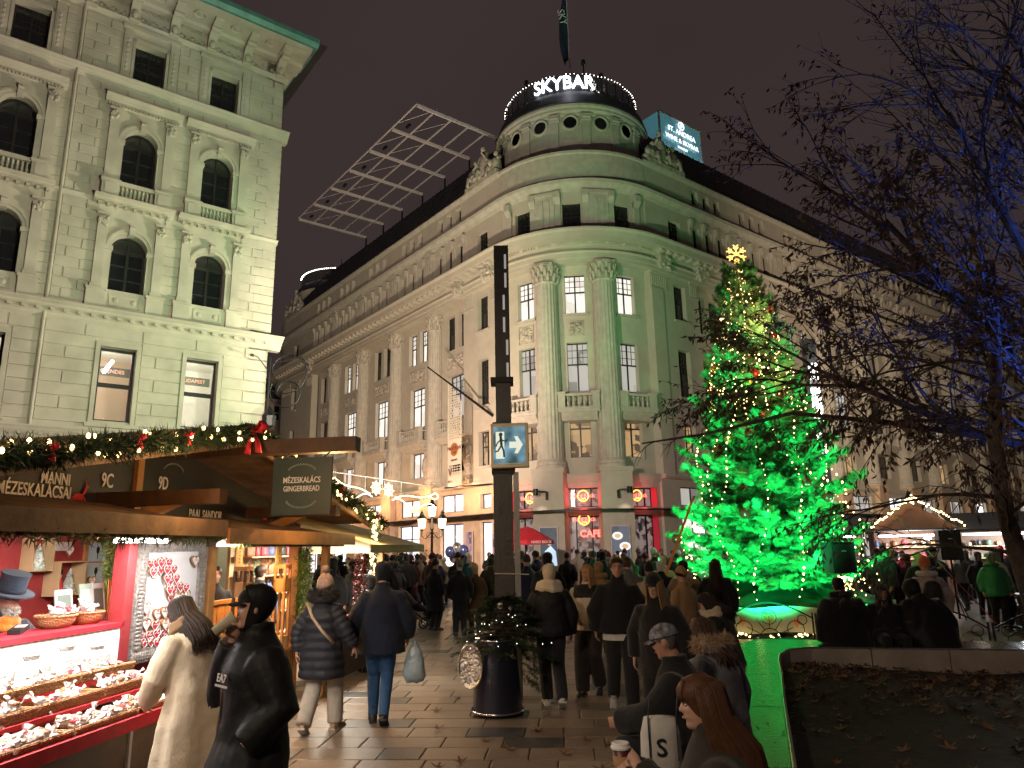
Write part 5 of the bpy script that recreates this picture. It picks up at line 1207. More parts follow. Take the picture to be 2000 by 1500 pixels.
card(-.98, -.24, 1.37, .22, .36, ORG, 'bright orange flat box leaning on the counter end', .12, -.5, 'orange_box'); card(-1.52, -.36, 1.37, .2, .3, CARDW, 'pale printed card standing behind the counter baskets'); card(-1.24, -.36, 1.37, .17, .34, CARDG, 'sage green card standing left of the orange box'); card(-1.1, -.35, 1.37, .16, .34, CARDW, 'pale mint card standing left of the orange box')
# card terminal on the counter
m = MB(); m.cbox((0, 0, .03), (.09, .2, .04), 0, .3, 0, .15); m.cbox((0, .03, .055), (.07, .08, .005), 1, .3, 0, .15); tm_ = tag(m.build('card_terminal', [BLACK, STEEL], base=sp(-2.2, -.2, 1.37)), 'dark card payment terminal on the red counter', 'terminal'); tm_.data.transform(Matrix.Translation(sp(-2.2, -.2, 1.37)))
# ---------- things on the red back wall
def wbox(s, z, w, h, d, lbl, fig=None):
 t = thing('wall_crate', tuple(sp(s, -1.94, z)), lbl, 'crate', 'wooden crates on the red wall')
 for a, b, c_, e in ((s - w / 2, s + w / 2, z, z + .015), (s - w / 2, s + w / 2, z + h - .015, z + h), (s - w / 2, s - w / 2 + .015, z + .015, z + h - .015), (s + w / 2 - .015, s + w / 2, z + .015, z + h - .015)): m = MB(*FAC['S']); m.box(a, b, -1.94, -1.94 + d, c_, e); m.build('board', WOODL, t)
 return t
wbox(-.2, 1.80, .30, .36, .16, 'upper wooden crate with a small biscuit fir'); wbox(.22, 1.52, .42, .38, .2, 'middle wooden crate with a nutcracker figure and biscuit fir'); wbox(.72, 1.36, .24, .26, .16, 'lower wooden crate behind the cards')
IFIR = mat('iced biscuit fir', (.12, .2, .14), .6, c2=(.75, .75, .72), vs=28)
for s, z, l in ((-.2, 1.815, 'iced biscuit fir in the upper crate'), (.3, 1.535, 'iced biscuit fir in the middle crate')):
 m = MB(); m.lathe([(.08, 0), (.085, .03), (.055, .1), (.06, .11), (.035, .19), (.04, .2), (.0, .29)], 12); b = tag(m.build('biscuit_fir', IFIR, sharp=40), l, 'ornament'); b.location = sp(s, -1.85, z)
m = MB(); m.lathe([(.05, 0), (.055, .08), (.04, .16), (.03, .17)], 10); m.ell((0, 0, .2), (.036, .036, .04), 8, 6, 1); m.lathe([(.04, .22), (.04, .27), (0, .28)], 10, (0, 0, 0), 2); b = tag(m.build('nutcracker', [HRED, WOODL, BLACK], sharp=50), 'red painted nutcracker figure in the middle crate', 'figurine'); b.location = sp(.12, -1.84, 1.535)
t = thing('print_frame', tuple(sp(.78, -1.93, 1.6)), 'pine frame with two pale blue prints on the red wall', 'frame'); sbox(t, 'frame_board', WOOD, .58, 1.0, -1.94, -1.91, 1.6, 2.16); BLUEP = mat('pale blue print', (.42, .58, .66), .6, var=.08)
for z0, z1 in ((1.64, 1.87), (1.89, 2.12)): p = sbox(t, 'print', BLUEP, .64, .94, -1.91, -1.905, z0, z1); m = MB(*FAC['S']); m.ell((.79, -1.903, (z0 + z1) / 2 + .02), (.03, .003, .045), 8, 6); m.box(.786, .794, -1.904, -1.9, z0 + .03, (z0 + z1) / 2); m.build('print_figure', IRON, p)
for i, (s, z, l) in enumerate(((.3, 2.02, 'round iced biscuit fixed above the middle crate'), (.72, 1.66, 'heart biscuit hung below the print frame'))): o = put_mesh('wall_biscuit', H2, None, sp(s, -1.9, z), SW); tag(o, l, 'biscuit')
m = MB(); tufts(m, [sp(-.08, -1.0, z) for z in np.linspace(1.45, 2.2, 8)], .12, 1400, .07, 9); tag(m.build('pine_swag', FIRY, base=sp(-.08, -1.0, 1.45)), 'bushy moss green pine swag hanging beside the framed board', 'greenery')
sbox(hut, 'junction_box', STEEL, .1, .3, -1.94, -1.86, 2.02, 2.12)
# work lamps under the roof of the near half
m = MB(*FAC['S']); m.box(-1.75, -1.2, .2, .34, 2.06, 2.10); m.build('work_lamp', glow('work lamp', (1, .97, .92), 14), hut)
for s, o, p in ((-1.55, .35, 34), (-2.6, .4, 42), (-3.5, .4, 34)): lamp('hut_lamp', 'AREA', tuple(sp(s, o, 2.05)), p, (1, .94, .88), tuple(sp(s - .1, o - .15, 0)), .35)
lamp('board_fill', 'AREA', tuple(sp(-.75, .7, 2.08)), 26, (1, .96, .92), tuple(sp(-.6, 0, 1.45)), .3)  # added lamp without a fixture, whitens the framed heart board
lamp('hut_lamp_inside', 'AREA', tuple(sp(-1.2, -.7, 2.22)), 40, (1, .9, .8), tuple(sp(-.4, -1.6, .6)), .4)
# ---------- far half: plank counter, lantern posts
for i in range(17):
 a = .18 + i * .125; sbox(hut, 'plank', WOOD, a, a + .117, .02, .045, .08, .72)
for i in range(12):
 a = .18 + i * .175; sbox(hut, 'plank', WOOD, a, a + .165, -.34, -.31, .76, 1.36)
sbox(hut, 'counter_top', WOOD, .1, 2.3, -.35, .18, .72, .755); sbox(hut, 'counter_rail', WOOD, .1, 2.3, -.4, -.28, 1.36, 1.4)
for i, (s, l) in enumerate(((.72, 'tall wooden lantern post at the near end of the plank counter'), (1.75, 'tall wooden lantern post at the far end of the plank counter'))):
 t = thing('wooden_lantern', tuple(sp(s, .08, .755)), l, 'lantern'); 
 for a, b in ((-.09, -.06), (.06, .09)):
  for c_, e in ((-.0, .03), (.13, .16)): sbox(t, 'upright', WOODD if i == 0 else WOOD, s + a, s + b, c_, e, .76, 1.75)
 sbox(t, 'top_board', WOOD, s - .09, s + .09, 0, .16, 1.75, 1.8); sbox(t, 'middle_board', WOOD, s - .09, s + .09, 0, .16, 1.45, 1.62); sbox(t, 'back_board', WOODL, s - .08, s + .08, .0, .015, 1.8, 2.08)
 sbox(t, 'bottom_board', WOODL, s - .09, s + .09, 0, .16, .76, .9)
 m = MB(*FAC['S'])
 for q in range(5): m.ell((s, .02, 1.85 + q * .04), (.006, .006, .006), 5, 4)
 m.build('stud', IRON, t)
lamp('far_half_lamp', 'AREA', tuple(sp(1.2, .25, 2.05)), 34, AMBER, tuple(sp(1.2, .1, 0)), .3)
lamp('far_half_lamp', 'AREA', tuple(sp(1.6, -1.0, 2.2)), 30, (1, .7, .42), tuple(sp(1.4, -.9, 0)), .4)
lamp('eave_glow', 'POINT', tuple(sp(.3, 1.3, 2.72)), 40, (1, .6, .25), None, .1); lamp('eave_glow', 'POINT', tuple(sp(-1.8, 1.2, 2.66)), 38, (1, .6, .25), None, .1); lamp('eave_glow', 'POINT', tuple(sp(3.0, .9, 2.32)), 26, (1, .6, .25), None, .1)
garland('post_garland', [sp(2.3, .12, z) for z in np.linspace(.75, 2.05, 10)], .11, 2600, 0, 'thick bright green garland wound around the hut end post', 6, mt=mat('bright fir needles', (.10, .20, .035), .6, var=.4, vs=30, bump=0), ln=.075)
# ---------------------------------------------------------------- next stall: canvas canopy, leather goods and scarves
st2 = thing('canvas_stall', tuple(sp(4.2, -1, 0)), 'market stall with cream canvas canopy, packed with leather goods', 'market stall')
CANV = mat('cream canvas', (.55, .50, .34), .7, var=.12, vs=3, bump=.2)
m = MB(*FAC['S']); m.add([(2.55, 1.0, 2.04), (5.45, 1.0, 2.04), (5.2, -1.0, 2.62), (2.55, -1.0, 2.62), (2.55, 1.0, 1.92), (5.45, 1.0, 1.92), (5.45, -2.2, 2.04), (5.45, -2.2, 1.92)], [(0, 1, 2, 3), (0, 4, 5, 1), (1, 6, 2), (1, 5, 7, 6)]); m.build('canopy', CANV, st2)
for s in (2.75, 5.25): sbox(st2, 'post', WOOD, s - .05, s + .05, .2, .3, 0, 2.1)
sbox(st2, 'back_wall', WOODL, 3.3, 5.3, -1.6, -1.55, 0, 2.4); sbox(st2, 'table', WOODL, 2.7, 5.3, -.5, .25, .78, .84); sbox(st2, 'table_cloth', mat('dark table cloth', (.05, .03, .03), .8), 2.7, 5.3, .25, .27, .1, .8)
for z in (1.0, 1.3, 1.6, 1.9): sbox(st2, 'shelf', WOODL, 3.32, 5.28, -1.55, -1.2, z - .02, z)
GC = [(.35, .12, .05), (.06, .09, .22), (.45, .3, .15), (.5, .06, .08), (.12, .06, .04), (.55, .5, .42), (.1, .2, .12), (.02, .02, .02)]
GOODM = [mat(f'leather goods {i}', c, .5, var=.15, bump=.3, bs=40) for i, c in enumerate(GC)]
R = random.Random(9); gcount = 0; NMC = ('tan', 'navy', 'camel', 'red', 'brown', 'cream', 'green', 'black')
def bag_shape(mt):
 m = MB(); m.rings([np.array([(math.cos(a) * .1 * k, math.sin(a) * .035 * k2, z) for a in np.linspace(0, 6.28, 12, endpoint=False)]) for k, k2, z in ((.9, 1, 0), (1, 1.1, .04), (.95, .9, .13), (.85, .4, .17))]); m.tube([(-.06, 0, .16), (-.05, 0, .24), (.05, 0, .24), (.06, 0, .16)], .007, 5); return m.mesh('leather_bag', [mt], smooth=True)
def wallet_shape(mt): m = MB(); m.cbox((0, 0, .04), (.12, .03, .08)); m.cbox((0, .02, .05), (.1, .012, .02)); return m.mesh('wallet', mt)
BAGM = [bag_shape(g) for g in GOODM]; WALM = [wallet_shape(g) for g in GOODM]
for r, z in enumerate((1.0, 1.3, 1.6, 1.9)):
 for j in range(8):
  i = R.randrange(8); o = bpy.data.objects.new('leather_bag', BAGM[i]); col.objects.link(o); o.location = sp(3.5 + j * .23, -1.32, z); o.rotation_euler = (0, 0, SR + R.uniform(-.3, .3)); tag(o, f'{NMC[i]} leather bag on the stall shelf, {("lowest", "second", "third", "top")[r]} shelf', 'bag', f'bags on the {("lowest", "second", "third", "top")[r]} shelf')
for j in range(26):
 i = R.randrange(8); o = bpy.data.objects.new('wallet', WALM[i]); col.objects.link(o); o.location = sp(2.8 + (j % 13) * .19, .12 - .22 * (j // 13), .84); o.rotation_euler = (-.3, 0, SR + R.uniform(-.2, .2)); tag(o, f'{NMC[i]} leather wallet laid out on the stall table', 'wallet', 'wallets on the table')
for i, s in enumerate((3.9, 4.15)):
 mb = MB(); tufts(mb, [sp(s, .32, z) for z in np.linspace(.75, 1.85, 8)], .06, 700, .05, 20 + i, wd=.012); t = tag(mb.build('tinsel_chain', mat(f'dark red tinsel {i}', (.10, .02, .02), .35, .5, var=.6, vs=40), base=sp(s, .32, .75)), ('left', 'right')[i] + ' one of two dark red tinsel chains hanging at the canvas stall', 'tinsel')
lamp('stall2_lamp', 'AREA', tuple(sp(3.4, -.3, 2.15)), 110, (1, .9, .74), tuple(sp(3.4, -.7, 0)), .5); lamp('stall2_lamp', 'AREA', tuple(sp(4.7, -.3, 2.15)), 110, (1, .9, .74), tuple(sp(4.7, -.7, 0)), .5)
garland('canopy_garland', [sp(2.9 + .55 * t, .95 - .2 * t, 2.36 - .22 * t + .03 * math.sin(t * 9)) for t in np.linspace(0, 4.0, 20)], .06, 1500, 60, 'thin lit garland draped along the cream canvas canopy', 12, ln=.06)
# ---------------------------------------------------------------- big Christmas fir
TX, TY = 6.35, 18.0; TB = V3(TX, TY, 0); TH = 9.3
xt = thing('christmas_fir', (TX, TY, 0), 'tall fir tree lit bright green with warm fairy lights and baubles', 'tree')
NEED = mat('fir tree needles', (.10, .19, .08), .55, var=.35, vs=12, bump=0)
m = MB(); m.tube([TB, TB + V3(-.05, 0, 5), TB + V3(-.2, 0, TH - .2)], [.16, .10, .015], 10); m.build('trunk', WOODD, xt)
rs = np.random.RandomState(21)
def spray(mb_v, o, d, up, L, wd, K=25):
 """flat feathery twig: needles in two combs"""
 d = d / np.linalg.norm(d); up = up + rs.randn(3) * .35; sd = np.cross(d, up); sd /= np.linalg.norm(sd) + 1e-9; nz = np.cross(sd, d)
 t = np.linspace(.05, 1, K)
 for sg in (-1, 1):
  b = o + np.outer(t * L, d) - np.outer(t ** 2 * L * .10, [0, 0, 1]); ln = wd * (1 - .75 * t) * (.8 + .4 * rs.rand(K)) + .02
  tip = b + sg * np.outer(ln, sd) + np.outer(ln * .75, d) + np.outer(rs.randn(K) * .012, nz); w = d * (L / K * .5)
  mb_v.append(np.stack([b - w, b + w, tip], 1).reshape(-1, 3))
mv = []; tw = MB(); tips = []
nb = 300
for i in range(nb):
 t = (i + .5) / nb; z = .9 + (TH - 1.3) * t ** .95; a = i * 2.39996 + rs.rand() * .4
 Rm = (2.4 * (1 - (z - .9) / (TH - .6)) ** .95 + .07) * (.74 + .42 * rs.rand()) * (.86 if z < 1.7 else 1)
 el = -.02 + .75 * t + rs.uniform(-.16, .2); d0 = np.array([math.cos(a), math.sin(a), el]); o = TB + V3(-.2 * t, 0, z)
 pts = [o + d0 * Rm * q + V3(0, 0, .30 * Rm * q * q + (-.16 * Rm * q)) for q in np.linspace(0, 1, 6)]
 tw.tube(pts, np.linspace(.03 * (1 - t) + .008, .005, 6), 5); tips.append((pts[-1], z, a))
 nl = max(4, int(Rm * 7))
 for j in range(nl):
  q = .22 + .78 * (j + .5) / nl; k = min(int(q * 5), 4); f = q * 5 - k; c = pts[k] * (1 - f) + pts[k + 1] * f; bd = pts[k + 1] - pts[k]; bd /= np.linalg.norm(bd)
  sd = np.cross(bd, [0, 0, 1]); sd /= np.linalg.norm(sd)
  for sg in (-1, 1):
   dd = bd * .75 + sd * sg * (.75 + .3 * rs.rand()) + np.array([0, 0, rs.uniform(-.35, .75)]); rd = np.array([math.cos(a) * .9, math.sin(a) * .9, .55]); L = (.24 + .42 * (1 - q) * min(1, Rm / 1.4)) * (.75 + .5 * rs.rand())
   spray(mv, c, dd, rd, L, .13)
   if L > .34:
    for u in (.35, .65):
     dn = dd / np.linalg.norm(dd); s2 = np.cross(dn, [0, 0, 1]); spray(mv, c + dn * L * u, dn * .8 + s2 * sg * .8, rd, L * .5, .07, 14); spray(mv, c + dn * L * u, dn * .8 - s2 * sg * .8, rd, L * .45, .07, 14)
 spray(mv, pts[-2], pts[-1] - pts[-2] + V3(0, 0, .1), np.array([math.cos(a), math.sin(a), .6]), .36, .12); spray(mv, pts[-2], pts[-1] - pts[-2], np.array([0, 0, 1.]), .3, .1)
tw.build('branches', WOODD, xt)
vv = np.concatenate(mv); cm = MB(); cm.v = [vv]; cm.n = len(vv); cm.f = [(3 * i, 3 * i + 1, 3 * i + 2) for i in range(len(vv) // 3)]; cm.m = [0] * len(cm.f); cm.build('crown', NEED, xt)
# fairy lights: strings hanging down the outside
bm = MB(); R = random.Random(2)
def bm_bulb(p, r): bm.add(np.array([(1, 0, 0), (-.5, .87, 0), (-.5, -.87, 0), (0, 0, 1.2), (0, 0, -1.2)]) * r + p, [(0, 1, 3), (1, 2, 3), (2, 0, 3), (1, 0, 4), (2, 1, 4), (0, 2, 4)])
for k in range(15):
 a = 2 * math.pi * k / 15 + .1; z = TH - .6; ph = R.random() * 6
 while z > .25:
  r = (2.25 * (1 - max(0, z - .9) / (TH - .5)) ** .95 + .09) * (.95 + .10 * math.sin(z * 3 + ph)); aa = a + .12 * math.sin(z * 1.3 + ph)
  if z < .9: r = 2.1
  bm_bulb(TB + V3(-.2 * z / TH + r * math.cos(aa), r * math.sin(aa), z), R.choice((.012, .015, .02, .028)) if z > 1 else .015); z -= R.uniform(.10, .19)
for i in range(800):
 t = R.random(); z = 5.2 + (TH - 5.4) * t; a = R.random() * 6.28; r = 2.35 * (1 - (z - .9) / (TH - .6)) ** .95 * R.uniform(.8, 1.08) + .07; bm_bulb(TB + V3(-.2 * z / TH + r * math.cos(a), r * math.sin(a), z), R.choice((.012, .016, .022)))
fl = tag(bm.build('fairy_lights', GLW, xt), kind='stuff')
lamp('fairy_glow', 'POINT', (TX - .2, TY - 1.4, 7.3), 80, (1, .6, .22), None, .3); lamp('fairy_glow', 'POINT', (TX - .1, TY - 1.9, 5.8), 45, (1, .6, .22), None, .3)
bb = MB(); bb.ell((0, 0, 0), (.11, .11, .11), 14, 10); bb.lathe([(.03, .1), (.03, .14), (0, .14)], 8); BAU = [bb.mesh('bauble', mat('red bauble', (.45, .02, .02), .18, .4, var=.05, bump=0), smooth=True), bb.mesh('bauble', mat('gold bauble', (.6, .36, .08), .2, .8, var=.05, bump=0), smooth=True)]
for i in range(44):
 p, z, a = tips[R.randrange(len(tips))]
 if z > 8 or math.sin(a) > .4: p, z, a = tips[R.randrange(len(tips))]
 k = 0 if R.random() < .65 else 1; o = bpy.data.objects.new('bauble', BAU[k]); col.objects.link(o); o.location = p + V3(-.12 * math.cos(a), -.12 * math.sin(a) - .06, -.1); s_ = R.uniform(.8, 1.25); o.scale = (s_,) * 3
 tag(o, ('red', 'gold')[k] + ' bauble hanging in the green-lit fir', 'bauble', ('red', 'gold')[k] + ' baubles on the fir')
# glowing snowflake topper
tp = MB()
for k in range(6):
 a = math.pi / 6 + k * math.pi / 3; c, s = math.cos(a), math.sin(a); tp.tube([(0, 0, 0), (.2 * c, 0, .2 * s)], .02, 5)
 for q in (.13, .2):
  for da in (-.8, .8): tp.tube([(q * c, 0, q * s), (q * c + .09 * math.cos(a + da), 0, q * s + .09 * math.sin(a + da))], .018, 5)
o = child('snowflake_topper', tp.mesh('snowflake_topper', glow('warm topper glow', (1, .5, .1), 3)), xt, (-.25, -.1, TH + .25))
tp = MB(); tp.tube([(0, 0, -.4), (0, 0, -.05)], .02, 6); child('topper_rod', tp.mesh('topper_rod', IRON), xt, (-.25, -.1, TH + .25))
# skirt, painted banner round the foot, iron hoop fence
sk = MB(); sk.lathe([(2.46, .5), (2.2, .66), (1.7, .8), (1.1, .95), (.5, 1.1), (.2, 1.12)], 40, tuple(TB)); sk.v[0] += rs.randn(*sk.v[0].shape) * .05; sk.build('dark_skirt', mat('dark green tarpaulin', (.01, .035, .02), .5, var=.3), xt, smooth=True)
BAN = mat('white printed banner', (.55, .6, .5), .6, var=.1)
bn = thing('hearts_banner', (TX, TY - 2.3, 0), 'pale banner printed with orange hearts around the foot of the fir', 'banner'); m = MB(); R_ = []
for i in range(49):
 a = -math.pi / 2 + (i / 48 - .5) * 3.4; r = 2.5 + .03 * math.sin(i * 1.3); R_.append([(TX + r * math.cos(a), TY + r * math.sin(a), z + .03 * math.sin(i * .7)) for z in (.12, .64)])
v = np.array(R_).reshape(-1, 3); m.add(v, [(2 * i, 2 * i + 2, 2 * i + 3, 2 * i + 1) for i in range(48)]); m.build('cloth', BAN, bn, smooth=True)
hm = MB(); pts = [(16 * math.sin(t) ** 3 / 34 * .26, (13 * math.cos(t) - 5 * math.cos(2 * t) - 2 * math.cos(3 * t) - math.cos(4 * t)) / 34 * .26) for t in np.linspace(0, 2 * math.pi, 20, endpoint=False)]; hm.prism(pts, 0, .004); hme = hm.mesh('heart_print', mat('orange heart print', (.8, .28, .12), .6, var=.1))
for i in range(15):
 a = -math.pi / 2 + (i / 14 - .5) * 3.0; r = 2.545; put_mesh('heart_print', hme, bn, (TX + r * math.cos(a), TY + r * math.sin(a), .36 + (.06 if i % 2 else -.02)), (-math.sin(a), math.cos(a), 0), (0, 0, 1), .9 if i % 2 else .5)
m = MB()
for i in range(150): a = -math.pi / 2 + R.uniform(-1.7, 1.7); bm2 = m.ell((TX + R.uniform(2.55, 2.9) * math.cos(a), TY + R.uniform(2.55, 2.9) * math.sin(a), R.uniform(.02, .14)), (.022, .022, .022), 5, 4)
tag(m.build('light_net', GLW, base=(TX, TY - 2.6, 0)), 'tangle of warm fairy lights on the ground before the banner', 'string lights')
def fence_hoop(p, q, label, hh=.78):
 """low wrought iron fence panel: arched top rail, circles and rays"""
 p, q = np.array(p, float), np.array(q, float); t = thing('hoop_fence', tuple((p + q) / 2), label, 'fence'); L = np.linalg.norm(q - p); d = (q - p) / L
 def c(x, z): return p + d * x + V3(0, 0, z)
 m = MB(); m.tube([c(L * i / 20, hh * .62 + hh * .38 * math.sin(math.pi * i / 20)) for i in range(21)], .016, 6); m.build('top_rail', IRON, t)
 m = MB(); m.tube([c(0, .08), c(L, .08)], .014, 6); m.build('bottom_rail', IRON, t)
 for x in (0, L): m = MB(); m.tube([c(x, 0), c(x, hh * .75)], .018, 6); m.build('post', IRON, t)
 for x, z, r in ((.2, .27, .16), (.5, .5, .14), (.8, .27, .16), (.12, .45, .09), (.88, .45, .09)):
  m = MB(); m.tube([c(L * x + r * math.cos(a), z + r * math.sin(a)) for a in np.linspace(0, 6.283, 22)], .009, 5); m.build('ring', IRON, t)
 m = MB(); m.tube([c(L * .5 + .2 * math.cos(a), .08 + .2 * math.sin(a)) for a in np.linspace(0, math.pi, 14)], .01, 5); m.build('arc', IRON, t)
 for a in (.5, 1.05, 1.57, 2.09, 2.64): m = MB(); m.tube([c(L * .5 + .2 * math.cos(a), .08 + .2 * math.sin(a)), c(L * .5 + .5 * math.cos(a), .1 + .42 * math.sin(a))], .008, 5); m.build('ray', IRON, t)
 return t
fence_hoop((4.3, 15.3, 0), (5.9, 14.9, 0), 'wrought iron hoop fence panel in front of the hearts banner'); fence_hoop((5.95, 14.88, 0), (7.6, 14.7, 0), 'wrought iron hoop fence panel behind the seated men'); fence_hoop((2.6, 15.9, 0), (4.2, 15.35, 0), 'wrought iron hoop fence panel behind the woman in the fur coat')
fence_hoop((8.0, 12.6, 0), (9.7, 12.2, 0), 'wrought iron hoop fence panel beside the thin tree trunk'); fence_hoop((6.6, 13.0, 0), (7.95, 12.65, 0), 'wrought iron hoop fence panel behind the woman in the hood'); fence_hoop((9.75, 12.2, 0), (11.4, 11.8, 0), 'wrought iron hoop fence panel at the right edge')
# guy straps
STR = mat('orange guy strap', (.75, .26, .05), .6, var=.1)
def strap(a, b, lbl, mt=STR, w=.035): m = MB(); m.tube([a, (np.array(a) + np.array(b)) / 2 - V3(0, 0, .05), b], w, 5, sy=.2); tag(m.build('guy_strap', mt, base=tuple(np.array(b))), lbl, 'strap')
strap((TX - 2.0, TY - .6, 3.1), (2.1, 13.6, 0.0), 'taut orange strap running from the fir down into the crowd'); strap((TX + 1.5, TY - .5, 4.3), (9.6, 15.0, .3), 'thin red strap from the fir down toward the market stalls', mat('red strap', (.5, .05, .05), .6), .022)
# ---------------------------------------------------------------- bare street trees
BARK = mat('dark bark', (.075, .06, .052), .85, var=.3, vs=9, bump=.8, bs=40); DLEAF = mat('dead brown leaves', (.11, .068, .055), .75, var=.4, vs=9, bump=0)
def grow(mb, lv, p, d, L, r, dep, R, leafy, spread=.55, droop=0., keep=None):
 n = 5 if dep > 1 else 4; pts = [p]; dd = d.copy()
 for i in range(n):
  dd = dd + R.randn(3) * .10; dd[2] += -droop * (4 - dep) * .06; dd /= np.linalg.norm(dd); pts.append(pts[-1] + dd * L / n)
 mb.tube(pts, np.linspace(r, r * .55, n + 1), 7 if r > .03 else 4, cap=False)
 if dep == 0:
  if leafy > 0:
   for i in range(1, n + 1):
    for _ in range(3):
     if R.rand() < leafy: lv.append((pts[i], dd, R.rand()))
  return
 kids = 2 if dep > 1 else 3
 for i in range(kids):
  f = .35 + .65 * (i + 1) / (kids + 1); k = min(int(f * n), n - 1); c = pts[k] + (pts[k + 1] - pts[k]) * (f * n - k)
  ax = R.randn(3); ax -= dd * (ax @ dd); ax /= np.linalg.norm(ax); nd = dd * math.cos(spread) + ax * math.sin(spread) * (.8 + .5 * R.rand()); nd /= np.linalg.norm(nd)
  if keep is not None and not keep(c + nd * L * .6): continue
  grow(mb, lv, c, nd, L * (.62 + .2 * R.rand()), r * .5, dep - 1, R, leafy, spread, droop, keep)
 grow(mb, lv, pts[-1], dd, L * .72, r * .55, dep - 1, R, leafy, spread, droop, keep)
def leaves(lv, seed, ln=.11, w=.017):
 R = np.random.RandomState(seed); n = len(lv); mb = MB()
 if not n: return mb
 c = np.array([q[0] for q in lv]); d = np.array([q[1] for q in lv]) * .5 + R.randn(n, 3) * .55 + np.array([0, 0, -.75]); d /= np.linalg.norm(d, axis=1)[:, None]
 s = np.cross(d, R.randn(n, 3)); s /= np.linalg.norm(s, axis=1)[:, None]; l = ln * (.6 + .8 * R.rand(n))[:, None]; u = np.cross(s, d)
 v = np.stack([c, c + d * l * .45 + s * w + u * .01, c + d * l + u * -.015, c + d * l * .45 - s * w + u * .01], 1).reshape(-1, 3)
 mb.v = [v]; mb.n = len(v); mb.f = [(4 * i, 4 * i + 1, 4 * i + 2, 4 * i + 3) for i in range(n)]; mb.m = [0] * n; return mb
# thin tree standing in the bed, right edge of the view
R = np.random.RandomState(5); t1 = thing('bare_tree', (6.35, 9.05, .3), 'thin dark tree with drooping branches and dead leaves standing in the bed', 'tree')
P = [V3(6.35, 9.05, .28), V3(6.25, 9.02, 1.3), V3(6.10, 9.0, 2.2), V3(6.12, 9.0, 3.2), V3(6.35, 9.0, 4.4), V3(6.5, 9.0, 5.6)]
m = MB(); m.tube(P, [.13, .115, .10, .085, .06, .035], 12); m.build('trunk', BARK, t1, smooth=True)
m = MB(); lv = []
for i in range(17):
 z = 1.5 + i * .24; k = np.interp(z, [p[2] for p in P], range(6)); a = P[int(k)] + (P[min(5, int(k) + 1)] - P[int(k)]) * (k - int(k)); th = math.pi + R.uniform(-1.5, 1.2) if i % 3 else R.uniform(-.9, .9)
 grow(m, lv, a, np.array([math.cos(th), math.sin(th) * .7, R.uniform(.05, .5)]), R.uniform(.7, 1.25), .026, 3, R, .12 + .30 * (z > 2.3), .5, .5)
m.build('branches', BARK, t1); leaves(lv, 1).build('leaves', DLEAF, t1)
# larger tree rooted outside the view, its limbs reach in over the square
t2 = thing('bare_tree', (10.4, 9.3, .3), 'big dark tree with ascending limbs lit blue at the right edge', 'tree')
m = MB(); TR = [V3(10.4, 9.3, .28), V3(10.2, 9.3, 1.5), V3(9.7, 9.3, 2.6)]; m.tube(TR, [.3, .26, .22], 14); m.build('trunk', BARK, t2, smooth=True)
R = np.random.RandomState(8); m = MB(); lv = []
limbs = [([(9.7, 9.3, 2.6), (8.4, 9.4, 3.0), (7.2, 9.5, 3.9), (6.4, 9.6, 5.2), (5.6, 9.8, 6.6)], .15), ([(9.7, 9.3, 2.6), (8.8, 9.0, 4.2), (8.0, 8.8, 6.2), (7.4, 8.8, 8.2)], .13), ([(9.7, 9.3, 2.6), (9.2, 9.8, 4.5), (8.8, 10.2, 7.0), (8.5, 10.4, 9.0)], .13), ([(9.7, 9.3, 2.6), (8.2, 9.8, 2.9), (6.9, 10.3, 3.4), (5.8, 10.8, 4.1), (4.9, 11.2, 4.7)], .11), ([(8.4, 9.4, 3.0), (7.4, 9.0, 4.3), (6.6, 8.7, 6.0), (6.0, 8.6, 7.6)], .09), ([(6.9, 10.3, 3.4), (5.6, 10.6, 3.7), (4.3, 10.8, 3.9), (3.0, 10.9, 3.62), (2.0, 11.0, 3.5)], .05)]
for li, (pts, r) in enumerate(limbs):
 pts = np.array(pts); m.tube(pts, np.linspace(r, r * .25, len(pts)), 9, cap=False)
 nk = 8 if li == 5 else 12
 for j in range(nk):
  f = .25 + .75 * (j + .5) / nk; k = f * (len(pts) - 1); i = min(int(k), len(pts) - 2); c = pts[i] + (pts[i + 1] - pts[i]) * (k - i); d = pts[i + 1] - pts[i]; d /= np.linalg.norm(d)
  ax = R.randn(3); ax -= d * (ax @ d); ax /= np.linalg.norm(ax); nd = d * .8 + ax * .55; nd[2] += .25 if li != 5 else -.1
  if li == 5: grow(m, lv, c, nd / np.linalg.norm(nd), .35, .010, 1, R, .0, .6, .2)
  else: grow(m, lv, c, nd / np.linalg.norm(nd), R.uniform(.9, 1.5) * (1.15 if li in (1, 2) else 1), r * .28, 3, R, (.55, .10, .08, .65, .2, 0)[li], .42, .1)
m.build('limbs', BARK, t2); leaves(lv, 2, .12, .018).build('leaves', DLEAF, t2)
# a single pale plane leaf caught in the twigs
sl_ = MB(); sl_.add(np.array(LV) * 1.7, LF); o = tag(sl_.build('caught_leaf', mat('pale dead leaf', (.34, .2, .08), .7, var=.2, vs=20)), 'single yellow-brown plane leaf caught in the bare twigs against the sky', 'leaf'); o.location = (4.05, 9.2, 6.35); o.rotation_euler = (1.2, .3, .5)
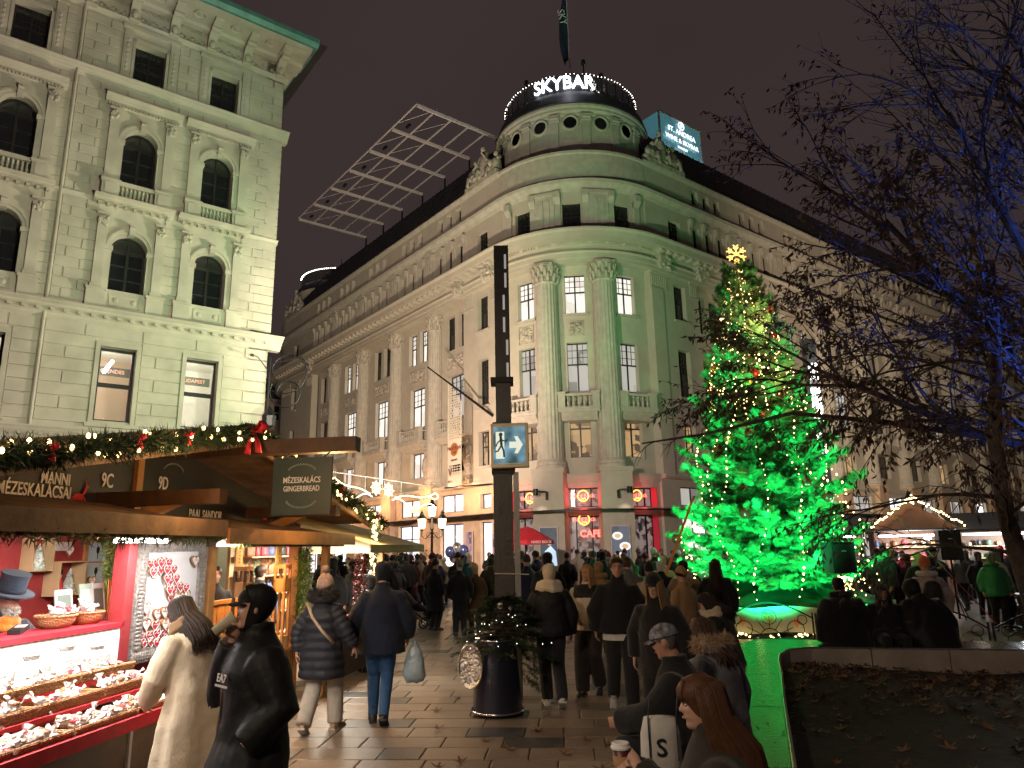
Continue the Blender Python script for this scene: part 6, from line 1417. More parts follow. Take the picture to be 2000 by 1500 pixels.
# ---------------------------------------------------------------- street furniture
PGREY = mat('grey powder coated steel', (.06, .06, .062), .45, .4, var=.12); LEDW = glow('led slot', (1, .93, .82), 1.6)
lp = thing('lamp_column', (-.12, 10.2, 0), 'tall square dark lamp column with slits, carrying the exit sign', 'lamp post')
lx, ly = -.12, 10.2
def pbox(par, nm, mt, x0, x1, y0, y1, z0, z1): m = MB(); m.box(x0, x1, y0, y1, z0, z1); return m.build(nm, mt, par)
pbox(lp, 'lower_shaft', PGREY, lx - .17, lx + .10, ly - .13, ly + .13, 0, 3.72); pbox(lp, 'side_rail', mat('pale galvanised steel', (.3, .3, .3), .4, .6, var=.1), lx + .11, lx + .19, ly - .12, ly + .12, 0, 3.0)
pbox(lp, 'upper_shaft', PGREY, lx - .12, lx + .10, ly - .11, ly + .11, 3.72, 6.45); pbox(lp, 'collar', BLACK, lx - .19, lx + .14, ly - .15, ly + .15, 4.30, 4.38); pbox(lp, 'collar', BLACK, lx - .19, lx + .14, ly - .15, ly + .15, 2.98, 3.06)
for z, dx in ((6.2, .05), (5.9, .05), (5.55, .02), (5.2, .02), (4.85, .06), (4.5, .06)): m = MB(); m.box(lx + dx - .016, lx + dx + .016, ly - .118, ly - .108, z - .13, z + .1); m.build('light_slot', mat('pale slot', (.35, .34, .33), .4, emit=.25, ecol=(1, .95, .9)) if z == 6.2 else bpy.data.materials['pale slot'], lp)
m = MB(); m.tube([(lx - .17, ly - .15, 1.62), (lx + .3, ly - .15, 1.6)], .008, 5); m.build('wire', STEEL, lp)
# emergency exit sign box on the column
ex = thing('exit_sign', (lx + .06, 9.9, 3.0), 'lit teal exit sign with running figure and arrow on the lamp column', 'sign'); SGF = mat('cream sign frame', (.6, .56, .42), .5, var=.1)
EXB = bpy.data.materials.new('lit exit panel'); EXB.use_nodes = True; _n = EXB.node_tree; _b = _n.nodes['Principled BSDF']; _t = _n.nodes.new('ShaderNodeTexCoord'); _x = _n.nodes.new('ShaderNodeTexNoise'); _x.inputs['Scale'].default_value = 4.5; _x.inputs['Detail'].default_value = 1
_n.links.new(_t.outputs['Object'], _x.inputs['Vector']); _c2 = _n.nodes.new('ShaderNodeValToRGB'); _c2.color_ramp.elements[0].color = (.01, .05, .07, 1); _c2.color_ramp.elements[1].color = (.22, .42, .55, 1); _c2.color_ramp.elements[0].position = .38; _c2.color_ramp.elements[1].position = .68
_n.links.new(_x.outputs['Fac'], _c2.inputs['Fac']); _n.links.new(_c2.outputs['Color'], _b.inputs['Emission Color']); _b.inputs['Emission Strength'].default_value = .8; _b.inputs['Base Color'].default_value = (.02, .1, .12, 1)
EXW = glow('lit sign print', (.85, .9, .75), .75)
ea = rad(-6); ed = V3(math.cos(ea), math.sin(ea), 0); ec = V3(lx + .07, 9.93, 3.36)
def eb(nm, mt, w, h, y0, y1, cx=0, cz=0): m = MB(); m.box(cx - w / 2, cx + w / 2, y0, y1, cz - h / 2, cz + h / 2); return inst(nm, m.mesh(nm, mt), ex, ec, ea)
eb('case', SGF, .52, .62, -.03, .12); eb('panel', EXB, .45, .54, -.034, -.03)
eb('border', WHITEP, .45, .012, -.037, -.034, 0, .26); eb('border', WHITEP, .45, .012, -.037, -.034, 0, -.26)
eb('door_print', EXW, .12, .38, -.038, -.034, -.13, .0)
m = MB(); SGT = mat('teal print', (.02, .12, .14), .5, var=0); 
m.ell((-.12, -.04, .15), (.028, .003, .03), 8, 6); m.tube([(-.12, -.04, .12), (-.11, -.04, .0)], .02, 6); m.tube([(-.12, -.04, .08), (-.05, -.04, .05), (-.02, -.04, .08)], .010, 5); m.tube([(-.12, -.04, .08), (-.17, -.04, .03), (-.19, -.04, -.02)], .010, 5); m.tube([(-.11, -.04, .0), (-.08, -.04, -.08), (-.075, -.04, -.17)], .013, 5); m.tube([(-.11, -.04, .0), (-.16, -.04, -.08), (-.2, -.04, -.09)], .013, 5)
inst('figure_print', m.mesh('figure_print', SGT), ex, ec, ea)
m = MB(); m.add([(.0, -.038, -.045), (.10, -.038, -.045), (.07, -.038, -.12), (.12, -.038, -.12), (.19, -.038, 0), (.12, -.038, .12), (.07, -.038, .12), (.10, -.038, .045), (.0, -.038, .045)], [(0, 1, 2, 3, 4, 5, 6, 7, 8)]); inst('arrow_print', m.mesh('arrow_print', EXW), ex, ec, ea)
# barrel planter with its little fir and silver tray
pb = thing('barrel_planter', (-.25, 9.3, 0), 'dark navy barrel planter with chrome hoops and a silver oval tray', 'planter'); NAVY = mat('navy painted barrel', (.012, .014, .028), .3, var=.2, coat=.4)
bx_, by_ = -.25, 9.3; m = MB(); m.lathe([(.31, .03), (.29, .3), (.255, .6), (.235, .85), (.21, .85), (.2, .8), (0, .8)], 40, (bx_, by_, 0)); m.build('barrel', NAVY, pb, sharp=40)
for z, r in ((.05, .315), (.86, .235)): m = MB(); m.tube([(bx_ + r * math.cos(a), by_ + r * math.sin(a), z) for a in np.linspace(0, 6.283, 49)], .014, 8); m.build('hoop', CHROME, pb, smooth=True)
for a in (3.4, 6.0, 1.5): m = MB(); m.tube([(bx_ + .31 * math.cos(a), by_ + .31 * math.sin(a), .1), (bx_ + .34 * math.cos(a), by_ + .34 * math.sin(a), 0)], .012, 6); m.build('foot', CHROME, pb)
SILV = mat('embossed silver', (.62, .58, .52), .32, 1, var=.3, vs=12, bump=1.0, bs=26)
m = MB(); m.lathe([(0, .01), (.12, .014), (.2, .006), (.235, .02), (.25, .03), (.26, .02), (.25, 0), (0, -.01)], 40, sx=.62); R = random.Random(3)
for i in range(36): a = R.random() * 6.28; q = R.random() ** .5 * .19; m.ell((q * .62 * math.cos(a), q * math.sin(a), .012), (R.uniform(.01, .025), R.uniform(.01, .03), .008), 6, 4)
put_mesh('silver_tray', m.mesh('silver_tray', SILV, smooth=True), pb, (bx_ - .31, by_ - .22, .58), (.93, -.30, 0), (.02, .03, 1))
m = MB(); m.tube([(bx_ - .26, by_ - .2, .84), (bx_ - .18, by_ - .17, .9), (bx_ - .1, by_ - .15, .87)], .018, 6); m.ell((bx_ - .2, by_ - .18, .89), (.05, .02, .02), 8, 6); m.build('tray_hook', CHROME, pb)
sf = thing('planter_fir', (bx_ + .08, by_ + .08, .8), 'small dark fir with white bauble and tiny lights in the barrel', 'tree'); b0 = V3(bx_ + .08, by_ + .1, .8); mv = []; m = MB(); tw = MB(); tw.tube([b0, b0 + V3(0, 0, .6)], [.025, .008], 6)
for i in range(46):
 t = (i + .5) / 46; z = .02 + .5 * t; a = i * 2.4; Rm = (.56 * (1 - t) ** .7 + .06) * rs.uniform(.7, 1.15); o = b0 + V3(0, 0, z); d0 = np.array([math.cos(a), math.sin(a), -.35 + .7 * t]); tw.tube([o, o + d0 * Rm], [.008, .003], 4)
 for j in range(5):
  q = .25 + .75 * j / 5; c = o + d0 * Rm * q; sd = np.cross(d0, [0, 0, 1]); 
  for sg in (-1, 1): spray(mv, c, d0 + sd * sg * .8, np.array([0, 0, 1.]), .16, .04, 9)
 spray(mv, o + d0 * Rm * .7, d0, np.array([0, 0, 1.]), .2, .05, 10)
for i in range(10):
 a = -.4 + rs.uniform(-.4, .5); c = b0 + V3(.22, 0, .0 - .04 * i); d0 = np.array([math.cos(a), math.sin(a) * .6, -.5 - .05 * i]); 
 for j in range(3): spray(mv, c + d0 * .07 * j, d0 + rs.randn(3) * .35, np.array([0, 0, 1.]), .14, .05, 9)
vv = np.concatenate(mv); cm = MB(); cm.v = [vv]; cm.n = len(vv); cm.f = [(3 * i, 3 * i + 1, 3 * i + 2) for i in range(len(vv) // 3)]; cm.m = [0] * len(cm.f); cm.build('crown', FIRD, sf); tw.build('trunk', WOODD, sf)
m = MB()
for i in range(26): a = rnd.random() * 6.28; t = rnd.random(); m.ell(b0 + V3(.6 * (1 - t) * math.cos(a), -.1 - .5 * (1 - t) * abs(math.sin(a)), t * .45), (.0035,) * 3, 5, 4)
m.build('fairy_lights', GLWH, sf); m = MB(); m.ell(b0 + V3(-.03, -.2, .46), (.04, .04, .04), 12, 8); m.build('bauble', WHITEP, sf, smooth=True); m = MB(); m.ell(b0 + V3(.1, -.2, .42), (.03, .03, .06), 10, 8); m.build('bauble', CHROME, sf, smooth=True)
# three-armed street lantern
LGL = glow('frosted lantern glass', (1, .74, .42), 5, True)
def lantern(x, y, H, lbl, arms=2, sc_=1.0, rz=0., lit=90):
 t = thing('street_lantern', (x, y, 0), lbl, 'street lamp', 'old street lanterns'); b = V3(x, y, 0); m = MB(); m.lathe([(.16, 0), (.16, .3), (.1, .4), (.1, .8), (.055, .95), (.05, H - 1.0), (.08, H - .95), (.05, H - .85), (.045, H - .5)], 12, (x, y, 0)); m.build('post', IRON, t, sharp=40)
 def head(px, py, z):
  h = MB(); h.lathe([(.06, 0), (.13, .04), (.17, .38), (.17, .4)], 8, (px, py, z)); g = h.build('glass', LGL, t); h = MB(); h.lathe([(.2, .4), (.21, .43), (.1, .55), (.07, .6), (.08, .64), (.02, .72), (0, .8)], 8, (px, py, z)); h.build('cap', IRON, t)
  h = MB(); h.lathe([(.02, -.1), (.07, -.03), (.07, 0)], 8, (px, py, z)); h.build('cup', IRON, t)
 head(x, y, H - .45)
 for k in range(arms):
  sg = -1 if k == 0 else 1; dx, dy = sg * .42 * math.cos(rz), sg * .42 * math.sin(rz); m = MB(); m.tube([b + V3(0, 0, H - 1.05), b + V3(dx * .6, dy * .6, H - 1.35), b + V3(dx, dy, H - 1.25), b + V3(dx, dy, H - 1.05)], .022, 6); m.tube([b + V3(dx * .3, dy * .3, H - 1.2) + V3(.1 * math.cos(a), 0, .1 * math.sin(a)) for a in np.linspace(0, 6, 12)], .012, 5); m.build('arm', IRON, t); head(x + dx, y + dy, H - .95)
 lamp('lantern_light', 'POINT', (x, y - .5, H - .6), lit, (1, .66, .36), None, .2)
 return t
lantern(-3.42, 30, 3.75, 'three-armed street lantern glowing in front of the shop windows'); lantern(-8.6, 27, 3.7, 'two-armed street lantern glowing behind the hut roof'); lantern(15.6, 28.5, 3.6, 'lantern glowing above the far market stalls', 0)
# lit street decoration spanning the shopping street
dc = thing('street_illumination', (-4.4, 24, 3.7), 'lit garland scrolls with two snowflakes spanning the shopping street', 'decoration'); DGL = glow('warm rope light', (1, .78, .38), 4.5)
A_, B_ = V3(-6.3, 25, 4.55), V3(-2.45, 22.6, 3.75)
def dl(t, z=0): return A_ + (B_ - A_) * t + V3(0, 0, z)
m = MB(); m.tube([dl(-.02, .12), dl(1.03, .12)], .014, 5); m.build('carrier_wire', STEEL, dc)
for t in (.12, .33, .5, .68, .9): m = MB(); m.tube([dl(t, .12), dl(t, -.3)], .008, 4); m.build('hanger', STEEL, dc)
for sg in (-1, 1):
 pts = []
 for u in np.linspace(0, 1, 30): x = .5 + sg * (.12 + .36 * u); pts.append(dl(x, -.42 + .34 * u ** 1.4 + .06 * math.sin(u * 6)))
 e = .5 + sg * .48
 for a in np.linspace(.2, 4.4, 14): pts.append(dl(e + sg * .035 * math.sin(a), -.16 + .1 * math.cos(a)))
 m = MB(); m.tube(pts, .022, 5); m.build('rope_light', DGL, dc); m = MB(); tufts(m, pts[:30], .05, 260, .07, 31 + sg); tag(m.build('greenery', FIRD, dc), kind='stuff')
 m = MB()
 for u in np.linspace(0, 1, 50): x = .5 + sg * (.1 + .38 * u); m.ell(dl(x, -.5 + .1 * math.sin(u * 9) - .08 * math.sin(u * 3.1)), (.015,) * 3, 5, 4)
 m.build('light_fringe', GLWH, dc)
 c = dl(.5 + sg * .06, -.2); m = MB(); dd = (B_ - A_) / np.linalg.norm(B_ - A_)
 for k in range(8): a = k * math.pi / 4; q = dd * math.cos(a) + V3(0, 0, math.sin(a)); w = dd * math.cos(a + .5) + V3(0, 0, math.sin(a + .5)); m.tube([c, c + q * .24], .014, 4); m.tube([c + q * .14, c + w * .2], .011, 4)
 m.build('snowflake', DGL, dc)
# perforated banner on its slanting pole
bnr = thing('banner_flag', tuple(fpos('L', 3.0, 0, 9.8)), 'cut-out cream banner hanging from a slanting pole on the palace front', 'banner'); BCL = mat('cream perforated banner', (.62, .55, .44), .7, var=.06)
pa, pb2 = fpos('L', 1.0, .1, 9.9), fpos('L', 4.6, 2.6, 13.4); m = MB(); m.tube([pa, pb2], [.09, .04], 8); m.build('pole', IRON, bnr)
bo0 = fpos('L', 2.2, 1.6, 0); bdir = -W * 1.0; bw = 1.55; BLp = fpos('L', 3.75, 1.6, 0)
m = MB()
def bq(x0, x1, z0, z1): a, b = BLp + bdir * x0, BLp + bdir * x1; m.add([(a[0], a[1], z0), (b[0], b[1], z0), (b[0], b[1], z1), (a[0], a[1], z1)], [(0, 1, 2, 3)])
bq(0, .12, 5.7, 12.3); bq(bw - .12, bw, 5.7, 10.9); bq(.12, bw - .12, 5.7, 6.35); bq(.12, bw - .12, 7.0, 8.6)
for r in range(22):
 z = 8.6 + r * .16; zmax = 12.2 - (1.3) * 0
 if 10.9 + (12.3 - 10.9) < z: break
 bq(.12, min(bw - .12, bw * (12.4 - z) / 1.6), z + .12, z + .16)
 for k in range(7):
  x = .14 + k * .19 + (.09 if r % 2 else 0)
  if x < min(bw - .2, bw * (12.4 - z) / 1.6 - .1): a, b, c = BLp + bdir * x, BLp + bdir * (x + .07), BLp + bdir * (x + .1); m.add([(a[0], a[1], z), (b[0], b[1], z), (c[0], c[1], z + .12), (c[0] - bdir[0] * .07, c[1] - bdir[1] * .07, z + .12)], [(0, 1, 2, 3)])
for r in range(4):
 for k in range(7): bq(.14 + k * .19, .14 + k * .19 + .1, 6.35 + r * .16, 6.35 + r * .16 + .09)
m.build('cloth', BCL, bnr)
bc = BLp + bdir * (bw / 2) - U * .03; m = MB(); m.lathe([(0, 0), (.42, 0)], 28); put_mesh('emblem_disc', m.mesh('emblem_disc', mat('orange emblem', (.6, .25, .08), .6, var=.05)), bnr, (bc[0], bc[1], 7.95), bdir)
BRD = mat('dark red print', (.16, .03, .03), .6, var=0)
for t, z, sz in (('Hard Rock', 8.05, .34), ('CAFE', 7.75, .17), ('BUDAPEST', 7.3, .15), ('V', 6.55, .7)): put_mesh('lettering', text_mesh(t, sz, .004, 'CENTER', BRD, .006), bnr, (bc[0] - (0 if t != 'V' else bdir[0] * .45), bc[1] - (0 if t != 'V' else bdir[1] * .45), z), bdir)
put_mesh('lettering', text_mesh('VÁCI 1', .17, .004, 'CENTER', BRD, .002), bnr, (bc[0] - bdir[0] * .45, bc[1] - bdir[1] * .45, 6.0), bdir)
m = MB(); m.tube([fpos('L', .9, 0, 5.75), fpos('L', 4.1, 1.6, 5.68)], .05, 6); m.build('lower_rod', IRON, bnr)
# red parasol by the cafe
pr = thing('red_parasol', (.55, 34, 0), 'red cafe parasol standing in front of the tower', 'parasol'); m = MB(); R_ = []
m.lathe([(0, 2.95), (.35, 2.82), (.8, 2.56), (1.25, 2.28), (1.28, 2.1)], 8, (.55, 34, 0)); m.build('canopy', REDCL, pr); m = MB(); m.tube([(.55, 34, 0), (.55, 34, 2.95)], .03, 6); m.build('pole', STEEL, pr)
put_mesh('lettering', text_mesh('HARD ROCK', .17, .003, 'CENTER', WHITEP), pr, (1.2, 32.93, 2.2), (.95, .3, 0))
# balloons and potted shrub by the shops
BLN = [mat(f'foil balloon {i}', c, .15, .7, var=.05, bump=0) for i, c in enumerate(((.2, .25, .6), (.7, .7, .75), (.6, .4, .55)))]; mbal = MB(); mbal.ell((0, 0, 0), (.22, .22, .26), 12, 9); mbal.lathe([(.02, -.3), (.0, -.25)], 6)
for i, (x, z, k) in enumerate(((-2.9, 2.15, 0), (-2.6, 2.3, 1), (-2.3, 2.2, 0), (-2.45, 1.95, 1), (-2.75, 1.9, 2))): o = bpy.data.objects.new('balloon', mbal.mesh('balloon', BLN[k], smooth=True)); col.objects.link(o); o.location = (x, 32.5 + .1 * i, z - .3); tag(o, ('leftmost blue foil balloon', 'top silver foil balloon', 'right blue foil balloon', 'low silver foil balloon', 'low pink foil balloon')[i] + ' of the bunch by the shop window', 'balloon', 'balloons by the shop')
# tall lit column at the right
l2 = thing('light_column', (10.6, 24.5, 0), 'tall light column with bright white sections behind the fir', 'lamp post'); pbox(l2, 'shaft', PGREY, 10.42, 10.78, 24.3, 24.7, 0, 9.0)
for z0, z1 in ((4.7, 5.6), (6.0, 7.2), (7.5, 8.1)):
 for x in (10.46, 10.58, 10.7): pbox(l2, 'light_strip', glow('white strip', (1, .98, .9), 6) if z0 == 4.7 and x == 10.46 else bpy.data.materials['white strip'], x - .03, x + .03, 24.27, 24.3, z0, z1)
# loudspeakers
def speaker(x, y, z, w, h, d, rz, lbl, stand=True):
 t = thing('loudspeaker', (x, y, 0), lbl, 'loudspeaker'); m = MB(); m.box(-w / 2, w / 2, -d / 2, d / 2, z, z + h); c = child('cabinet', m.mesh('cabinet', BLACK), t, (0, 0, 0), rz); m = MB(); m.box(-w / 2 + .03, w / 2 - .03, -d / 2 - .012, -d / 2, z + .04, z + h - .04); child('grille', m.mesh('grille', CHARC), t, (0, 0, 0), rz)
 m = MB(); m.box(-.05, .05, -d / 2 - .016, -d / 2 - .012, z + h * .7, z + h * .72); child('badge', m.mesh('badge', WHITEP), t, (0, 0, 0), rz); m = MB(); m.tube([(0, 0, 0), (0, 0, z)], .025, 8); child('pole', m.mesh('pole', IRON), t)
 for k in range(3): a = k * 2.09 + .4; m = MB(); m.tube([(0, 0, .6), (.35 * math.cos(a), .35 * math.sin(a), 0)], .015, 6); child('leg', m.mesh('leg', IRON), t)
 return t
speaker(6.65, 15.1, 1.33, .5, .62, .4, .15, 'black loudspeaker on a stand beside the green fir'); speaker(11.2, 18.9, 1.45, .5, .75, .45, -.3, 'black loudspeaker glowing green at its edge before the market')
m = MB(); 
for i in range(40): m.ell((6.65 + rnd.uniform(-.18, .18), 14.95 + rnd.uniform(-.1, .1), 1.28 - abs(rnd.gauss(0, .25)) * .8), (.02,) * 3, 5, 4)
tag(m.build('stand_lights', GLW, base=(6.65, 14.95, 1.0)), 'warm fairy lights wound below the loudspeaker', 'string lights')
for i, (x, y, l) in enumerate(((5.0, 14.2, 'low black floodlight bar lying before the banner'), (6.5, 13.9, 'low black floodlight box beside the seated men'))):
 m = MB(); m.box(-.5 if i == 0 else -.2, .5 if i == 0 else .2, -.1, .1, .05, .2); m.box(-.05, .05, -.12, .12, 0, .05); o = tag(m.build('floodlight', BLACK), l, 'floodlight'); o.location = (x, y, 0)
# ---------------------------------------------------------------- market row on the right
MW = mat('brown hut boards', (.16, .08, .05), .65, var=.2); TARP = mat('dark grey awning', (.045, .045, .05), .7, var=.2)
def market_hut(x, y, w, lbl, peak=False, litc=(1, .95, .9), lw=70, rz=-.35):
 t = thing('market_hut', (x, y, 0), lbl, 'market stall', None, rz); h = 2.3
 def b(nm, mt, *a): m = MB(); m.box(*a); return child(nm, m.mesh(nm, mt), t)
 b('back_wall', MW, -w / 2, w / 2, 1.2, 1.26, 0, h); b('side_wall', MW, -w / 2, -w / 2 + .06, -.2, 1.2, 0, h); b('side_wall', MW, w / 2 - .06, w / 2, -.2, 1.2, 0, h); b('counter', MW, -w / 2 + .06, w / 2 - .06, -.3, .15, .0, 1.0)
 if peak: m = MB(); m.extr([(-.8, h), (1.5, h), (1.5, h + .06), (-.8, h + .06)], -w / 2 - .2, w / 2 + .2); child('eaves', m.mesh('eaves', TARP), t); m = MB(); m.add([(-w / 2 - .2, -.6, h + .06), (w / 2 + .2, -.6, h + .06), (0, -.6, h + 1.0), (-w / 2 - .2, 1.5, h + .06), (w / 2 + .2, 1.5, h + .06), (0, 1.5, h + 1.0)], [(0, 1, 2), (0, 2, 5, 3), (1, 4, 5, 2)]); child('roof', m.mesh('roof', MW), t)
 else: m = MB(); m.extr([(-1.1, h - .1), (1.5, h + .55), (1.5, h + .62), (-1.1, h), ], -w / 2 - .2, w / 2 + .2); child('awning', m.mesh('awning', TARP), t)
 m = MB(); m.box(-w / 2 + .2, w / 2 - .2, .0, .05, h - .2, h - .14); child('tube_lamp', m.mesh('tube_lamp', bpy.data.materials.get('market tube') or glow('market tube', (1, .97, .95), 12)), t)
 R = random.Random(int(x * 10))
 for r in range(3):
  for k in range(int(w / .32)):
   m = MB(); hh = R.uniform(.12, .26); m.lathe([(.06, 0), (.08, hh * .3), (.07, hh * .8), (.02, hh)], 7); child('ware', m.mesh('ware', GOODM[R.randrange(8)]), t, (-w / 2 + .25 + k * .31, 1.0, .9 + r * .42))
 for r in range(3): b('shelf', WOODL, -w / 2 + .06, w / 2 - .06, .85, 1.2, .86 + r * .42, .89 + r * .42)
 c, s = math.cos(rz), math.sin(rz); lamp('market_lamp', 'POINT', (x + s * .1, y - .1 * c - .1, h - .35), lw * 2.2, litc, None, .15)
 return t
market_hut(11.4, 27.0, 2.6, 'market stall with dark awning next to the loudspeaker', lw=60, litc=(1, .8, .65)); market_hut(14.2, 26.2, 2.5, 'gabled market hut outlined with warm fairy lights', True, lw=110); market_hut(17.2, 25.2, 3.4, 'wide market stall with bright blue-white light inside', litc=(.8, .95, 1), lw=160); market_hut(20.2, 23.6, 2.8, 'market stall with glowing yellow canopy lights at the right edge', True, litc=(1, .9, .8), lw=110)
m = MB(); m.ell((14.3, 25.3, 2.05), (.13, .1, .1), 10, 8); tag(m.build('work_light', glow('glaring work light', (1, 1, 1), 30), base=(14.3, 25.3, 2.05)), 'glaring white work light under the gabled market hut', 'lamp')
for i, (p, q, l) in enumerate((((12.7, 25.9, 2.45), (14.0, 25.4, 3.45), 'warm fairy light string up the left roof edge of the gabled hut'), ((14.0, 25.4, 3.45), (15.4, 24.9, 2.45), 'warm fairy light string down the right roof edge of the gabled hut'), ((18.9, 23.2, 2.5), (20.0, 22.7, 3.5), 'yellow fairy light string up the roof edge of the right hut'), ((20.0, 22.7, 3.5), (21.4, 22.2, 2.5), 'yellow fairy light string down the roof edge of the right hut'))):
 m = MB(); p, q = np.array(p), np.array(q)
 for k in range(22): m.ell(p + (q - p) * k / 21 + V3(0, 0, rnd.uniform(-.05, .05)), (.035,) * 3, 5, 4)
 tag(m.build('fairy_string', GLW, base=tuple(p)), l, 'string lights')
# tables with red cloth
tb = thing('market_table', (12.6, 16.2, 0), 'long wooden beer table with a red cover among the seated visitors', 'table'); 
for nm, a, mt in (('top', (-1.6, 1.6, -.35, .35, .72, .76), WOOD), ('cover', (-.9, .9, -.38, .38, .762, .77), REDCL), ('leg', (-1.4, -1.3, -.3, .3, 0, .72), IRON), ('leg', (1.3, 1.4, -.3, .3, 0, .72), IRON)): m = MB(); m.box(*a); child(nm, m.mesh(nm, mt), tb, (0, 0, 0), -.15)
m = MB(); m.lathe([(.03, 0), (.04, .1), (.035, .1), (.028, .01), (0, .01)], 12); o = tag(m.build('paper_cup', WHITEP, smooth=True), 'white paper cup on the beer table', 'cup'); o.location = (11.7, 16.1, .77)
# planters on the far side
sh = thing('potted_shrub', (-3.9, 26.5, 0), 'leafy potted shrub among the crowd before the shops', 'plant'); m = MB(); m.lathe([(.2, 0), (.28, .5), (.26, .5), (0, .45)], 14, (-3.9, 26.5, 0)); m.build('pot', PLY, sh); m = MB(); lvv = []
R = np.random.RandomState(4)
for i in range(9): grow(m, lvv, V3(-3.9, 26.5, .5), np.array([R.randn() * .35, R.randn() * .35, 1.0]), .8, .02, 2, R, 1.0, .5)
m.build('stem', BARK, sh); leaves(lvv, 5, .09, .02).build('foliage', mat('olive leaves', (.10, .10, .05), .6, var=.3), sh)
# ---------------------------------------------------------------- people
CLOTH = tinted('woven cloth', .9, .4, 90, .15); NYLON = tinted('quilted nylon', .62, .5, 22, 0, .3, .12); WOOL = tinted('wool', .95, .9, 70, .3); DENIM = tinted('denim', .85, .4, 160, 0); LEATH = tinted('leather', .5, .3, 50, 0, .5); SKINM = tinted('skin', .5, .08, 60, 0, .4, .08); HAIRM = tinted('hair', .5, .25, 90, 0, .22, .45, 30); FURM = tinted('fur', .9, 1.0, 60, .4, .2, .4, 40)
JOBS = []
_fold = bpy.data.textures.new('cloth folds', 'CLOUDS'); _fold.noise_scale = .16; _fold.noise_depth = 2
def Rm(rx=0, ry=0, rz=0): return np.array(Matrix.Rotation(rz, 3, 'Z') @ Matrix.Rotation(rx, 3, 'X') @ Matrix.Rotation(ry, 3, 'Y'))
HZ = .235
def head_rings(grow=0., nz=30, nt=44, nose=True):
 zz = np.concatenate([np.linspace(0, .9, nz - 6), np.linspace(.92, 1, 6)]); th = np.linspace(0, 2 * math.pi, nt, endpoint=False); out = []
 yf = np.interp(zz, [0, .04, .10, .16, .21, .26, .30, .34, .40, .48, .54, .60, .66, .76, .86, .94, 1], [.045, .068, .078, .074, .070, .080, .079, .074, .078, .075, .072, .081, .087, .083, .068, .045, .0])
 yb = np.interp(zz, [0, .1, .2, .35, .5, .65, .78, .9, .97, 1], [-.02, -.03, -.05, -.078, -.096, -.105, -.10, -.08, -.045, -.005])
 w = np.interp(zz, [0, .05, .14, .25, .4, .52, .65, .78, .9, .97, 1], [.022, .038, .052, .059, .066, .071, .076, .073, .058, .034, .003])
 for z, a, b, ww in zip(zz, yf, yb, w):
  x = ww * np.sin(th); c = np.cos(th); y = np.where(c > 0, -.01 + (a + .01) * np.abs(c) ** .8, -.01 - (b + .01) * c)
  fr = c > 0
  if nose:
   n = np.interp(z, [.33, .37, .40, .43, .50, .57, .62], [0, .012, .027, .026, .013, .005, 0]); y = y + fr * n * np.exp(-(x / .012) ** 2)
   y = y - fr * .011 * np.exp(-((np.abs(x) - .031) / .014) ** 2 - ((z - .52) / .05) ** 2); y = y + fr * .004 * np.exp(-(x / .02) ** 2) * (np.exp(-((z - .245) / .02) ** 2) + np.exp(-((z - .29) / .016) ** 2)) - fr * .003 * np.exp(-(x / .022) ** 2 - ((z - .268) / .008) ** 2)
   y = y + fr * .004 * np.exp(-((np.abs(x) - .04) / .018) ** 2 - ((z - .40) / .08) ** 2)
  out.append(np.stack([x, y, np.full(nt, z * HZ)], 1))
 if grow:
  c = np.array([0, -.01, .12]); out = [c + (r - c) * (1 + grow) for r in out]
 return out
def hair_shell(style, grow=.09, seed=0):
 """hair cap: rings by angle, hairline differs round the head; long styles fall behind and beside"""
 R = np.random.RandomState(seed); nt = 56; th = np.linspace(-math.pi, math.pi, nt, endpoint=False); k = 22
 base = np.array(head_rings(grow, 40, nt, False)); zz = base[:, 0, 2]; ang = np.linspace(0, 2 * math.pi, nt, endpoint=False); V_ = np.zeros((k, nt, 3))
 for j in range(nt):
  a = abs((ang[j] + math.pi) % (2 * math.pi) - math.pi)          # 0 = face
  lo = np.interp(a, [0, .6, 1.0, 1.45, 1.7, 2.3, 3.15], [.185, .18, .15, .105, .085, .045, .03]) if style != 'fringe' else np.interp(a, [0, .6, .9, 1.3, 1.7, 3.15], [.145, .14, .115, .07, .04, .02])
  zs = np.linspace(lo, zz[-1], k)
  for i, z in enumerate(zs):
   t = np.interp(z, zz, range(len(zz))); q = int(t); f = t - q; p = base[q, j] * (1 - f) + base[min(q + 1, len(zz) - 1), j] * f
   g = 1 + .006 * R.randn(); V_[i, j] = np.array([0, -.01, 0]) + (p - np.array([0, -.01, 0])) * np.array([g, g, 1])
 mb = MB(); mb.rings(list(V_), 0, False); return mb
def strands(mb, n, L, seed, spreadx=.09, back=-.09, wid=.010, front=1.25, zs=.20, taper=.5, fall=.02, lay=.05):
 """long hair: flat locks falling from the crown over back and sides"""
 R = np.random.RandomState(seed)
 for i in range(n):
  a = R.uniform(front, 2 * math.pi - front); x, y = math.sin(a), math.cos(a); rr = 1.07 + .16 * R.rand()
  p0 = V3(.02 * x, -.02 + .02 * y, .248); p1 = V3(.078 * x * rr, -.01 + .10 * y * rr, .16 + .02 * R.rand()); p2 = V3(.086 * x * rr, -.015 + .106 * y * rr, .05); l = L * (.82 + .25 * R.rand())
  p3 = V3(.10 * x * rr, -.03 + (.105 + lay) * y * rr - fall, -.10); p4 = V3(.10 * x * rr * (1 - .1 * R.rand()), -.04 + (.11 + lay) * y * rr - fall, -l * .7); p5 = V3(.09 * x * rr + R.randn() * .012, -.045 + (.115 + lay) * y * rr - fall, -l)
  mb.tube([p0, p1, p2, p3, p4, p5], np.array([.6, 1, 1, 1.1, .9, .25]) * wid, 5, sy=.5)
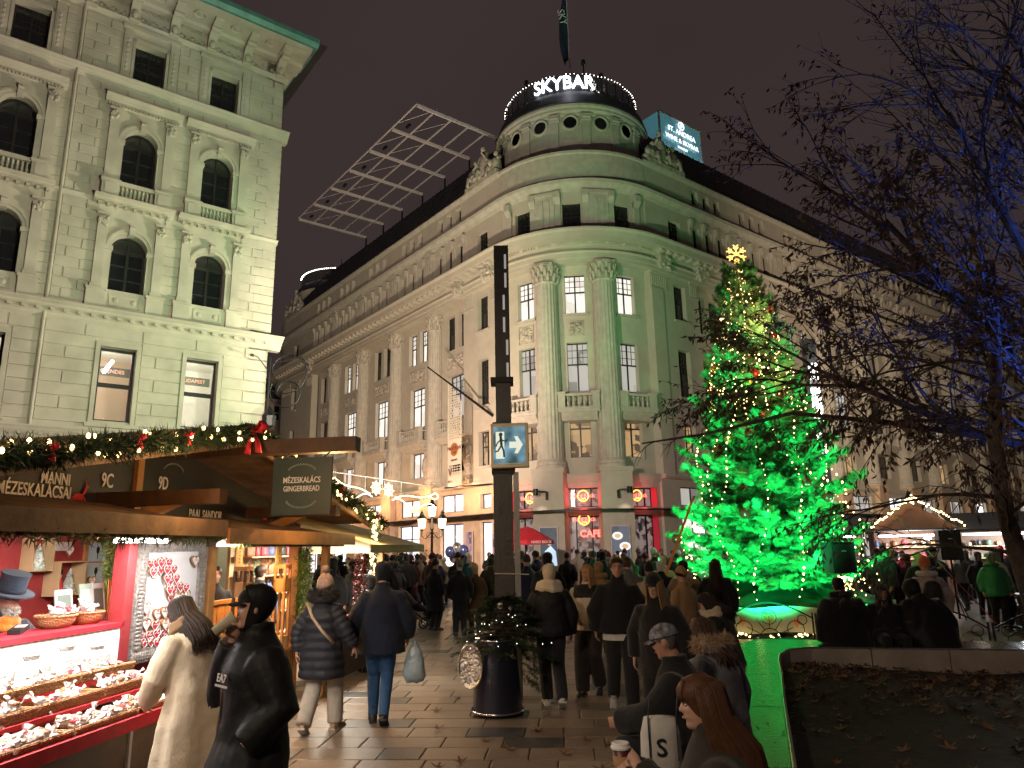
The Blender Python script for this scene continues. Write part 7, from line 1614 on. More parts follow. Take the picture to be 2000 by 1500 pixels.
def hand(mb, W_, d, nrm, curl=.6, s=1., right=True, spread=.05):
 """palm and five bent fingers; W_ wrist, d along the forearm, nrm out of the palm"""
 d = d / np.linalg.norm(d); nrm = nrm - d * (nrm @ d); nrm /= np.linalg.norm(nrm); x = np.cross(d, nrm) * (1 if right else -1)
 P = lambda a, b, c: W_ + (x * a + d * b + nrm * c) * s
 R_ = []
 for b, w, t in ((-.03, .028, .024), (.0, .031, .022), (.035, .042, .02), (.075, .044, .017), (.092, .038, .013)):
  an = np.linspace(0, 2 * math.pi, 12, endpoint=False); R_.append(np.array([P(w * math.cos(q), b, t * math.sin(q)) for q in an]))
 mb.rings(R_)
 for i, (a, L, r) in enumerate(((-.032, .072, .0085), (-.011, .082, .009), (.011, .077, .0088), (.031, .06, .0075))):
  c1 = curl * (.5 + .08 * i); pts = [P(a, .08, 0), P(a * (1 + spread), .088, .0)]; ang = 0
  for sg, f in ((.45, .9), (.3, 1.1), (.25, .8)): ang += c1 * f * 1.3; q = pts[-1]; pts.append(q + (d * math.cos(ang) + nrm * math.sin(ang)) * L * sg * s)
  mb.tube(pts, np.array([1.05, 1.05, 1, .92, .75]) * r * s, 7)
 mb.tube([P(-.028, .02, .004), P(-.052, .045, .014), P(-.056, .07, .026 + .02 * curl), P(-.048, .09, .036 + .03 * curl)], np.array([.014, .0125, .0105, .008]) * s, 7)
def shoe_mesh(L=.28, h=.1, boot=0.):
 m = MB(); R_ = []
 for t, w, z1 in ((0, .02, .05), (.06, .036, h), (.25, .04, h + .01), (.45, .042, h * .85), (.7, .05, h * .62), (.9, .044, h * .5), (1, .015, h * .3)):
  y = -.075 + t * L; an = np.linspace(0, 2 * math.pi, 14, endpoint=False); R_.append(np.array([(w * math.cos(q), y, max(.0, z1 / 2 + z1 / 2 * math.sin(q))) for q in an]))
 m.rings(R_); m.rings([np.array([(.05 * math.cos(q), -.0 + .055 * math.sin(q), z) for q in np.linspace(0, 6.283, 14, endpoint=False)]) for z in (.03, .12 + boot)])
 m.box(-.044, .044, -.08, L - .09, 0, .018, 1); return m
SOLE = mat('pale rubber sole', (.5, .48, .45), .7, var=.1); SOLED = mat('dark rubber sole', (.02, .02, .02), .7, var=.1)
class Person:
 def __init__(s, label, loc, face, h=1.75, lean=0., twist=0., yaw=0., pitch=0., tilt=0., seat=None, stride=0., feet=None, arms=None, group=None, q='mid', armr=1.0, seatback=0.):
  """face: compass degrees, 0 = looks away from the camera (+Y), 90 = to the right (+X)"""
  s.k = h / 1.75; s.q = q; s.t = thing('person', loc, label, 'person', group, -rad(face)); s.loc = loc
  s.pel = V3(0, 0, .95) if seat is None else V3(0, 0, seat / s.k + .10); s.seat = seat
  s.L = Rm(-lean, 0, twist)
  up = lambda p: s.pel + s.L @ (np.array(p) - V3(0, 0, .95))
  s.up = up; s.neck = up((0, .01, 1.47)); s.HM = s.L @ Rm(pitch, tilt, -yaw) if False else s.L @ Rm(0, 0, -yaw) @ Rm(pitch, tilt, 0); s.hb = up((0, .035, 1.515))
  s.legs = {}
  for sg in (-1, 1):
   hip = s.pel + V3(.09 * sg, 0, -.02)
   if seat is None:
    if feet: f = V3(feet[sg][0], feet[sg][1], .09 + (feet[sg][2] if len(feet[sg]) > 2 else 0))
    else: f = V3(.10 * sg, stride * sg * .5 * 1.0, .09 + (.06 if stride and sg * stride < 0 else 0))
    mid = (hip + f) / 2; d = np.linalg.norm(hip - f); b = math.sqrt(max(0, .445 ** 2 - (d / 2) ** 2)); kn = mid + V3(.0, b, 0)
   else:
    kn = hip + V3(.05 * sg, .43, -.0 + .02); f = kn + V3(.0, .04, -.44); f[2] = max(f[2], .09)
   s.legs[sg] = (hip, kn, f)
  arms = arms or {}
  s.arms = {}
  for sg in (-1, 1):
   sh = up((.165 * sg, -.005, 1.352)); a = arms.get(sg)
   if a is None: a = ((.275, -.02, 1.13), (.27, .06, .88))
   if len(a) == 2 or a[2] != 'abs': e, w = (s.up((sg * p[0], p[1], p[2])) for p in a[:2])
   else: e, w = (np.array(p) for p in a[:2])
   s.arms[sg] = (sh, e, w)
 def add(s, name, mb, mt, colr, vox=None, disp=0., smooth=True, parent=None, sharp=None):
  me = mb.mesh(name, mt, smooth=smooth, sharp=sharp); me.transform(Matrix.Scale(s.k, 4)); o = child(name, me, parent or s.t)
  if isinstance(colr, tuple): o.color = colr + (1,)
  if vox: JOBS.append((o, vox * s.k, disp))
  return o
 def body(s, skin=(.42, .24, .17), curl=.6, hands=(True, True), nrm=None, face=True):
  m = MB(); m.rings([s.hb + r @ s.HM.T for r in head_rings()])
  m.tube([s.neck - s.L @ V3(0, .0, .06), s.neck, s.hb + s.HM @ V3(0, -.025, .05)], [.062, .055, .054], 16)
  for sg in (-1, 1):
   m.ell(s.hb + s.HM @ V3(.074 * sg, -.012, .112), (.012, .02, .032), 8, 6, 0, s.HM)
   sh, e, w = s.arms[sg]; m.tube([s.up((0, 0, 1.38)), sh, e, w], [.05, .045, .036, .028], 10)
   if hands[(sg + 1) // 2]: hand(m, w, w - e, np.array((nrm or {}).get(sg, (-sg * 1., .1, 0.))), curl, 1.0, sg > 0)
   hip, kn, f = s.legs[sg]; m.tube([s.pel, hip, kn, f], [.07, .06, .05, .04], 10); m.tube([f, f + V3(0, .1, -.05)], [.04, .03], 8)
  m.tube([s.pel - V3(0, 0, .05), s.up((0, 0, 1.15)), s.up((0, 0, 1.4)), s.neck], [.11, .1, .1, .055], 14)
  o = s.add('body', m, SKINM, skin, {'hero': .0065, 'near': .0105, 'mid': .0115, 'far': .018}[s.q])
  if face and s.q != 'far':
   for sg in (-1, 1):
    e = MB(); c = s.hb + s.HM @ V3(.031 * sg, .0655, .122); e.ell(c, (.0125, .008, .0065), 10, 8, 0, s.HM); e.ell(c + s.HM @ V3(0, .0045, 0), (.006, .005, .006), 8, 6, 1, s.HM); s.add('eye', e, [EYEW, EYED], None)
    e = MB(); e.tube([s.hb + s.HM @ V3(sg * x, y, z) for x, y, z in ((.014, .083, .138), (.03, .081, .145), (.048, .068, .139))], [.0035, .004, .002], 6); s.add('eyebrow', e, HAIRM, (.05, .03, .02))
   e = MB(); e.tube([s.hb + s.HM @ V3(x, y, .063) for x, y in ((-.022, .074), (-.008, .0835), (.008, .0835), (.022, .074))], [.0025, .0055, .0055, .0025], 6); s.add('lips', e, SKINM, tuple(c * f for c, f in zip(skin, (.85, .55, .55))))
  return o
 EYE = None
 def coat(s, c, mt=CLOTH, hem=.82, hw=.21, puff=0., quilt=0., collar=.04, flare=1., disp=.012, pleat=.03, sl=1., name='coat', open_=False, step=.035, shoulder=1.0):
  """hem: height above ground when standing (1.75 m)"""
  m = MB(); R_ = []; zs = []; z = hem
  while z < 1.5: zs.append(z); z += step
  prof = lambda z: (np.interp(z, [.3, .6, .82, .95, 1.08, 1.3, 1.40, 1.455, 1.5, 1.56], [hw * flare * 1.12, hw * flare * 1.05, hw * flare, hw, hw * .93, .192 * shoulder, .15 * shoulder, .10, .076, .078]) , np.interp(z, [.3, .6, .82, .95, 1.08, 1.3, 1.40, 1.455, 1.5, 1.56], [.19 * flare, .175 * flare, .16 * flare, .155, .145, .155, .125, .10, .082, .08]))
  an = np.linspace(0, 2 * math.pi, 36, endpoint=False)
  for z in zs + [1.5, 1.5 + collar]:
   a, b = prof(z); g = puff * np.interp(z, [.3, 1.3, 1.45, 1.5], [1, 1, .5, .2])
   if quilt: g += quilt * (abs(math.sin(math.pi * (z - hem) / .105)) - .6) * np.interp(z, [1.3, 1.45], [1, .2])
   an_ = pleat * np.interp(z, [.3, .9, 1.25], [1.6, .8, 0]) * (np.sin(an * 5 + 1.3) + .6 * np.sin(an * 9 + z * 2))
   pr = np.stack([(a + g) * np.sign(np.cos(an)) * np.abs(np.cos(an)) ** .85 * (1 + an_), (b + g) * np.sin(an) * (1 + an_), np.full(36, z)], 1)
   if z < .95 and s.seat is None:
    off = s.pel - V3(0, 0, .95); pr = pr + off; pr[:, 2] -= off[2]
    # hang between the legs
    t = (.95 - z) / .9; mid = (s.legs[-1][1] + s.legs[1][1]) / 2; pr[:, 1] += (mid[1] - 0) * t * .6
   else: pr = np.array([s.up(p) for p in pr])
   R_.append(pr)
  m.rings(R_)
  for sg in (-1, 1):
   sh, e, w = s.arms[sg]; r = np.array([.080, .076, .068, .06, .053]) * sl + puff * .7
   P = [s.up((.08 * sg, 0, 1.365)), sh, (sh + e) / 2, e, (e + w) / 2, w - (w - e) * .03]; P = [P[0], P[1], P[2], P[3], P[4], P[5]]; rr = [.07 + puff * .4, r[0], r[1], r[2], r[3], r[4]]
   if quilt:
    PP = []; rq = []
    for i in range(len(P) - 1):
     n = 5
     for j in range(n): t = j / n; PP.append(P[i] * (1 - t) + P[i + 1] * t); rq.append(rr[i] * (1 - t) + rr[i + 1] * t + quilt * (abs(math.sin((i * n + j) * 1.05)) - .5))
    PP.append(P[-1]); rq.append(rr[-1]); m.tube(PP, rq, 14)
   else: m.tube(P, rr, 14)
  if s.seat is not None and hem < .95:
   for sg in (-1, 1): hip, kn, f = s.legs[sg]; t = min(1, (.97 - hem) / .45); m.tube([s.pel + V3(.05 * sg, 0, 0), hip + (kn - hip) * .5 * t, hip + (kn - hip) * t], [.15 + puff, .13 + puff, .115 + puff], 14)
   m.ell(s.pel, (.2 + puff, .17 + puff, .14), 16, 10)
  return s.add(name, m, mt, c, {'hero': .013, 'near': .013, 'mid': .015, 'far': .024}[s.q], disp)
 def trousers(s, c, mt=CLOTH, wide=0., disp=.008, low=.09):
  m = MB(); m.ell(s.pel - V3(0, 0, .0), (.165, .13, .13), 16, 10)
  for sg in (-1, 1): hip, kn, f = s.legs[sg]; b = f + V3(0, 0, low - .09 - .02); m.tube([hip + V3(0, 0, .05), hip * .6 + kn * .4, kn, kn * .45 + b * .55, b], [.108, .098 + wide * .3, .076 + wide * .6, .068 + wide * .9, .058 + wide], 16)
  return s.add('trousers', m, mt, c, {'hero': .014, 'near': .014, 'mid': .016, 'far': .022}[s.q], disp)
 def shoes(s, c, boot=0., sole=SOLED, toe=0.):
  for sg in (-1, 1):
   hip, kn, f = s.legs[sg]; m = shoe_mesh(boot=boot); lift = f[2] - .09
   M = Rm(-toe * (1 if lift > .02 else 0), 0, -.15 * sg)
   if s.seat is None and lift > .03: M = Rm(-.55, 0, -.1 * sg)
   for i in range(len(m.v)): m.v[i] = m.v[i] @ M.T + V3(f[0], f[1], max(f[2] - .09, 0))
   s.add('shoe', m, [LEATH, sole], c, None, 0, True, None, 40)
 def on_head(s, name, mb, mt, c, smooth=True, parent=None, vox=None, disp=0, sharp=None):
  for i in range(len(mb.v)): mb.v[i] = s.hb + mb.v[i] @ s.HM.T
  return s.add(name, mb, mt, c, vox, disp, smooth, parent, sharp)
 def hair(s, c, style='short', L=.3, n=150, seed=1, grow=.10, **kw):
  o = s.on_head('hair', hair_shell('fringe' if style == 'fringe' else style, grow, seed), HAIRM, c)
  if style in ('long', 'fringe'): m = MB(); strands(m, n, L, seed, **kw); s.on_head('hair_locks', m, HAIRM, c)
  return o
 def beanie(s, c, pom=None, fold=.03, mt=WOOL, grow=.17, tall=.03):
  m = MB(); b = head_rings(grow, 34, 40, False); b = [r for r in b if r[0, 2] > .125]; 
  for i, r in enumerate(b):
   f = 1 + .03 * np.abs(np.sin(np.arange(40) * 1.57)); r[:, :2] *= f[:, None]; r[:, 2] += tall * (i / len(b)) ** 2; r[:, 2] += -.018 * np.cos(np.linspace(0, 2 * math.pi, 40, endpoint=False)) * -1 * (1 - i / len(b))
  m.rings(b); lo = b[0]; c0 = lo.mean(0); m.rings([c0 + (lo - c0) * 1.0 - V3(0, 0, .0), c0 + (lo - c0) * 1.07, c0 + (lo - c0) * 1.07 + V3(0, 0, .045), c0 + (lo - c0) * 1.0 + V3(0, 0, .055)], 0, False)
  o = s.on_head('hat', m, mt, c)
  if pom: p = MB(); p.ell((0, -.02, .30 + tall), (.045, .045, .045), 12, 9); p.v[0] += np.random.RandomState(1).randn(*p.v[0].shape) * .004; s.on_head('pompom', p, FURM, pom, parent=None)
  return o
 def hood(s, c, mt=CLOTH, down=False, fur=None, grow=.30, deep=1.0):
  m = MB()
  if not down:
   nt = 44; rows = []; base = head_rings(grow, 26, 72, False)
   base = [base[0] * V3(1.3, 1.3, 1) - V3(0, .03, .09), base[0] * V3(1.2, 1.2, 1) - V3(0, .02, .05)] + base
   for r in base:
    z = r[0, 2]; o_ = .62 * deep * np.interp(z, [-.1, .16, .22, .26, .3], [.75, 1, .8, .35, .05]); th = np.linspace(o_, 2 * math.pi - o_, nt); k = th / (2 * math.pi) * 72; q = k.astype(int) % 72; f = (k - k.astype(int))[:, None]
    rr = r[q] * (1 - f) + r[(q + 1) % 72] * f; e = np.exp(-((th - o_) / .35) ** 2) + np.exp(-((2 * math.pi - o_ - th) / .35) ** 2); rr[:, 1] += .022 * e; rows.append(rr)
   V_ = np.array(rows).reshape(-1, 3); F_ = [(i * nt + j, i * nt + j + 1, (i + 1) * nt + j + 1, (i + 1) * nt + j) for i in range(len(rows) - 1) for j in range(nt - 1)]
   c_ = np.array([0, -.01, .12]); V2 = c_ + (V_ - c_) * .95; n_ = len(V_); m.add(np.concatenate([V_, V2]), F_ + [tuple(x + n_ for x in reversed(q)) for q in F_] + [(i * nt + e, (i + 1) * nt + e, (i + 1) * nt + e + n_, i * nt + e + n_) for i in range(len(rows) - 1) for e in (0, nt - 1)])
   o = s.on_head('hood', m, mt, c)
   if fur: f = MB(); f.tube([(.085 * math.sin(a) * 1.1, .07 + .02 * math.cos(a), .11 + .14 * math.cos(a)) for a in np.linspace(0, 6.283, 28)], .028, 8); tufts(f, [(.095 * math.sin(a), .075 + .02 * math.cos(a), .11 + .145 * math.cos(a)) for a in np.linspace(0, 6.283, 28)], .03, 900, .045, 3); s.on_head('fur_trim', f, FURM, fur)
  else:
   b = s.neck; m.rings([np.array([b + s.L @ V3(r * 1.25 * math.sin(a), -.02 + r * (math.cos(a) * .95) - (.035 if math.cos(a) < 0 else 0), z + .04 * -math.cos(a) * 0) for a in np.linspace(0, 2 * math.pi, 26, endpoint=False)]) for r, z in ((.08, -.02), (.125, .0), (.135, .05), (.11, .085), (.085, .07))]); o = s.add('hood', m, mt, c, .014 if s.q != 'far' else None, .01)
   if fur: f = MB(); P = [b + s.L @ V3(.145 * math.sin(a), -.03 + .115 * math.cos(a), .075) for a in np.linspace(.9, 5.4, 26)]; f.tube(P, .035, 8); tufts(f, P, .045, 2600, .06, 4, wd=.004); s.add('fur_trim', f, FURM, fur)
  return o
 def scarf(s, c, mt=WOOL, r=.04, up=.03, wide=.115):
  m = MB(); b = s.neck
  for k, (z, w) in enumerate(((up - .02, wide), (up + .035, wide * .9))): m.tube([b + s.L @ V3(w * math.sin(a), .012 + w * .95 * math.cos(a), z + .015 * math.sin(a * 2 + k)) for a in np.linspace(0, 6.283, 26)], r + .006 * np.sin(np.arange(26) * 1.7), 10)
  return s.add('scarf', m, mt, c, .012 if s.q == 'near' else None, .01)
 def cap(s, c, mt=CLOTH, mats=None):
  m = MB(); b = head_rings(.12, 34, 40, False); b = [r for r in b if r[0, 2] > .15]; m.rings(b); o = s.on_head('cap', m, mats or mt, c)
  v = MB(); P = []; 
  for y, w, z in ((.075, .07, .150), (.105, .066, .150), (.135, .05, .143), (.150, .02, .138)): P.append(np.array([(x * w, y - .035 * abs(x) ** 2, z - .012 * x * x) for x in np.linspace(-1, 1, 11)] + [(x * w, y - .035 * abs(x) ** 2, z - .012 * x * x - .006) for x in np.linspace(1, -1, 11)]))
  v.rings(P); s.on_head('visor', v, mats or mt, c); return o
EYEW = mat('eye white', (.6, .57, .54), .3, var=0, bump=0); EYED = mat('dark iris', (.03, .02, .015), .1, var=0, bump=0)
BLK = (.012, .012, .014); NAV = (.012, .018, .045); SK = (.46, .27, .20)
# 1 woman in the cream coat, bending to the display
p = Person('woman in a long cream coat bending toward the gingerbread trays', (-2.42, 5.75, 0), -62, 1.68, lean=.32, pitch=-.25, arms={-1: ((.27, .08, 1.14), (.2, .32, 1.02)), 1: ((.28, .0, 1.14), (.22, .24, .98))}, q='near')
p.body((.45, .28, .2), face=False); CREAM = (.60, .49, .36); p.coat(CREAM, CLOTH, .36, .22, .02, flare=1.12, sl=1.2, disp=.009, step=.03, pleat=.045); p.trousers((.3, .27, .22), wide=.03); p.shoes((.03, .02, .02)); p.hair((.03, .018, .013), 'long', .32, 800, 3, wid=.0038); p.scarf((.22, .13, .07), CLOTH, .03, .02)
sb = tag(MB().build('shoulder_bag', CLOTH, base=(-2.02, 5.5, .55)), 'cream canvas shoulder bag with black print beside the cream coat', 'bag'); m = MB(); m.rings([np.array([(-2.02 + .05 * math.cos(a) * k, 5.5 + .14 * math.sin(a) * k, z) for a in np.linspace(0, 6.283, 16, endpoint=False)]) for k, z in ((.9, .5), (1.05, .54), (1.05, .75), (.8, .88))]); o = m.build('bag_body', CLOTH, sb, smooth=True); o.color = (.5, .46, .38, 1)
m = MB(); m.tube([(-2.02, 5.42, .86), (-2.08, 5.5, 1.25), (-2.12, 5.6, 1.32)], .016, 6); o = m.build('strap', CLOTH, sb); o.color = BLK + (1,)
put_mesh('bag_lettering', text_mesh('BUDAPEST', .05, .001, 'CENTER', BLACK, .001), sb, (-1.962, 5.44, .66), (0, 0, 1), (-.3, 1, 0)) if False else put_mesh('bag_lettering', text_mesh('budapest', .06, .001, 'CENTER', BLACK, .001), sb, (-1.985, 5.395, .66), (.15, .05, -1), (.9, .35, .1))
# 2 man in the black jacket drinking from a paper cup
F2 = -122; p = Person('man in a black hooded jacket and cap drinking from a paper cup', (-1.50, 4.35, 0), F2, 1.76, yaw=.3, pitch=.04, arms={1: ((.23, .15, 1.14), (.09, .12, 1.455)), -1: ((.27, -.08, 1.12), (.23, .10, .95))}, stride=.12, q='near')
p.body(SK, 1.0, (False, True), {1: (-.9, .1, .3)}); JB = (.007, .007, .008); p.coat(JB, NYLON, .74, .225, .03, flare=1.14, sl=1.15, disp=.012, collar=.05); p.trousers((.12, .19, .30), DENIM); p.shoes(BLK); p.hood(JB, NYLON, grow=.19, deep=2.5); p.cap(JB)
m = MB(); m.tube([p.up((x, y, z)) for x, y, z in ((.03, .19, .80), (.0, .182, 1.0), (-.01, .182, 1.2), (-.01, .13, 1.43))], .006, 5); p.add('zip', m, CHROME, None)
for t_, z_, q_ in (('EA7', 1.285, .06), ('EMPORIO ARMANI', 1.245, .016)): o = child('jacket_lettering', text_mesh(t_, q_, .002, 'CENTER', WHITEP, .0005), p.t); o.matrix_local = Matrix.Translation((-.105, .208, z_)) @ Matrix(((-.95, 0, -.3, 0), (-.3, -.1, .95, 0), (0, 1, .1, 0), (0, 0, 0, 1)))
wr = p.arms[1][2] * p.k; cc = wr + V3(-.035, .065, .085); m = MB(); m.lathe([(.027, -.06), (.041, .07), (.043, .075), (.039, .07), (.026, -.055), (0, -.055)], 20); Mq = Vector((-.15, -.75, .55)).to_track_quat('Z', 'Y').to_matrix(); RW = np.array(Matrix.Rotation(-rad(F2), 3, 'Z')); m.v[0] = (m.v[0] @ np.array(Mq).T + cc) @ RW.T + np.array(p.loc); tag(m.build('paper_cup', mat('kraft paper cup', (.42, .36, .24), .7, var=.1), base=tuple(np.array(p.loc) + RW @ cc), smooth=True), 'pale paper cup held at the mouth by the man in the cap', 'cup')
# 3 seller with top hat
sl0 = sp(-1.8, -.8, 0); p = Person('bearded seller in a dark top hat and orange scarf behind the counter', tuple(sl0), 112, 1.74, lean=.16, pitch=-.12, yaw=-.1, arms={-1: ((.3, .12, 1.16), (.12, .32, 1.03)), 1: ((.3, .10, 1.16), (.08, .34, 1.02))}, q='near')
p.body((.5, .27, .2), .8, nrm={-1: (0, 0, -1), 1: (0, 0, -1)}); p.coat((.03, .035, .05), WOOL, .7, .23, .03, sl=1.2, disp=.012); p.trousers(BLK); p.shoes(BLK); p.hair((.3, .28, .26), 'short', seed=2)
m = MB(); m.lathe([(.165, .172), (.17, .18), (.165, .188), (.1, .185), (.098, .30), (.108, .345), (0, .347)], 36, (0, -.01, 0), 0, sy=1.15); h_ = p.on_head('top_hat', m, CLOTH, (.04, .06, .09), sharp=40); m = MB(); m.lathe([(.101, .188), (.1015, .216), (.1, .216)], 36, (0, -.01, 0), 0, sy=1.15); p.on_head('hat_band', m, CLOTH, (.02, .025, .04))
m = MB(); m.ell((0, .055, .02), (.055, .045, .06), 14, 10); tufts(m, [(-.04, .06, .05), (0, .09, .02), (.04, .06, .05)], .03, 500, .035, 5); p.on_head('beard', m, HAIRM, (.6, .56, .5)); p.scarf((.75, .2, .03), WOOL, .036, -.045, .12)
m = MB(); m.tube([p.up((-.06, .15, 1.42)), p.up((-.08, .2, 1.25)), p.up((-.09, .2, 1.08))], [.04, .05, .055], 10, sy=.5); p.add('scarf_end', m, WOOL, (.75, .2, .03))
m = MB(); tufts(m, [p.up((.0, 0, 1.47)), p.up((.15, 0, 1.43)), p.up((.27, 0, 1.3))], .08, 2600, .05, 8, wd=.008); p.add('curly_collar', m, FURM, (.045, .055, .08))
# 4 woman in the quilted coat and pink hat
p = Person('woman in a long dark quilted coat and pink hat walking away', (-2.22, 8.55, 0), 8, 1.66, feet={-1: (-.10, -.22, .05), 1: (.12, .20)}, arms={-1: ((.29, -.06, 1.14), (.27, -.08, .9)), 1: ((.3, -.02, 1.14), (.38, .06, .95))}, q='near')
p.body(SK, face=False); p.coat((.022, .024, .032), NYLON, .60, .22, .025, .018, flare=1.08, disp=.006, step=.02, collar=.05); p.trousers((.42, .38, .32), wide=.035); p.shoes((.42, .24, .12), .02, SOLE); p.hood((.022, .024, .032), NYLON, True, (.015, .014, .014)); p.beanie((.42, .30, .28), (.45, .33, .30), mt=FURM, grow=.22, tall=.04)
m = MB(); m.tube([p.up((-.16, -.1, 1.46)), p.up((-.05, -.19, 1.3)), p.up((.08, -.2, 1.15)), p.up((.2, -.12, 1.0))], .022, 6, sy=.3); p.add('bag_strap', m, CLOTH, (.45, .36, .26))
# 5 man in navy coat with jeans and carrier bag
p = Person('man in a navy hooded coat and blue jeans walking away', (-1.60, 8.85, 0), -6, 1.80, feet={-1: (-.09, .18), 1: (.05, -.12, .04)}, arms={-1: ((.31, -.02, 1.12), (.3, .06, .9)), 1: ((.31, .0, 1.12), (.30, .12, .92))}, q='near')
p.body(SK, face=False); p.coat((.008, .014, .035), CLOTH, .76, .225, .028, flare=1.05, sl=1.15, disp=.010); p.trousers((.03, .085, .2), DENIM); p.shoes(BLK, .05); p.hood((.008, .014, .035), CLOTH, grow=.28)
m = MB(); c0 = V3(-1.22, 8.95, .62); rr = np.random.RandomState(2); R_ = [np.array([(.02 * math.cos(a), .015 * math.sin(a), .28) for a in np.linspace(0, 6.283, 20, endpoint=False)]) + c0]
for z, w in ((.18, .08), (.05, .12), (-.1, .13), (-.17, .1)): R_.append(np.array([(w * math.cos(a) * (1 + .15 * rr.randn() * .4), w * .55 * math.sin(a), z + .01 * rr.randn()) for a in np.linspace(0, 6.283, 20, endpoint=False)]) + c0)
m.rings(R_); tag(m.build('carrier_bag', mat('thin plastic bag', (.34, .44, .5), .25, var=.3, vs=6, bump=.8, bs=16), base=tuple(c0), smooth=True), 'thin bluish plastic carrier bag in the hand of the navy coat man', 'bag')
# 6 woman with white hood
p = Person('woman in a black jacket with pale hood and scarf walking away', (.44, 9.6, 0), -4, 1.73, feet={-1: (-.05, .16), 1: (.10, -.16, .05)}, q='near')
p.body(SK, face=False); p.coat((.010, .010, .012), NYLON, .86, .23, .03, sl=1.15, disp=.015); p.trousers((.02, .02, .024), wide=.015); p.shoes((.5, .5, .5), sole=SOLE); p.hair((.5, .45, .38), 'short', grow=.13); p.hood((.62, .54, .44), WOOL, grow=.2) ; p.scarf((.66, .58, .46), WOOL, .055, .0, .135)
# 7 blonde woman in two-tone fleece
p = Person('blonde woman in a black and cream fleece jacket facing the camera', (1.0, 10.35, 0), 196, 1.70, yaw=.35, arms={1: ((.29, .06, 1.12), (.16, .2, 1.02)), -1: ((.28, .0, 1.12), (.27, .05, .9))}, stride=.2, q='mid')
p.body((.45, .26, .19)); p.coat((.64, .57, .48), WOOL, .86, .215, .025, sl=1.2, disp=.010); p.trousers((.035, .03, .028), wide=.04); p.shoes((.03, .03, .03), sole=SOLE); p.hair((.42, .24, .09), 'long', .34, 160, 5, front=.8)
m = MB(); R_ = [np.array([p.up(((a + .028) * math.cos(t), (b + .03) * math.sin(t), z)) for t in np.linspace(0, 6.283, 30, endpoint=False)]) for z, a, b in ((1.30, .212, .152), (1.36, .214, .146), (1.41, .2, .12), (1.455, .145, .1), (1.49, .085, .085))]; m.rings(R_); p.add('yoke', m, NYLON, (.012, .012, .014), .013, .006)
# 8 young man in black walking toward the camera
p = Person('young man in black jacket walking toward the camera, white shirt hem showing', (1.30, 9.45, 0), 184, 1.80, feet={-1: (-.1, .22), 1: (.1, -.2, .05)}, pitch=.02, arms={-1: ((.30, -.03, 1.12), (.29, .08, .90)), 1: ((.30, .02, 1.12), (.29, -.02, .9))}, q='near')
p.body((.46, .25, .18)); p.coat((.010, .010, .012), CLOTH, .87, .23, .03, sl=1.15, disp=.018, collar=.06); p.trousers((.014, .014, .017), wide=.02); p.shoes((.4, .4, .42), sole=SOLE); p.hair((.035, .022, .016), 'short', .06, 0, 4, grow=.13); 
m = MB(); m.rings([np.array([p.pel + V3(a * math.cos(t), b * math.sin(t), z) for t in np.linspace(0, 6.283, 30, endpoint=False)]) for z, a, b in ((-.16, .215, .165), (-.06, .21, .165))], 0, False); p.add('shirt_hem', m, CLOTH, (.55, .54, .52))
# 9 woman with black beanie and glasses
p = Person('woman with black beanie, round glasses and long blonde hair walking closer', (1.47, 7.75, 0), 200, 1.66, yaw=.25, lean=.12, pitch=-.1, q='near', stride=.3)
p.body((.48, .29, .22)); p.coat((.012, .011, .012), WOOL, .7, .22, .02, disp=.010); p.trousers(BLK); p.shoes(BLK); p.hair((.26, .15, .07), 'long', .42, 150, 6, front=.85); p.beanie((.008, .008, .009), None, grow=.16)
m = MB()
for sg in (-1, 1): m.tube([(sg * .033 + .024 * math.cos(a), .083 - .004 * abs(math.cos(a)), .122 + .021 * math.sin(a)) for a in np.linspace(0, 6.283, 20)], .003, 5); m.tube([(sg * .056, .078, .126), (sg * .074, .01, .124)], .0025, 5)
m.tube([(-.01, .086, .127), (.01, .086, .127)], .0025, 5); p.on_head('glasses', m, BLACK, None)
# 10 man with camouflage cap seated on the rim
CAMO = mat('grey camouflage cloth', (.32, .33, .37), .8, c2=(.02, .022, .03), vs=26, bump=.3)
p = Person('man in a grey camouflage cap and black coat sitting on the bench rim', (1.18, 5.35, 0), -68, 1.76, lean=.12, yaw=.0, pitch=-.12, seat=.5, arms={-1: ((.27, .16, 1.2), (.16, .42, 1.16)), 1: ((.28, .08, 1.14), (.2, .3, 1.0))}, q='near')
p.body((.42, .22, .15), 1.0); p.coat((.010, .010, .011), CLOTH, .8, .235, .035, sl=1.2, disp=.010); p.trousers(BLK); p.shoes(BLK); p.hair((.10, .085, .075), 'short', seed=3, grow=.035); p.cap(None, mats=CAMO)
# 11 woman in the parka with fur hood
p = Person('long-haired person in a parka with bushy fur hood on the bench rim', (1.62, 6.15, 0), -40, 1.68, lean=.1, pitch=-.2, seat=.5, q='near')
p.body(SK, face=False); p.coat((.13, .13, .15), NYLON, .8, .23, .045, sl=1.25, disp=.010); p.trousers(BLK); p.shoes(BLK); p.hair((.05, .028, .02), 'long', .2, 130, 7); p.hood((.13, .13, .15), NYLON, True, (.42, .28, .18))
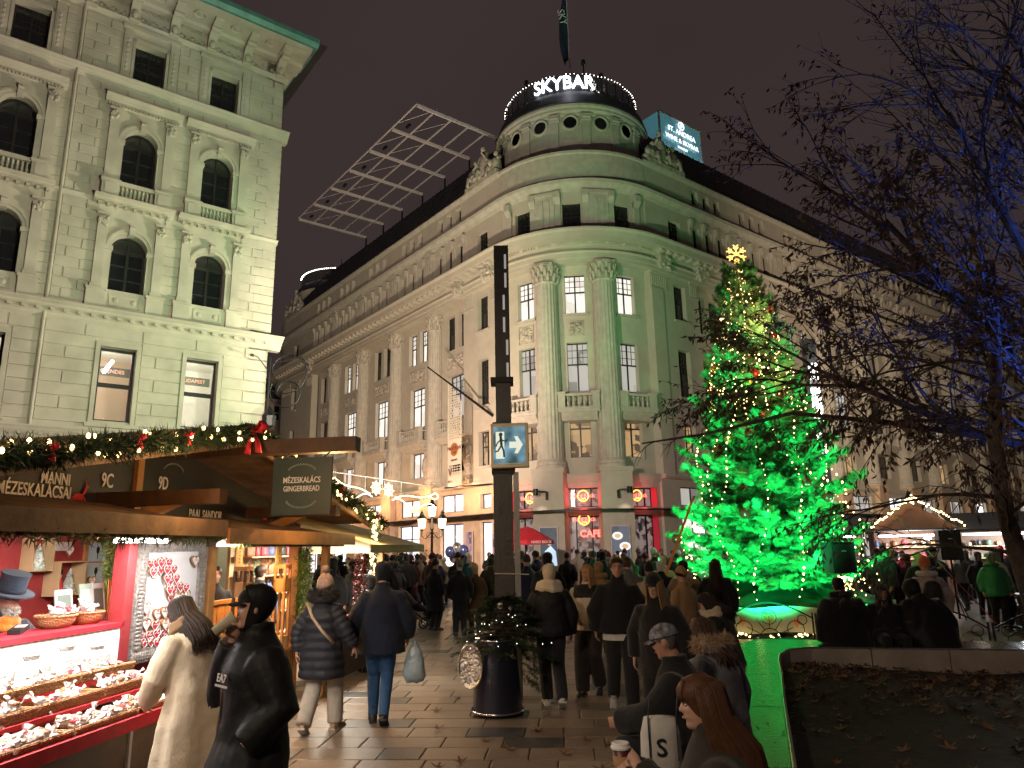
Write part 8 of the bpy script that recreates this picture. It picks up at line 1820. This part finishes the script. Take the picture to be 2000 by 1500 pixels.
# 12 near woman in profile with coffee cup
p = Person('woman with long brown hair in profile holding a coffee cup', (.90, 3.46, 0), -84, 1.70, lean=.06, pitch=-.08, yaw=-.02, seat=.5, arms={-1: ((.22, .14, 1.16), (.04, .36, 1.38)), 1: ((.24, .14, 1.14), (.03, .37, 1.34))}, q='hero')
p.body((.50, .30, .225), .95, nrm={-1: (.9, .2, .0), 1: (-.9, .2, 0)}); p.coat((.03, .026, .022), CLOTH, .8, .215, .02, sl=1.1, disp=.010, collar=.06); p.trousers((.04, .05, .08), DENIM); p.shoes(BLK); p.hair((.085, .038, .020), 'fringe', .50, 1500, 8, grow=.075, wid=.0034, front=1.35)
m = MB(); m.tube([(.0, .074, .175), (.02, .09, .15), (.035, .088, .13)], .004, 4); 
for x in np.linspace(-.055, .055, 70): m.tube([(x * .7, .05, .225), (x * .95, .088 - 4 * x * x, .185), (x, .092 - 5 * x * x, .145 - .006 * (abs(x) > .03))], [.003, .0034, .0015], 4)
p.on_head('fringe', m, HAIRM, (.085, .038, .020)); m = MB(); m.tube([(-.078, -.01, .08 + .012), (-.08, -.008, .078), (-.078, -.004, .088)], .004, 6); p.on_head('earring', m, CHROME, None)
cc = np.array(p.loc) + np.array(Matrix.Rotation(-rad(-84), 3, 'Z')) @ (p.up((-.0, .43, 1.40)) * p.k); cup = thing('coffee_cup', tuple(cc), 'takeaway coffee cup with white lid and brown sleeve', 'cup'); m = MB(); m.lathe([(.028, -.06), (.040, .055), (0, .055)], 24); child('cup_body', m.mesh('cup_body', mat('maroon printed cup', (.10, .015, .015), .4, var=.1), smooth=True), cup); m = MB(); m.lathe([(.0305, -.045), (.0385, .025), (.0375, .025)], 24); child('sleeve', m.mesh('sleeve', mat('kraft sleeve', (.36, .2, .10), .8, var=.1), smooth=True), cup); m = MB(); m.lathe([(.044, .052), (.045, .06), (.041, .066), (.04, .075), (.036, .078), (0, .074)], 24); child('lid', m.mesh('lid', WHITEP, sharp=40), cup)
tb_ = tag(MB().build('tote_bag', CLOTH, base=(.86, 4.7, .5)), 'white tote bag with black lettering and straps beside the cap man', 'bag'); m = MB(); m.rings([np.array([(.86 + .12 * math.cos(a) * k, 4.7 + .07 * math.sin(a) * k, z) for a in np.linspace(0, 6.283, 16, endpoint=False)]) for k, z in ((.8, .62), (1.05, .66), (1.0, .84), (.8, .93))]); o = m.build('bag_body', CLOTH, tb_, smooth=True); o.color = (.55, .53, .5, 1); put_mesh('bag_lettering', text_mesh('S', .14, .001, 'CENTER', BLACK, .002), tb_, (.85, 4.622, .77), (1, -.05, 0))
for x in (.78, .95): m = MB(); m.tube([(x, 4.63, .7), (x, 4.64, .93), (x + .03, 4.7, 1.05)], .012, 6, sy=.3); o = m.build('handle', CLOTH, tb_); o.color = BLK + (1,)
# 13 woman smoking on the rim
p = Person('woman with a cream collar sitting on the rim and smoking', (2.62, 9.45, 0), -70, 1.70, lean=.22, pitch=-.3, seat=.5, arms={-1: ((.28, .16, 1.18), (.08, .25, 1.40)), 1: ((.28, .1, 1.14), (.1, .34, 1.02))}, q='mid')
p.body((.46, .27, .2), 1.0); p.coat((.010, .010, .011), CLOTH, .66, .24, .05, sl=1.3, disp=.012); p.trousers(BLK); p.shoes(BLK); p.hair((.02, .014, .012), 'long', .22, 130, 9); p.scarf((.5, .42, .32), WOOL, .05, .0, .13)
m = MB(); q_ = p.hb + p.HM @ V3(0, .085, .06); m.tube([q_, q_ + V3(-.0, .07, -.02)], .004, 6); p.add('cigarette', m, WHITEP, None)
# 14-15 two women behind the rim
p = Person('woman in a brown fur coat and beige scarf standing by the fir fence', (2.95, 12.9, 0), 10, 1.68, q='mid', yaw=-.5, pitch=-.2); p.body(SK, face=False); p.coat((.26, .17, .11), FURM, .72, .22, .04, disp=.012); p.trousers(BLK); p.shoes(BLK); p.hair((.02, .014, .012), 'short', grow=.14); p.scarf((.5, .42, .34), WOOL, .04)
p = Person('woman with very long dark hair and tan headband seen from behind', (3.42, 12.6, 0), 12, 1.70, q='mid'); p.body(SK, face=False); p.coat((.012, .012, .013), CLOTH, .66, .22, .03, disp=.010); p.trousers(BLK); p.shoes(BLK); p.hair((.025, .016, .014), 'long', .45, 170, 10); m = MB(); b_ = [r for r in head_rings(.13, 34, 40, False) if .15 < r[0, 2] < .2]; m.rings(b_, 0, False); p.on_head('headband', m, WOOL, (.35, .2, .1))
# 16-18 people sitting on the far rim
p = Person('broad man in black seen from behind on the far bench rim', (4.85, 11.05, 0), 6, 1.82, lean=.12, seat=.5, q='mid'); p.body(SK, face=False); p.coat((.008, .008, .009), CLOTH, .72, .25, .07, sl=1.3, disp=.012); p.trousers(BLK); p.shoes(BLK); p.hair((.02, .016, .014), 'short', grow=.10); p.hood((.008, .008, .009), CLOTH, True)
p = Person('woman in a dark hooded scarf looking back on the far bench rim', (5.42, 11.0, 0), 190, 1.64, lean=.05, yaw=.1, pitch=-.35, tilt=.15, seat=.5, q='mid'); p.body((.42, .26, .2)); p.coat((.012, .012, .014), CLOTH, .72, .23, .04, disp=.010); p.trousers(BLK); p.shoes(BLK); p.hood((.035, .025, .02), WOOL, grow=.22, deep=1.25); p.hair((.03, .02, .015), 'long', .1, 60, 11, front=.7)
p = Person('bulky hooded person in black leaning forward on the far bench rim', (5.98, 10.8, 0), -10, 1.78, lean=.35, pitch=-.2, seat=.5, q='mid'); p.body(SK, face=False); p.coat((.008, .008, .009), NYLON, .72, .26, .09, sl=1.35, disp=.010); p.trousers(BLK); p.shoes(BLK); p.hood((.008, .008, .009), NYLON, grow=.42)
p = Person('person with orange beanie, pale hooded jacket and backpack by the far rim', (6.62, 11.9, 0), 14, 1.66, q='mid', stride=.2); p.body(SK, face=False); p.coat((.42, .34, .31), NYLON, .84, .22, .04, .012, disp=.008, step=.02); p.trousers((.10, .09, .10)); p.shoes(BLK); p.hood((.55, .5, .46), WOOL, True); p.beanie((.62, .16, .06), None, tall=.05)
m = MB(); m.rings([np.array([p.up((.13 * k * math.cos(a), -.24 + .08 * k * math.sin(a), z)) for a in np.linspace(0, 6.283, 18, endpoint=False)]) for k, z in ((.8, 1.0), (1.05, 1.06), (1.05, 1.25), (.85, 1.36), (.4, 1.4))]); p.add('backpack', m, NYLON, (.03, .03, .035), .016, .008)
# ---------------------------------------------------------------- crowd: a few builds, many individuals
PROTO = {}
def proto(key, **kw):
 c = kw.pop('coat'); p = Person('build', (0, 0, -50), 0, 1.75, q='far', **kw); p.body(SK, hands=(True, True), face=False)
 hoodk = c.pop('hood', None); p.coat((.1, .1, .1), **c); p.trousers(BLK, wide=c.get('flare', 1) * .0 + .01); p.shoes(BLK); PROTO[key] = p; return p
proto('jacket', coat=dict(mt=CLOTH, hem=.84, hw=.215, puff=.02, disp=.010)); proto('long', coat=dict(mt=CLOTH, hem=.48, hw=.215, puff=.015, flare=1.1, disp=.010)); proto('puffer', coat=dict(mt=NYLON, hem=.78, hw=.22, puff=.035, quilt=.016, disp=.004, step=.025))
proto('walk', stride=.34, arms={-1: ((.28, .06, 1.13), (.27, .18, .92)), 1: ((.28, -.06, 1.13), (.27, -.02, .88))}, coat=dict(mt=CLOTH, hem=.8, hw=.215, puff=.02, disp=.010)); proto('phone', arms={-1: ((.26, .12, 1.15), (.08, .3, 1.32)), 1: ((.27, .1, 1.14), (.06, .3, 1.28))}, coat=dict(mt=CLOTH, hem=.76, hw=.215, puff=.025, disp=.010))
proto('seated', seat=.46, lean=.15, arms={-1: ((.28, .14, 1.14), (.12, .34, 1.05)), 1: ((.28, .14, 1.14), (.12, .34, 1.05))}, coat=dict(mt=CLOTH, hem=.8, hw=.22, puff=.03, disp=.010))
_hp = Person('build', (0, 0, -50), 0, 1.75, q='far'); HEADS = {}
HEADS['short'] = [_hp.hair((.03, .02, .015), 'short', seed=1, grow=.11)]; HEADS['beanie'] = [_hp.beanie((.1, .1, .1))]; HEADS['bobble'] = [_hp.beanie((.1, .1, .1), None, tall=.05)]; _n0 = len(_hp.t.children)
_hp.hair((.03, .02, .015), 'long', .3, 70, 4, wid=.016); HEADS['longhair'] = list(_hp.t.children)[_n0:]; HEADS['hood'] = [_hp.hood((.1, .1, .1), CLOTH, grow=.27)]
_n0 = len(_hp.t.children); _hp.hood((.1, .1, .1), CLOTH, True, (.35, .25, .17)); HEADS['furhood'] = list(_hp.t.children)[_n0:]; HEADS['scarf'] = [_hp.scarf((.3, .3, .3))]
m = MB(); b_ = head_rings(.15, 34, 40, False); b_ = [r for r in b_ if r[0, 2] > .14]; m.rings(b_); m.tube([(0, -.03, .25), (.03, -.08, .30), (.08, -.12, .24), (.10, -.13, .16)], [.06, .05, .035, .02], 10); HEADS['santa'] = [_hp.on_head('hat', m, WOOL, (.5, .02, .03))]
m = MB(); lo = b_[0]; c0 = lo.mean(0); m.rings([c0 + (lo - c0) * 1.02 - V3(0, 0, .02), c0 + (lo - c0) * 1.14, c0 + (lo - c0) * 1.14 + V3(0, 0, .04), c0 + (lo - c0) * 1.0 + V3(0, 0, .05)], 0, False); m.ell((.11, -.14, .14), (.035, .035, .035), 8, 6); HEADS['santa'].append(_hp.on_head('hat_trim', m, FURM, (.75, .72, .7)))
# shape all clothes and bodies at once
for o, vox, disp in JOBS:
 r = o.modifiers.new('remesh', 'REMESH'); r.mode = 'VOXEL'; r.voxel_size = vox; r.use_smooth_shade = True
 if vox > .01: s_ = o.modifiers.new('smooth', 'SMOOTH'); s_.factor = .5; s_.iterations = 3
 if disp:
  d = o.modifiers.new('folds', 'DISPLACE'); d.texture = _fold; d.strength = disp * 2; d.mid_level = .5; d.texture_coords = 'GLOBAL'
dg = bpy.context.evaluated_depsgraph_get()
for o, vox, disp in JOBS:
 me = bpy.data.meshes.new_from_object(o.evaluated_get(dg)); me.name = o.name.split('.')[0]; mt = o.data.materials[0]; o.modifiers.clear(); o.data = me
 me.materials.clear(); me.materials.append(mt); me.polygons.foreach_set('use_smooth', [True] * len(me.polygons))
COLS = {'black': (.010, .010, .012), 'charcoal': (.03, .03, .034), 'navy': (.012, .018, .045), 'brown': (.09, .05, .03), 'camel': (.32, .2, .1), 'olive': (.05, .055, .03), 'beige': (.4, .32, .24), 'grey': (.13, .13, .14), 'red': (.4, .02, .03), 'wine': (.1, .015, .025), 'white': (.6, .58, .55), 'green': (.03, .2, .08), 'teal': (.02, .1, .12), 'pink': (.45, .2, .24), 'yellow': (.5, .36, .08), 'blue': (.03, .07, .2), 'dark brown': (.035, .022, .015), 'black-haired': (.012, .01, .01), 'blond': (.35, .22, .1), 'orange': (.6, .16, .05)}
SKINS = [(.46, .27, .2), (.5, .31, .24), (.38, .21, .15), (.42, .26, .19)]; USED = {}; CR = random.Random(17)
BUILDW = {'jacket': 'jacket', 'long': 'long coat', 'puffer': 'quilted jacket', 'walk': 'coat', 'phone': 'jacket', 'seated': 'jacket'}; POSEW = {'jacket': 'standing', 'long': 'standing', 'puffer': 'standing', 'walk': 'walking', 'phone': 'hands raised', 'seated': 'sitting'}
def person(x, y, face, build, cc, head, hc='black', place='', h=None, tc='black', extra=None, label=None, scarf=None, group='visitors of the Christmas market'):
 p = PROTO[build]; h = h or CR.uniform(1.6, 1.84); k = h / 1.75
 hw = {'short': f'{hc} hair', 'longhair': f'long {hc} hair', 'beanie': f'{hc} beanie', 'bobble': f'{hc} bobble hat', 'hood': f'{hc} hood', 'furhood': 'fur hood', 'santa': 'santa hat'}[head].replace('black-haired', 'black')
 pose = POSEW[build]; lab = label or f'visitor in {cc} {BUILDW[build]} with {hw}, {pose} {place}'.strip()
 if lab in USED: USED[lab] += 1; lab = lab + ', ' + ('further back', 'hindmost', 'half hidden', 'half turned')[USED[lab] - 2]
 else: USED[lab] = 1
 t = thing('person', (x, y, 0), lab, 'person', group, -rad(face)); t.scale = (k, k, k); sk = SKINS[CR.randrange(4)]
 for ch in p.t.children:
  o = ch.copy(); col.objects.link(o); o.parent = t; nm = ch.name.split('.')[0]; o.name = nm
  o.color = {'body': sk, 'coat': COLS[cc], 'trousers': COLS[tc], 'shoe': (.02, .018, .016)}.get(nm, BLK) + (1,)
 hs_ = list(HEADS[head]) + (HEADS['scarf'] if scarf else []) + (HEADS['short'] if head == 'furhood' else [])
 for ch in hs_:
  o = ch.copy(); col.objects.link(o); o.parent = t; nm = ch.name.split('.')[0]; o.name = nm
  if build == 'seated': o.location = PROTO['seated'].hb - _hp.hb; o.rotation_euler = (-.15, 0, 0); o.location = Vector(PROTO['seated'].hb) - Matrix.Rotation(-.15, 3, 'X') @ Vector(_hp.hb)
  o.color = (COLS[cc] if nm == 'hood' and head == 'furhood' else ch.color[:3] if nm in ('fur_trim', 'hat_trim') or head == 'santa' else COLS[scarf] if nm == 'scarf' else COLS[hc])[:3] + (1,) if not isinstance(ch.color, tuple) else COLS[hc] + (1,)
 return t
# named middle-distance visitors
P_ = person
P_(-3.75, 15.0, 10, 'long', 'black', 'hood', 'black', 'beside the canvas stall', 1.8); P_(-3.35, 15.4, 70, 'jacket', 'charcoal', 'short', 'dark brown', 'beside the canvas stall', 1.78); P_(-3.0, 16.8, 5, 'puffer', 'black', 'beanie', 'black', 'behind the navy coat man', 1.84, scarf='olive')
P_(-2.05, 18.6, 40, 'long', 'black', 'longhair', 'black-haired', 'left of column', 1.68); P_(-1.32, 17.4, -6, 'jacket', 'black', 'bobble', 'grey', 'left of column', 1.66); P_(-.98, 17.9, 190, 'long', 'brown', 'bobble', 'beige', 'left of column', 1.56, 'olive'); P_(-.62, 18.6, 10, 'puffer', 'olive', 'hood', 'olive', 'left of column', 1.72)
P_(-1.7, 21.5, 150, 'phone', 'charcoal', 'longhair', 'dark brown', 'before the shop windows'); P_(-2.6, 22.5, 30, 'walk', 'beige', 'longhair', 'brown', 'before the shop windows', 1.62); P_(-3.5, 24.5, 200, 'long', 'wine', 'furhood', 'dark brown', 'near the potted shrub'); P_(-4.2, 23.6, 10, 'jacket', 'navy', 'short', 'black-haired', 'near the potted shrub')
P_(.62, 14.2, 4, 'phone', 'black', 'hood', 'black', 'right of column', 1.84, 'grey'); P_(.25, 16.0, -15, 'jacket', 'navy', 'beanie', 'charcoal', 'right of column', 1.78); P_(1.55, 13.7, 0, 'long', 'camel', 'furhood', 'yellow', 'behind the blonde woman', 1.66); P_(2.0, 13.2, 20, 'jacket', 'grey', 'short', 'brown', 'behind the man in black', 1.76)
P_(2.28, 12.6, 20, 'phone', 'beige', 'longhair', 'black-haired', 'beside the taut strap', 1.64); P_(2.62, 11.6, -30, 'long', 'camel', 'longhair', 'blond', 'beside the taut strap', 1.58); P_(3.3, 16.5, 10, 'puffer', 'white', 'hood', 'white', 'at the fir fence', 1.7); P_(3.0, 15.2, 5, 'jacket', 'black', 'hood', 'white', 'at the fir fence', 1.62)
P_(3.1, 19.0, 10, 'puffer', 'green', 'hood', 'green', 'left of the fir', 1.45); P_(2.5, 19.8, 20, 'jacket', 'red', 'santa', 'red', 'left of the fir', 1.72); P_(3.9, 20.5, 15, 'puffer', 'teal', 'hood', 'green', 'left of the fir', 1.5); P_(4.1, 21.6, -20, 'jacket', 'brown', 'beanie', 'white', 'left of the fir', 1.85); P_(2.3, 21.6, 20, 'jacket', 'green', 'beanie', 'teal', 'left of the fir', 1.8)
# seen through the hut
P_(*sp(2.2, -1.15, 0)[:2], 150, 'long', 'black', 'short', 'black-haired', 'behind the plank counter', 1.78); P_(*sp(2.05, -.55, 0)[:2], -30, 'jacket', 'beige', 'longhair', 'brown', 'behind the plank counter', 1.62); P_(*sp(3.4, -1.1, 0)[:2], 20, 'jacket', 'black', 'short', 'dark brown', 'behind the plank counter', 1.76); P_(-2.55, 12.6, 60, 'jacket', 'charcoal', 'hood', 'charcoal', 'at the canvas stall table', 1.55)
# dense crowd before the palace
dark = ['black'] * 5 + ['charcoal'] * 3 + ['navy'] * 3 + ['brown', 'olive', 'grey', 'camel', 'wine', 'beige', 'red', 'teal', 'white', 'beige', 'camel', 'grey']
heads = ['short', 'short', 'beanie', 'bobble', 'longhair', 'longhair', 'hood', 'hood', 'furhood', 'beanie']
pts = []; tries = 0
while len(pts) < 96 and tries < 6000:
 tries += 1; y = CR.uniform(18.5, 37) if CR.random() < .75 else CR.uniform(18, 25); t = CR.uniform(-.265, .245); x = t * y
 if y < 21 and -.16 < t < -.02 or (x - TX) ** 2 + (y - TY) ** 2 < 9 or (x > .15 * y and y < 22): continue
 if all((x - a) ** 2 + (y - b) ** 2 > .62 for a, b in pts) and math.hypot(x + 3.42, y - 30) > .7 and math.hypot(x - .55, y - 34) > .5: pts.append((x, y))
def where(x, y):
 t = x / y
 band = 'front rows' if y < 24 else 'middle rows' if y < 30 else 'back rows'
 spot = 'below hut roof' if t < -.19 else 'by lit shops' if t < -.10 else 'left of column' if t < -.02 else 'by the parasol' if t < .045 else 'at cafe door' if t < .12 else 'beside the fir'
 return f'{spot}, {band}'
for x, y in sorted(pts, key=lambda q: q[1]):
 hd_ = CR.choice(heads); cc = CR.choice(dark); hc = CR.choice(['black', 'charcoal', 'navy', 'grey', 'wine', 'beige', 'white']) if hd_ in ('beanie', 'bobble') else cc if hd_ == 'hood' else CR.choice(['dark brown', 'black-haired', 'brown', 'blond'])
 person(x, y, CR.choice((0, 0, 15, -20, 40, -60, 90, 160, 185, 200)) + CR.uniform(-12, 12), CR.choice(['jacket', 'jacket', 'long', 'puffer', 'walk', 'phone']), cc, hd_, hc, where(x, y), None, CR.choice(['black', 'charcoal', 'navy', 'blue', 'grey']))
# right hand market visitors
P_(9.0, 17.8, -80, 'jacket', 'charcoal', 'short', 'dark brown', 'beside the loudspeaker', 1.78); P_(9.3, 17.0, 190, 'long', 'black', 'beanie', 'yellow', 'beside the loudspeaker', 1.66, scarf='beige'); P_(10.0, 17.6, 185, 'phone', 'navy', 'beanie', 'black', 'right of loudspeaker', 1.78); P_(9.7, 19.0, 170, 'jacket', 'navy', 'bobble', 'yellow', 'behind the loudspeaker', 1.7); P_(10.6, 16.4, 200, 'puffer', 'green', 'furhood', 'yellow', 'right of loudspeaker', 1.62); P_(11.0, 16.8, 160, 'jacket', 'white', 'hood', 'grey', 'right of loudspeaker', 1.68)
for i, (x, y, f, c, hd_, hc) in enumerate(((12.0, 16.9, 190, 'wine', 'longhair', 'brown'), (12.7, 17.0, 185, 'brown', 'longhair', 'blond'), (13.2, 15.5, 10, 'red', 'hood', 'red'), (12.0, 15.3, 0, 'black', 'short', 'black-haired'), (13.9, 16.6, 200, 'black', 'beanie', 'charcoal'), (13.6, 14.7, 20, 'olive', 'longhair', 'dark brown'), (14.3, 15.0, 40, 'charcoal', 'short', 'brown'))): P_(x, y, f, 'seated', c, hd_, hc, 'at the beer table')
pts2 = []
while len(pts2) < 26:
 y = CR.uniform(18.5, 26); x = CR.uniform(.47, .76) * y
 if all((x - a) ** 2 + (y - b) ** 2 > .55 for a, b in pts2): pts2.append((x, y))
for x, y in sorted(pts2, key=lambda q: q[1]):
 hd_ = CR.choice(heads); cc = CR.choice(dark); t = x / y; sp_ = 'by the gabled hut' if t < .56 else 'by the wide stall' if t < .68 else 'at right edge'
 person(x, y, CR.choice((0, 10, -30, 60, 170, 200)), CR.choice(['jacket', 'long', 'puffer', 'walk']), cc, hd_, CR.choice(['black', 'grey', 'white', 'wine']) if hd_ in ('beanie', 'bobble') else cc if hd_ == 'hood' else 'dark brown', sp_ + (', nearer' if y < 22 else ', farther'))
# benches under the seated visitors
for i, (x, y, l) in enumerate(((12.9, 16.95, 'long wooden bench on the far side of the beer table'), (12.9, 15.25, 'long wooden bench on the near side of the beer table'))):
 t = thing('beer_bench', (x, y, 0), l, 'bench')
 for nm, a, mt in (('seat', (-1.7, 1.7, -.13, .13, .42, .46), WOOD), ('leg', (-1.4, -1.35, -.12, .12, 0, .42), IRON), ('leg', (1.35, 1.4, -.12, .12, 0, .42), IRON)): m = MB(); m.box(*a); child(nm, m.mesh(nm, mt), t, (0, 0, 0), -.2)
# the builds themselves leave the stage
for p in list(PROTO.values()) + [_hp]:
 for o in list(p.t.children): bpy.data.objects.remove(o)
 bpy.data.objects.remove(p.t)
# stroller
st = thing('stroller', (-2.75, 19.3, 0), 'black pushchair with folded hood beside the walking crowd', 'pushchair'); b0 = V3(-2.75, 19.3, 0)
m = MB(); m.rings([b0 + np.array([(y, .24 * w, z)]) * 1 + np.array([[0, .22 * math.cos(a) * w, .0] for a in np.linspace(0, 6.283, 10, endpoint=False)]) + np.array([[.10 * math.sin(a) * w, 0, .08 * math.sin(a) * w] for a in np.linspace(0, 6.283, 10, endpoint=False)]) for y, w, z in ((-.35, .5, .95), (-.2, 1, .8), (0, 1.05, .55), (.25, .9, .45), (.4, .5, .42))]); m.build('seat', BLACK, st, smooth=True)
for sg in (-1, 1):
 for pts_ in ([(-.55, 0, 1.05), (-.2, 0, .6), (.35, 0, .15)], [(.1, 0, .6), (-.25, 0, .12)], [(.15, 0, .55), (.42, 0, .75), (.55, 0, .5), (.4, 0, .4)]): m = MB(); m.tube([b0 + V3(x, .24 * sg, z) for x, _, z in pts_], .016, 6); m.build('frame_tube', IRON, st)
 for x in (-.27, .37):
  w = MB(); w.tube([b0 + V3(x + .11 * math.cos(a), .24 * sg, .12 + .11 * math.sin(a)) for a in np.linspace(0, 6.283, 20)], .016, 6); w = w.build('wheel', BLACK, st); h_ = MB(); h_.tube([b0 + V3(x, .22 * sg, .12), b0 + V3(x, .26 * sg, .12)], .03, 8); h_.build('hub', CHROME, w)
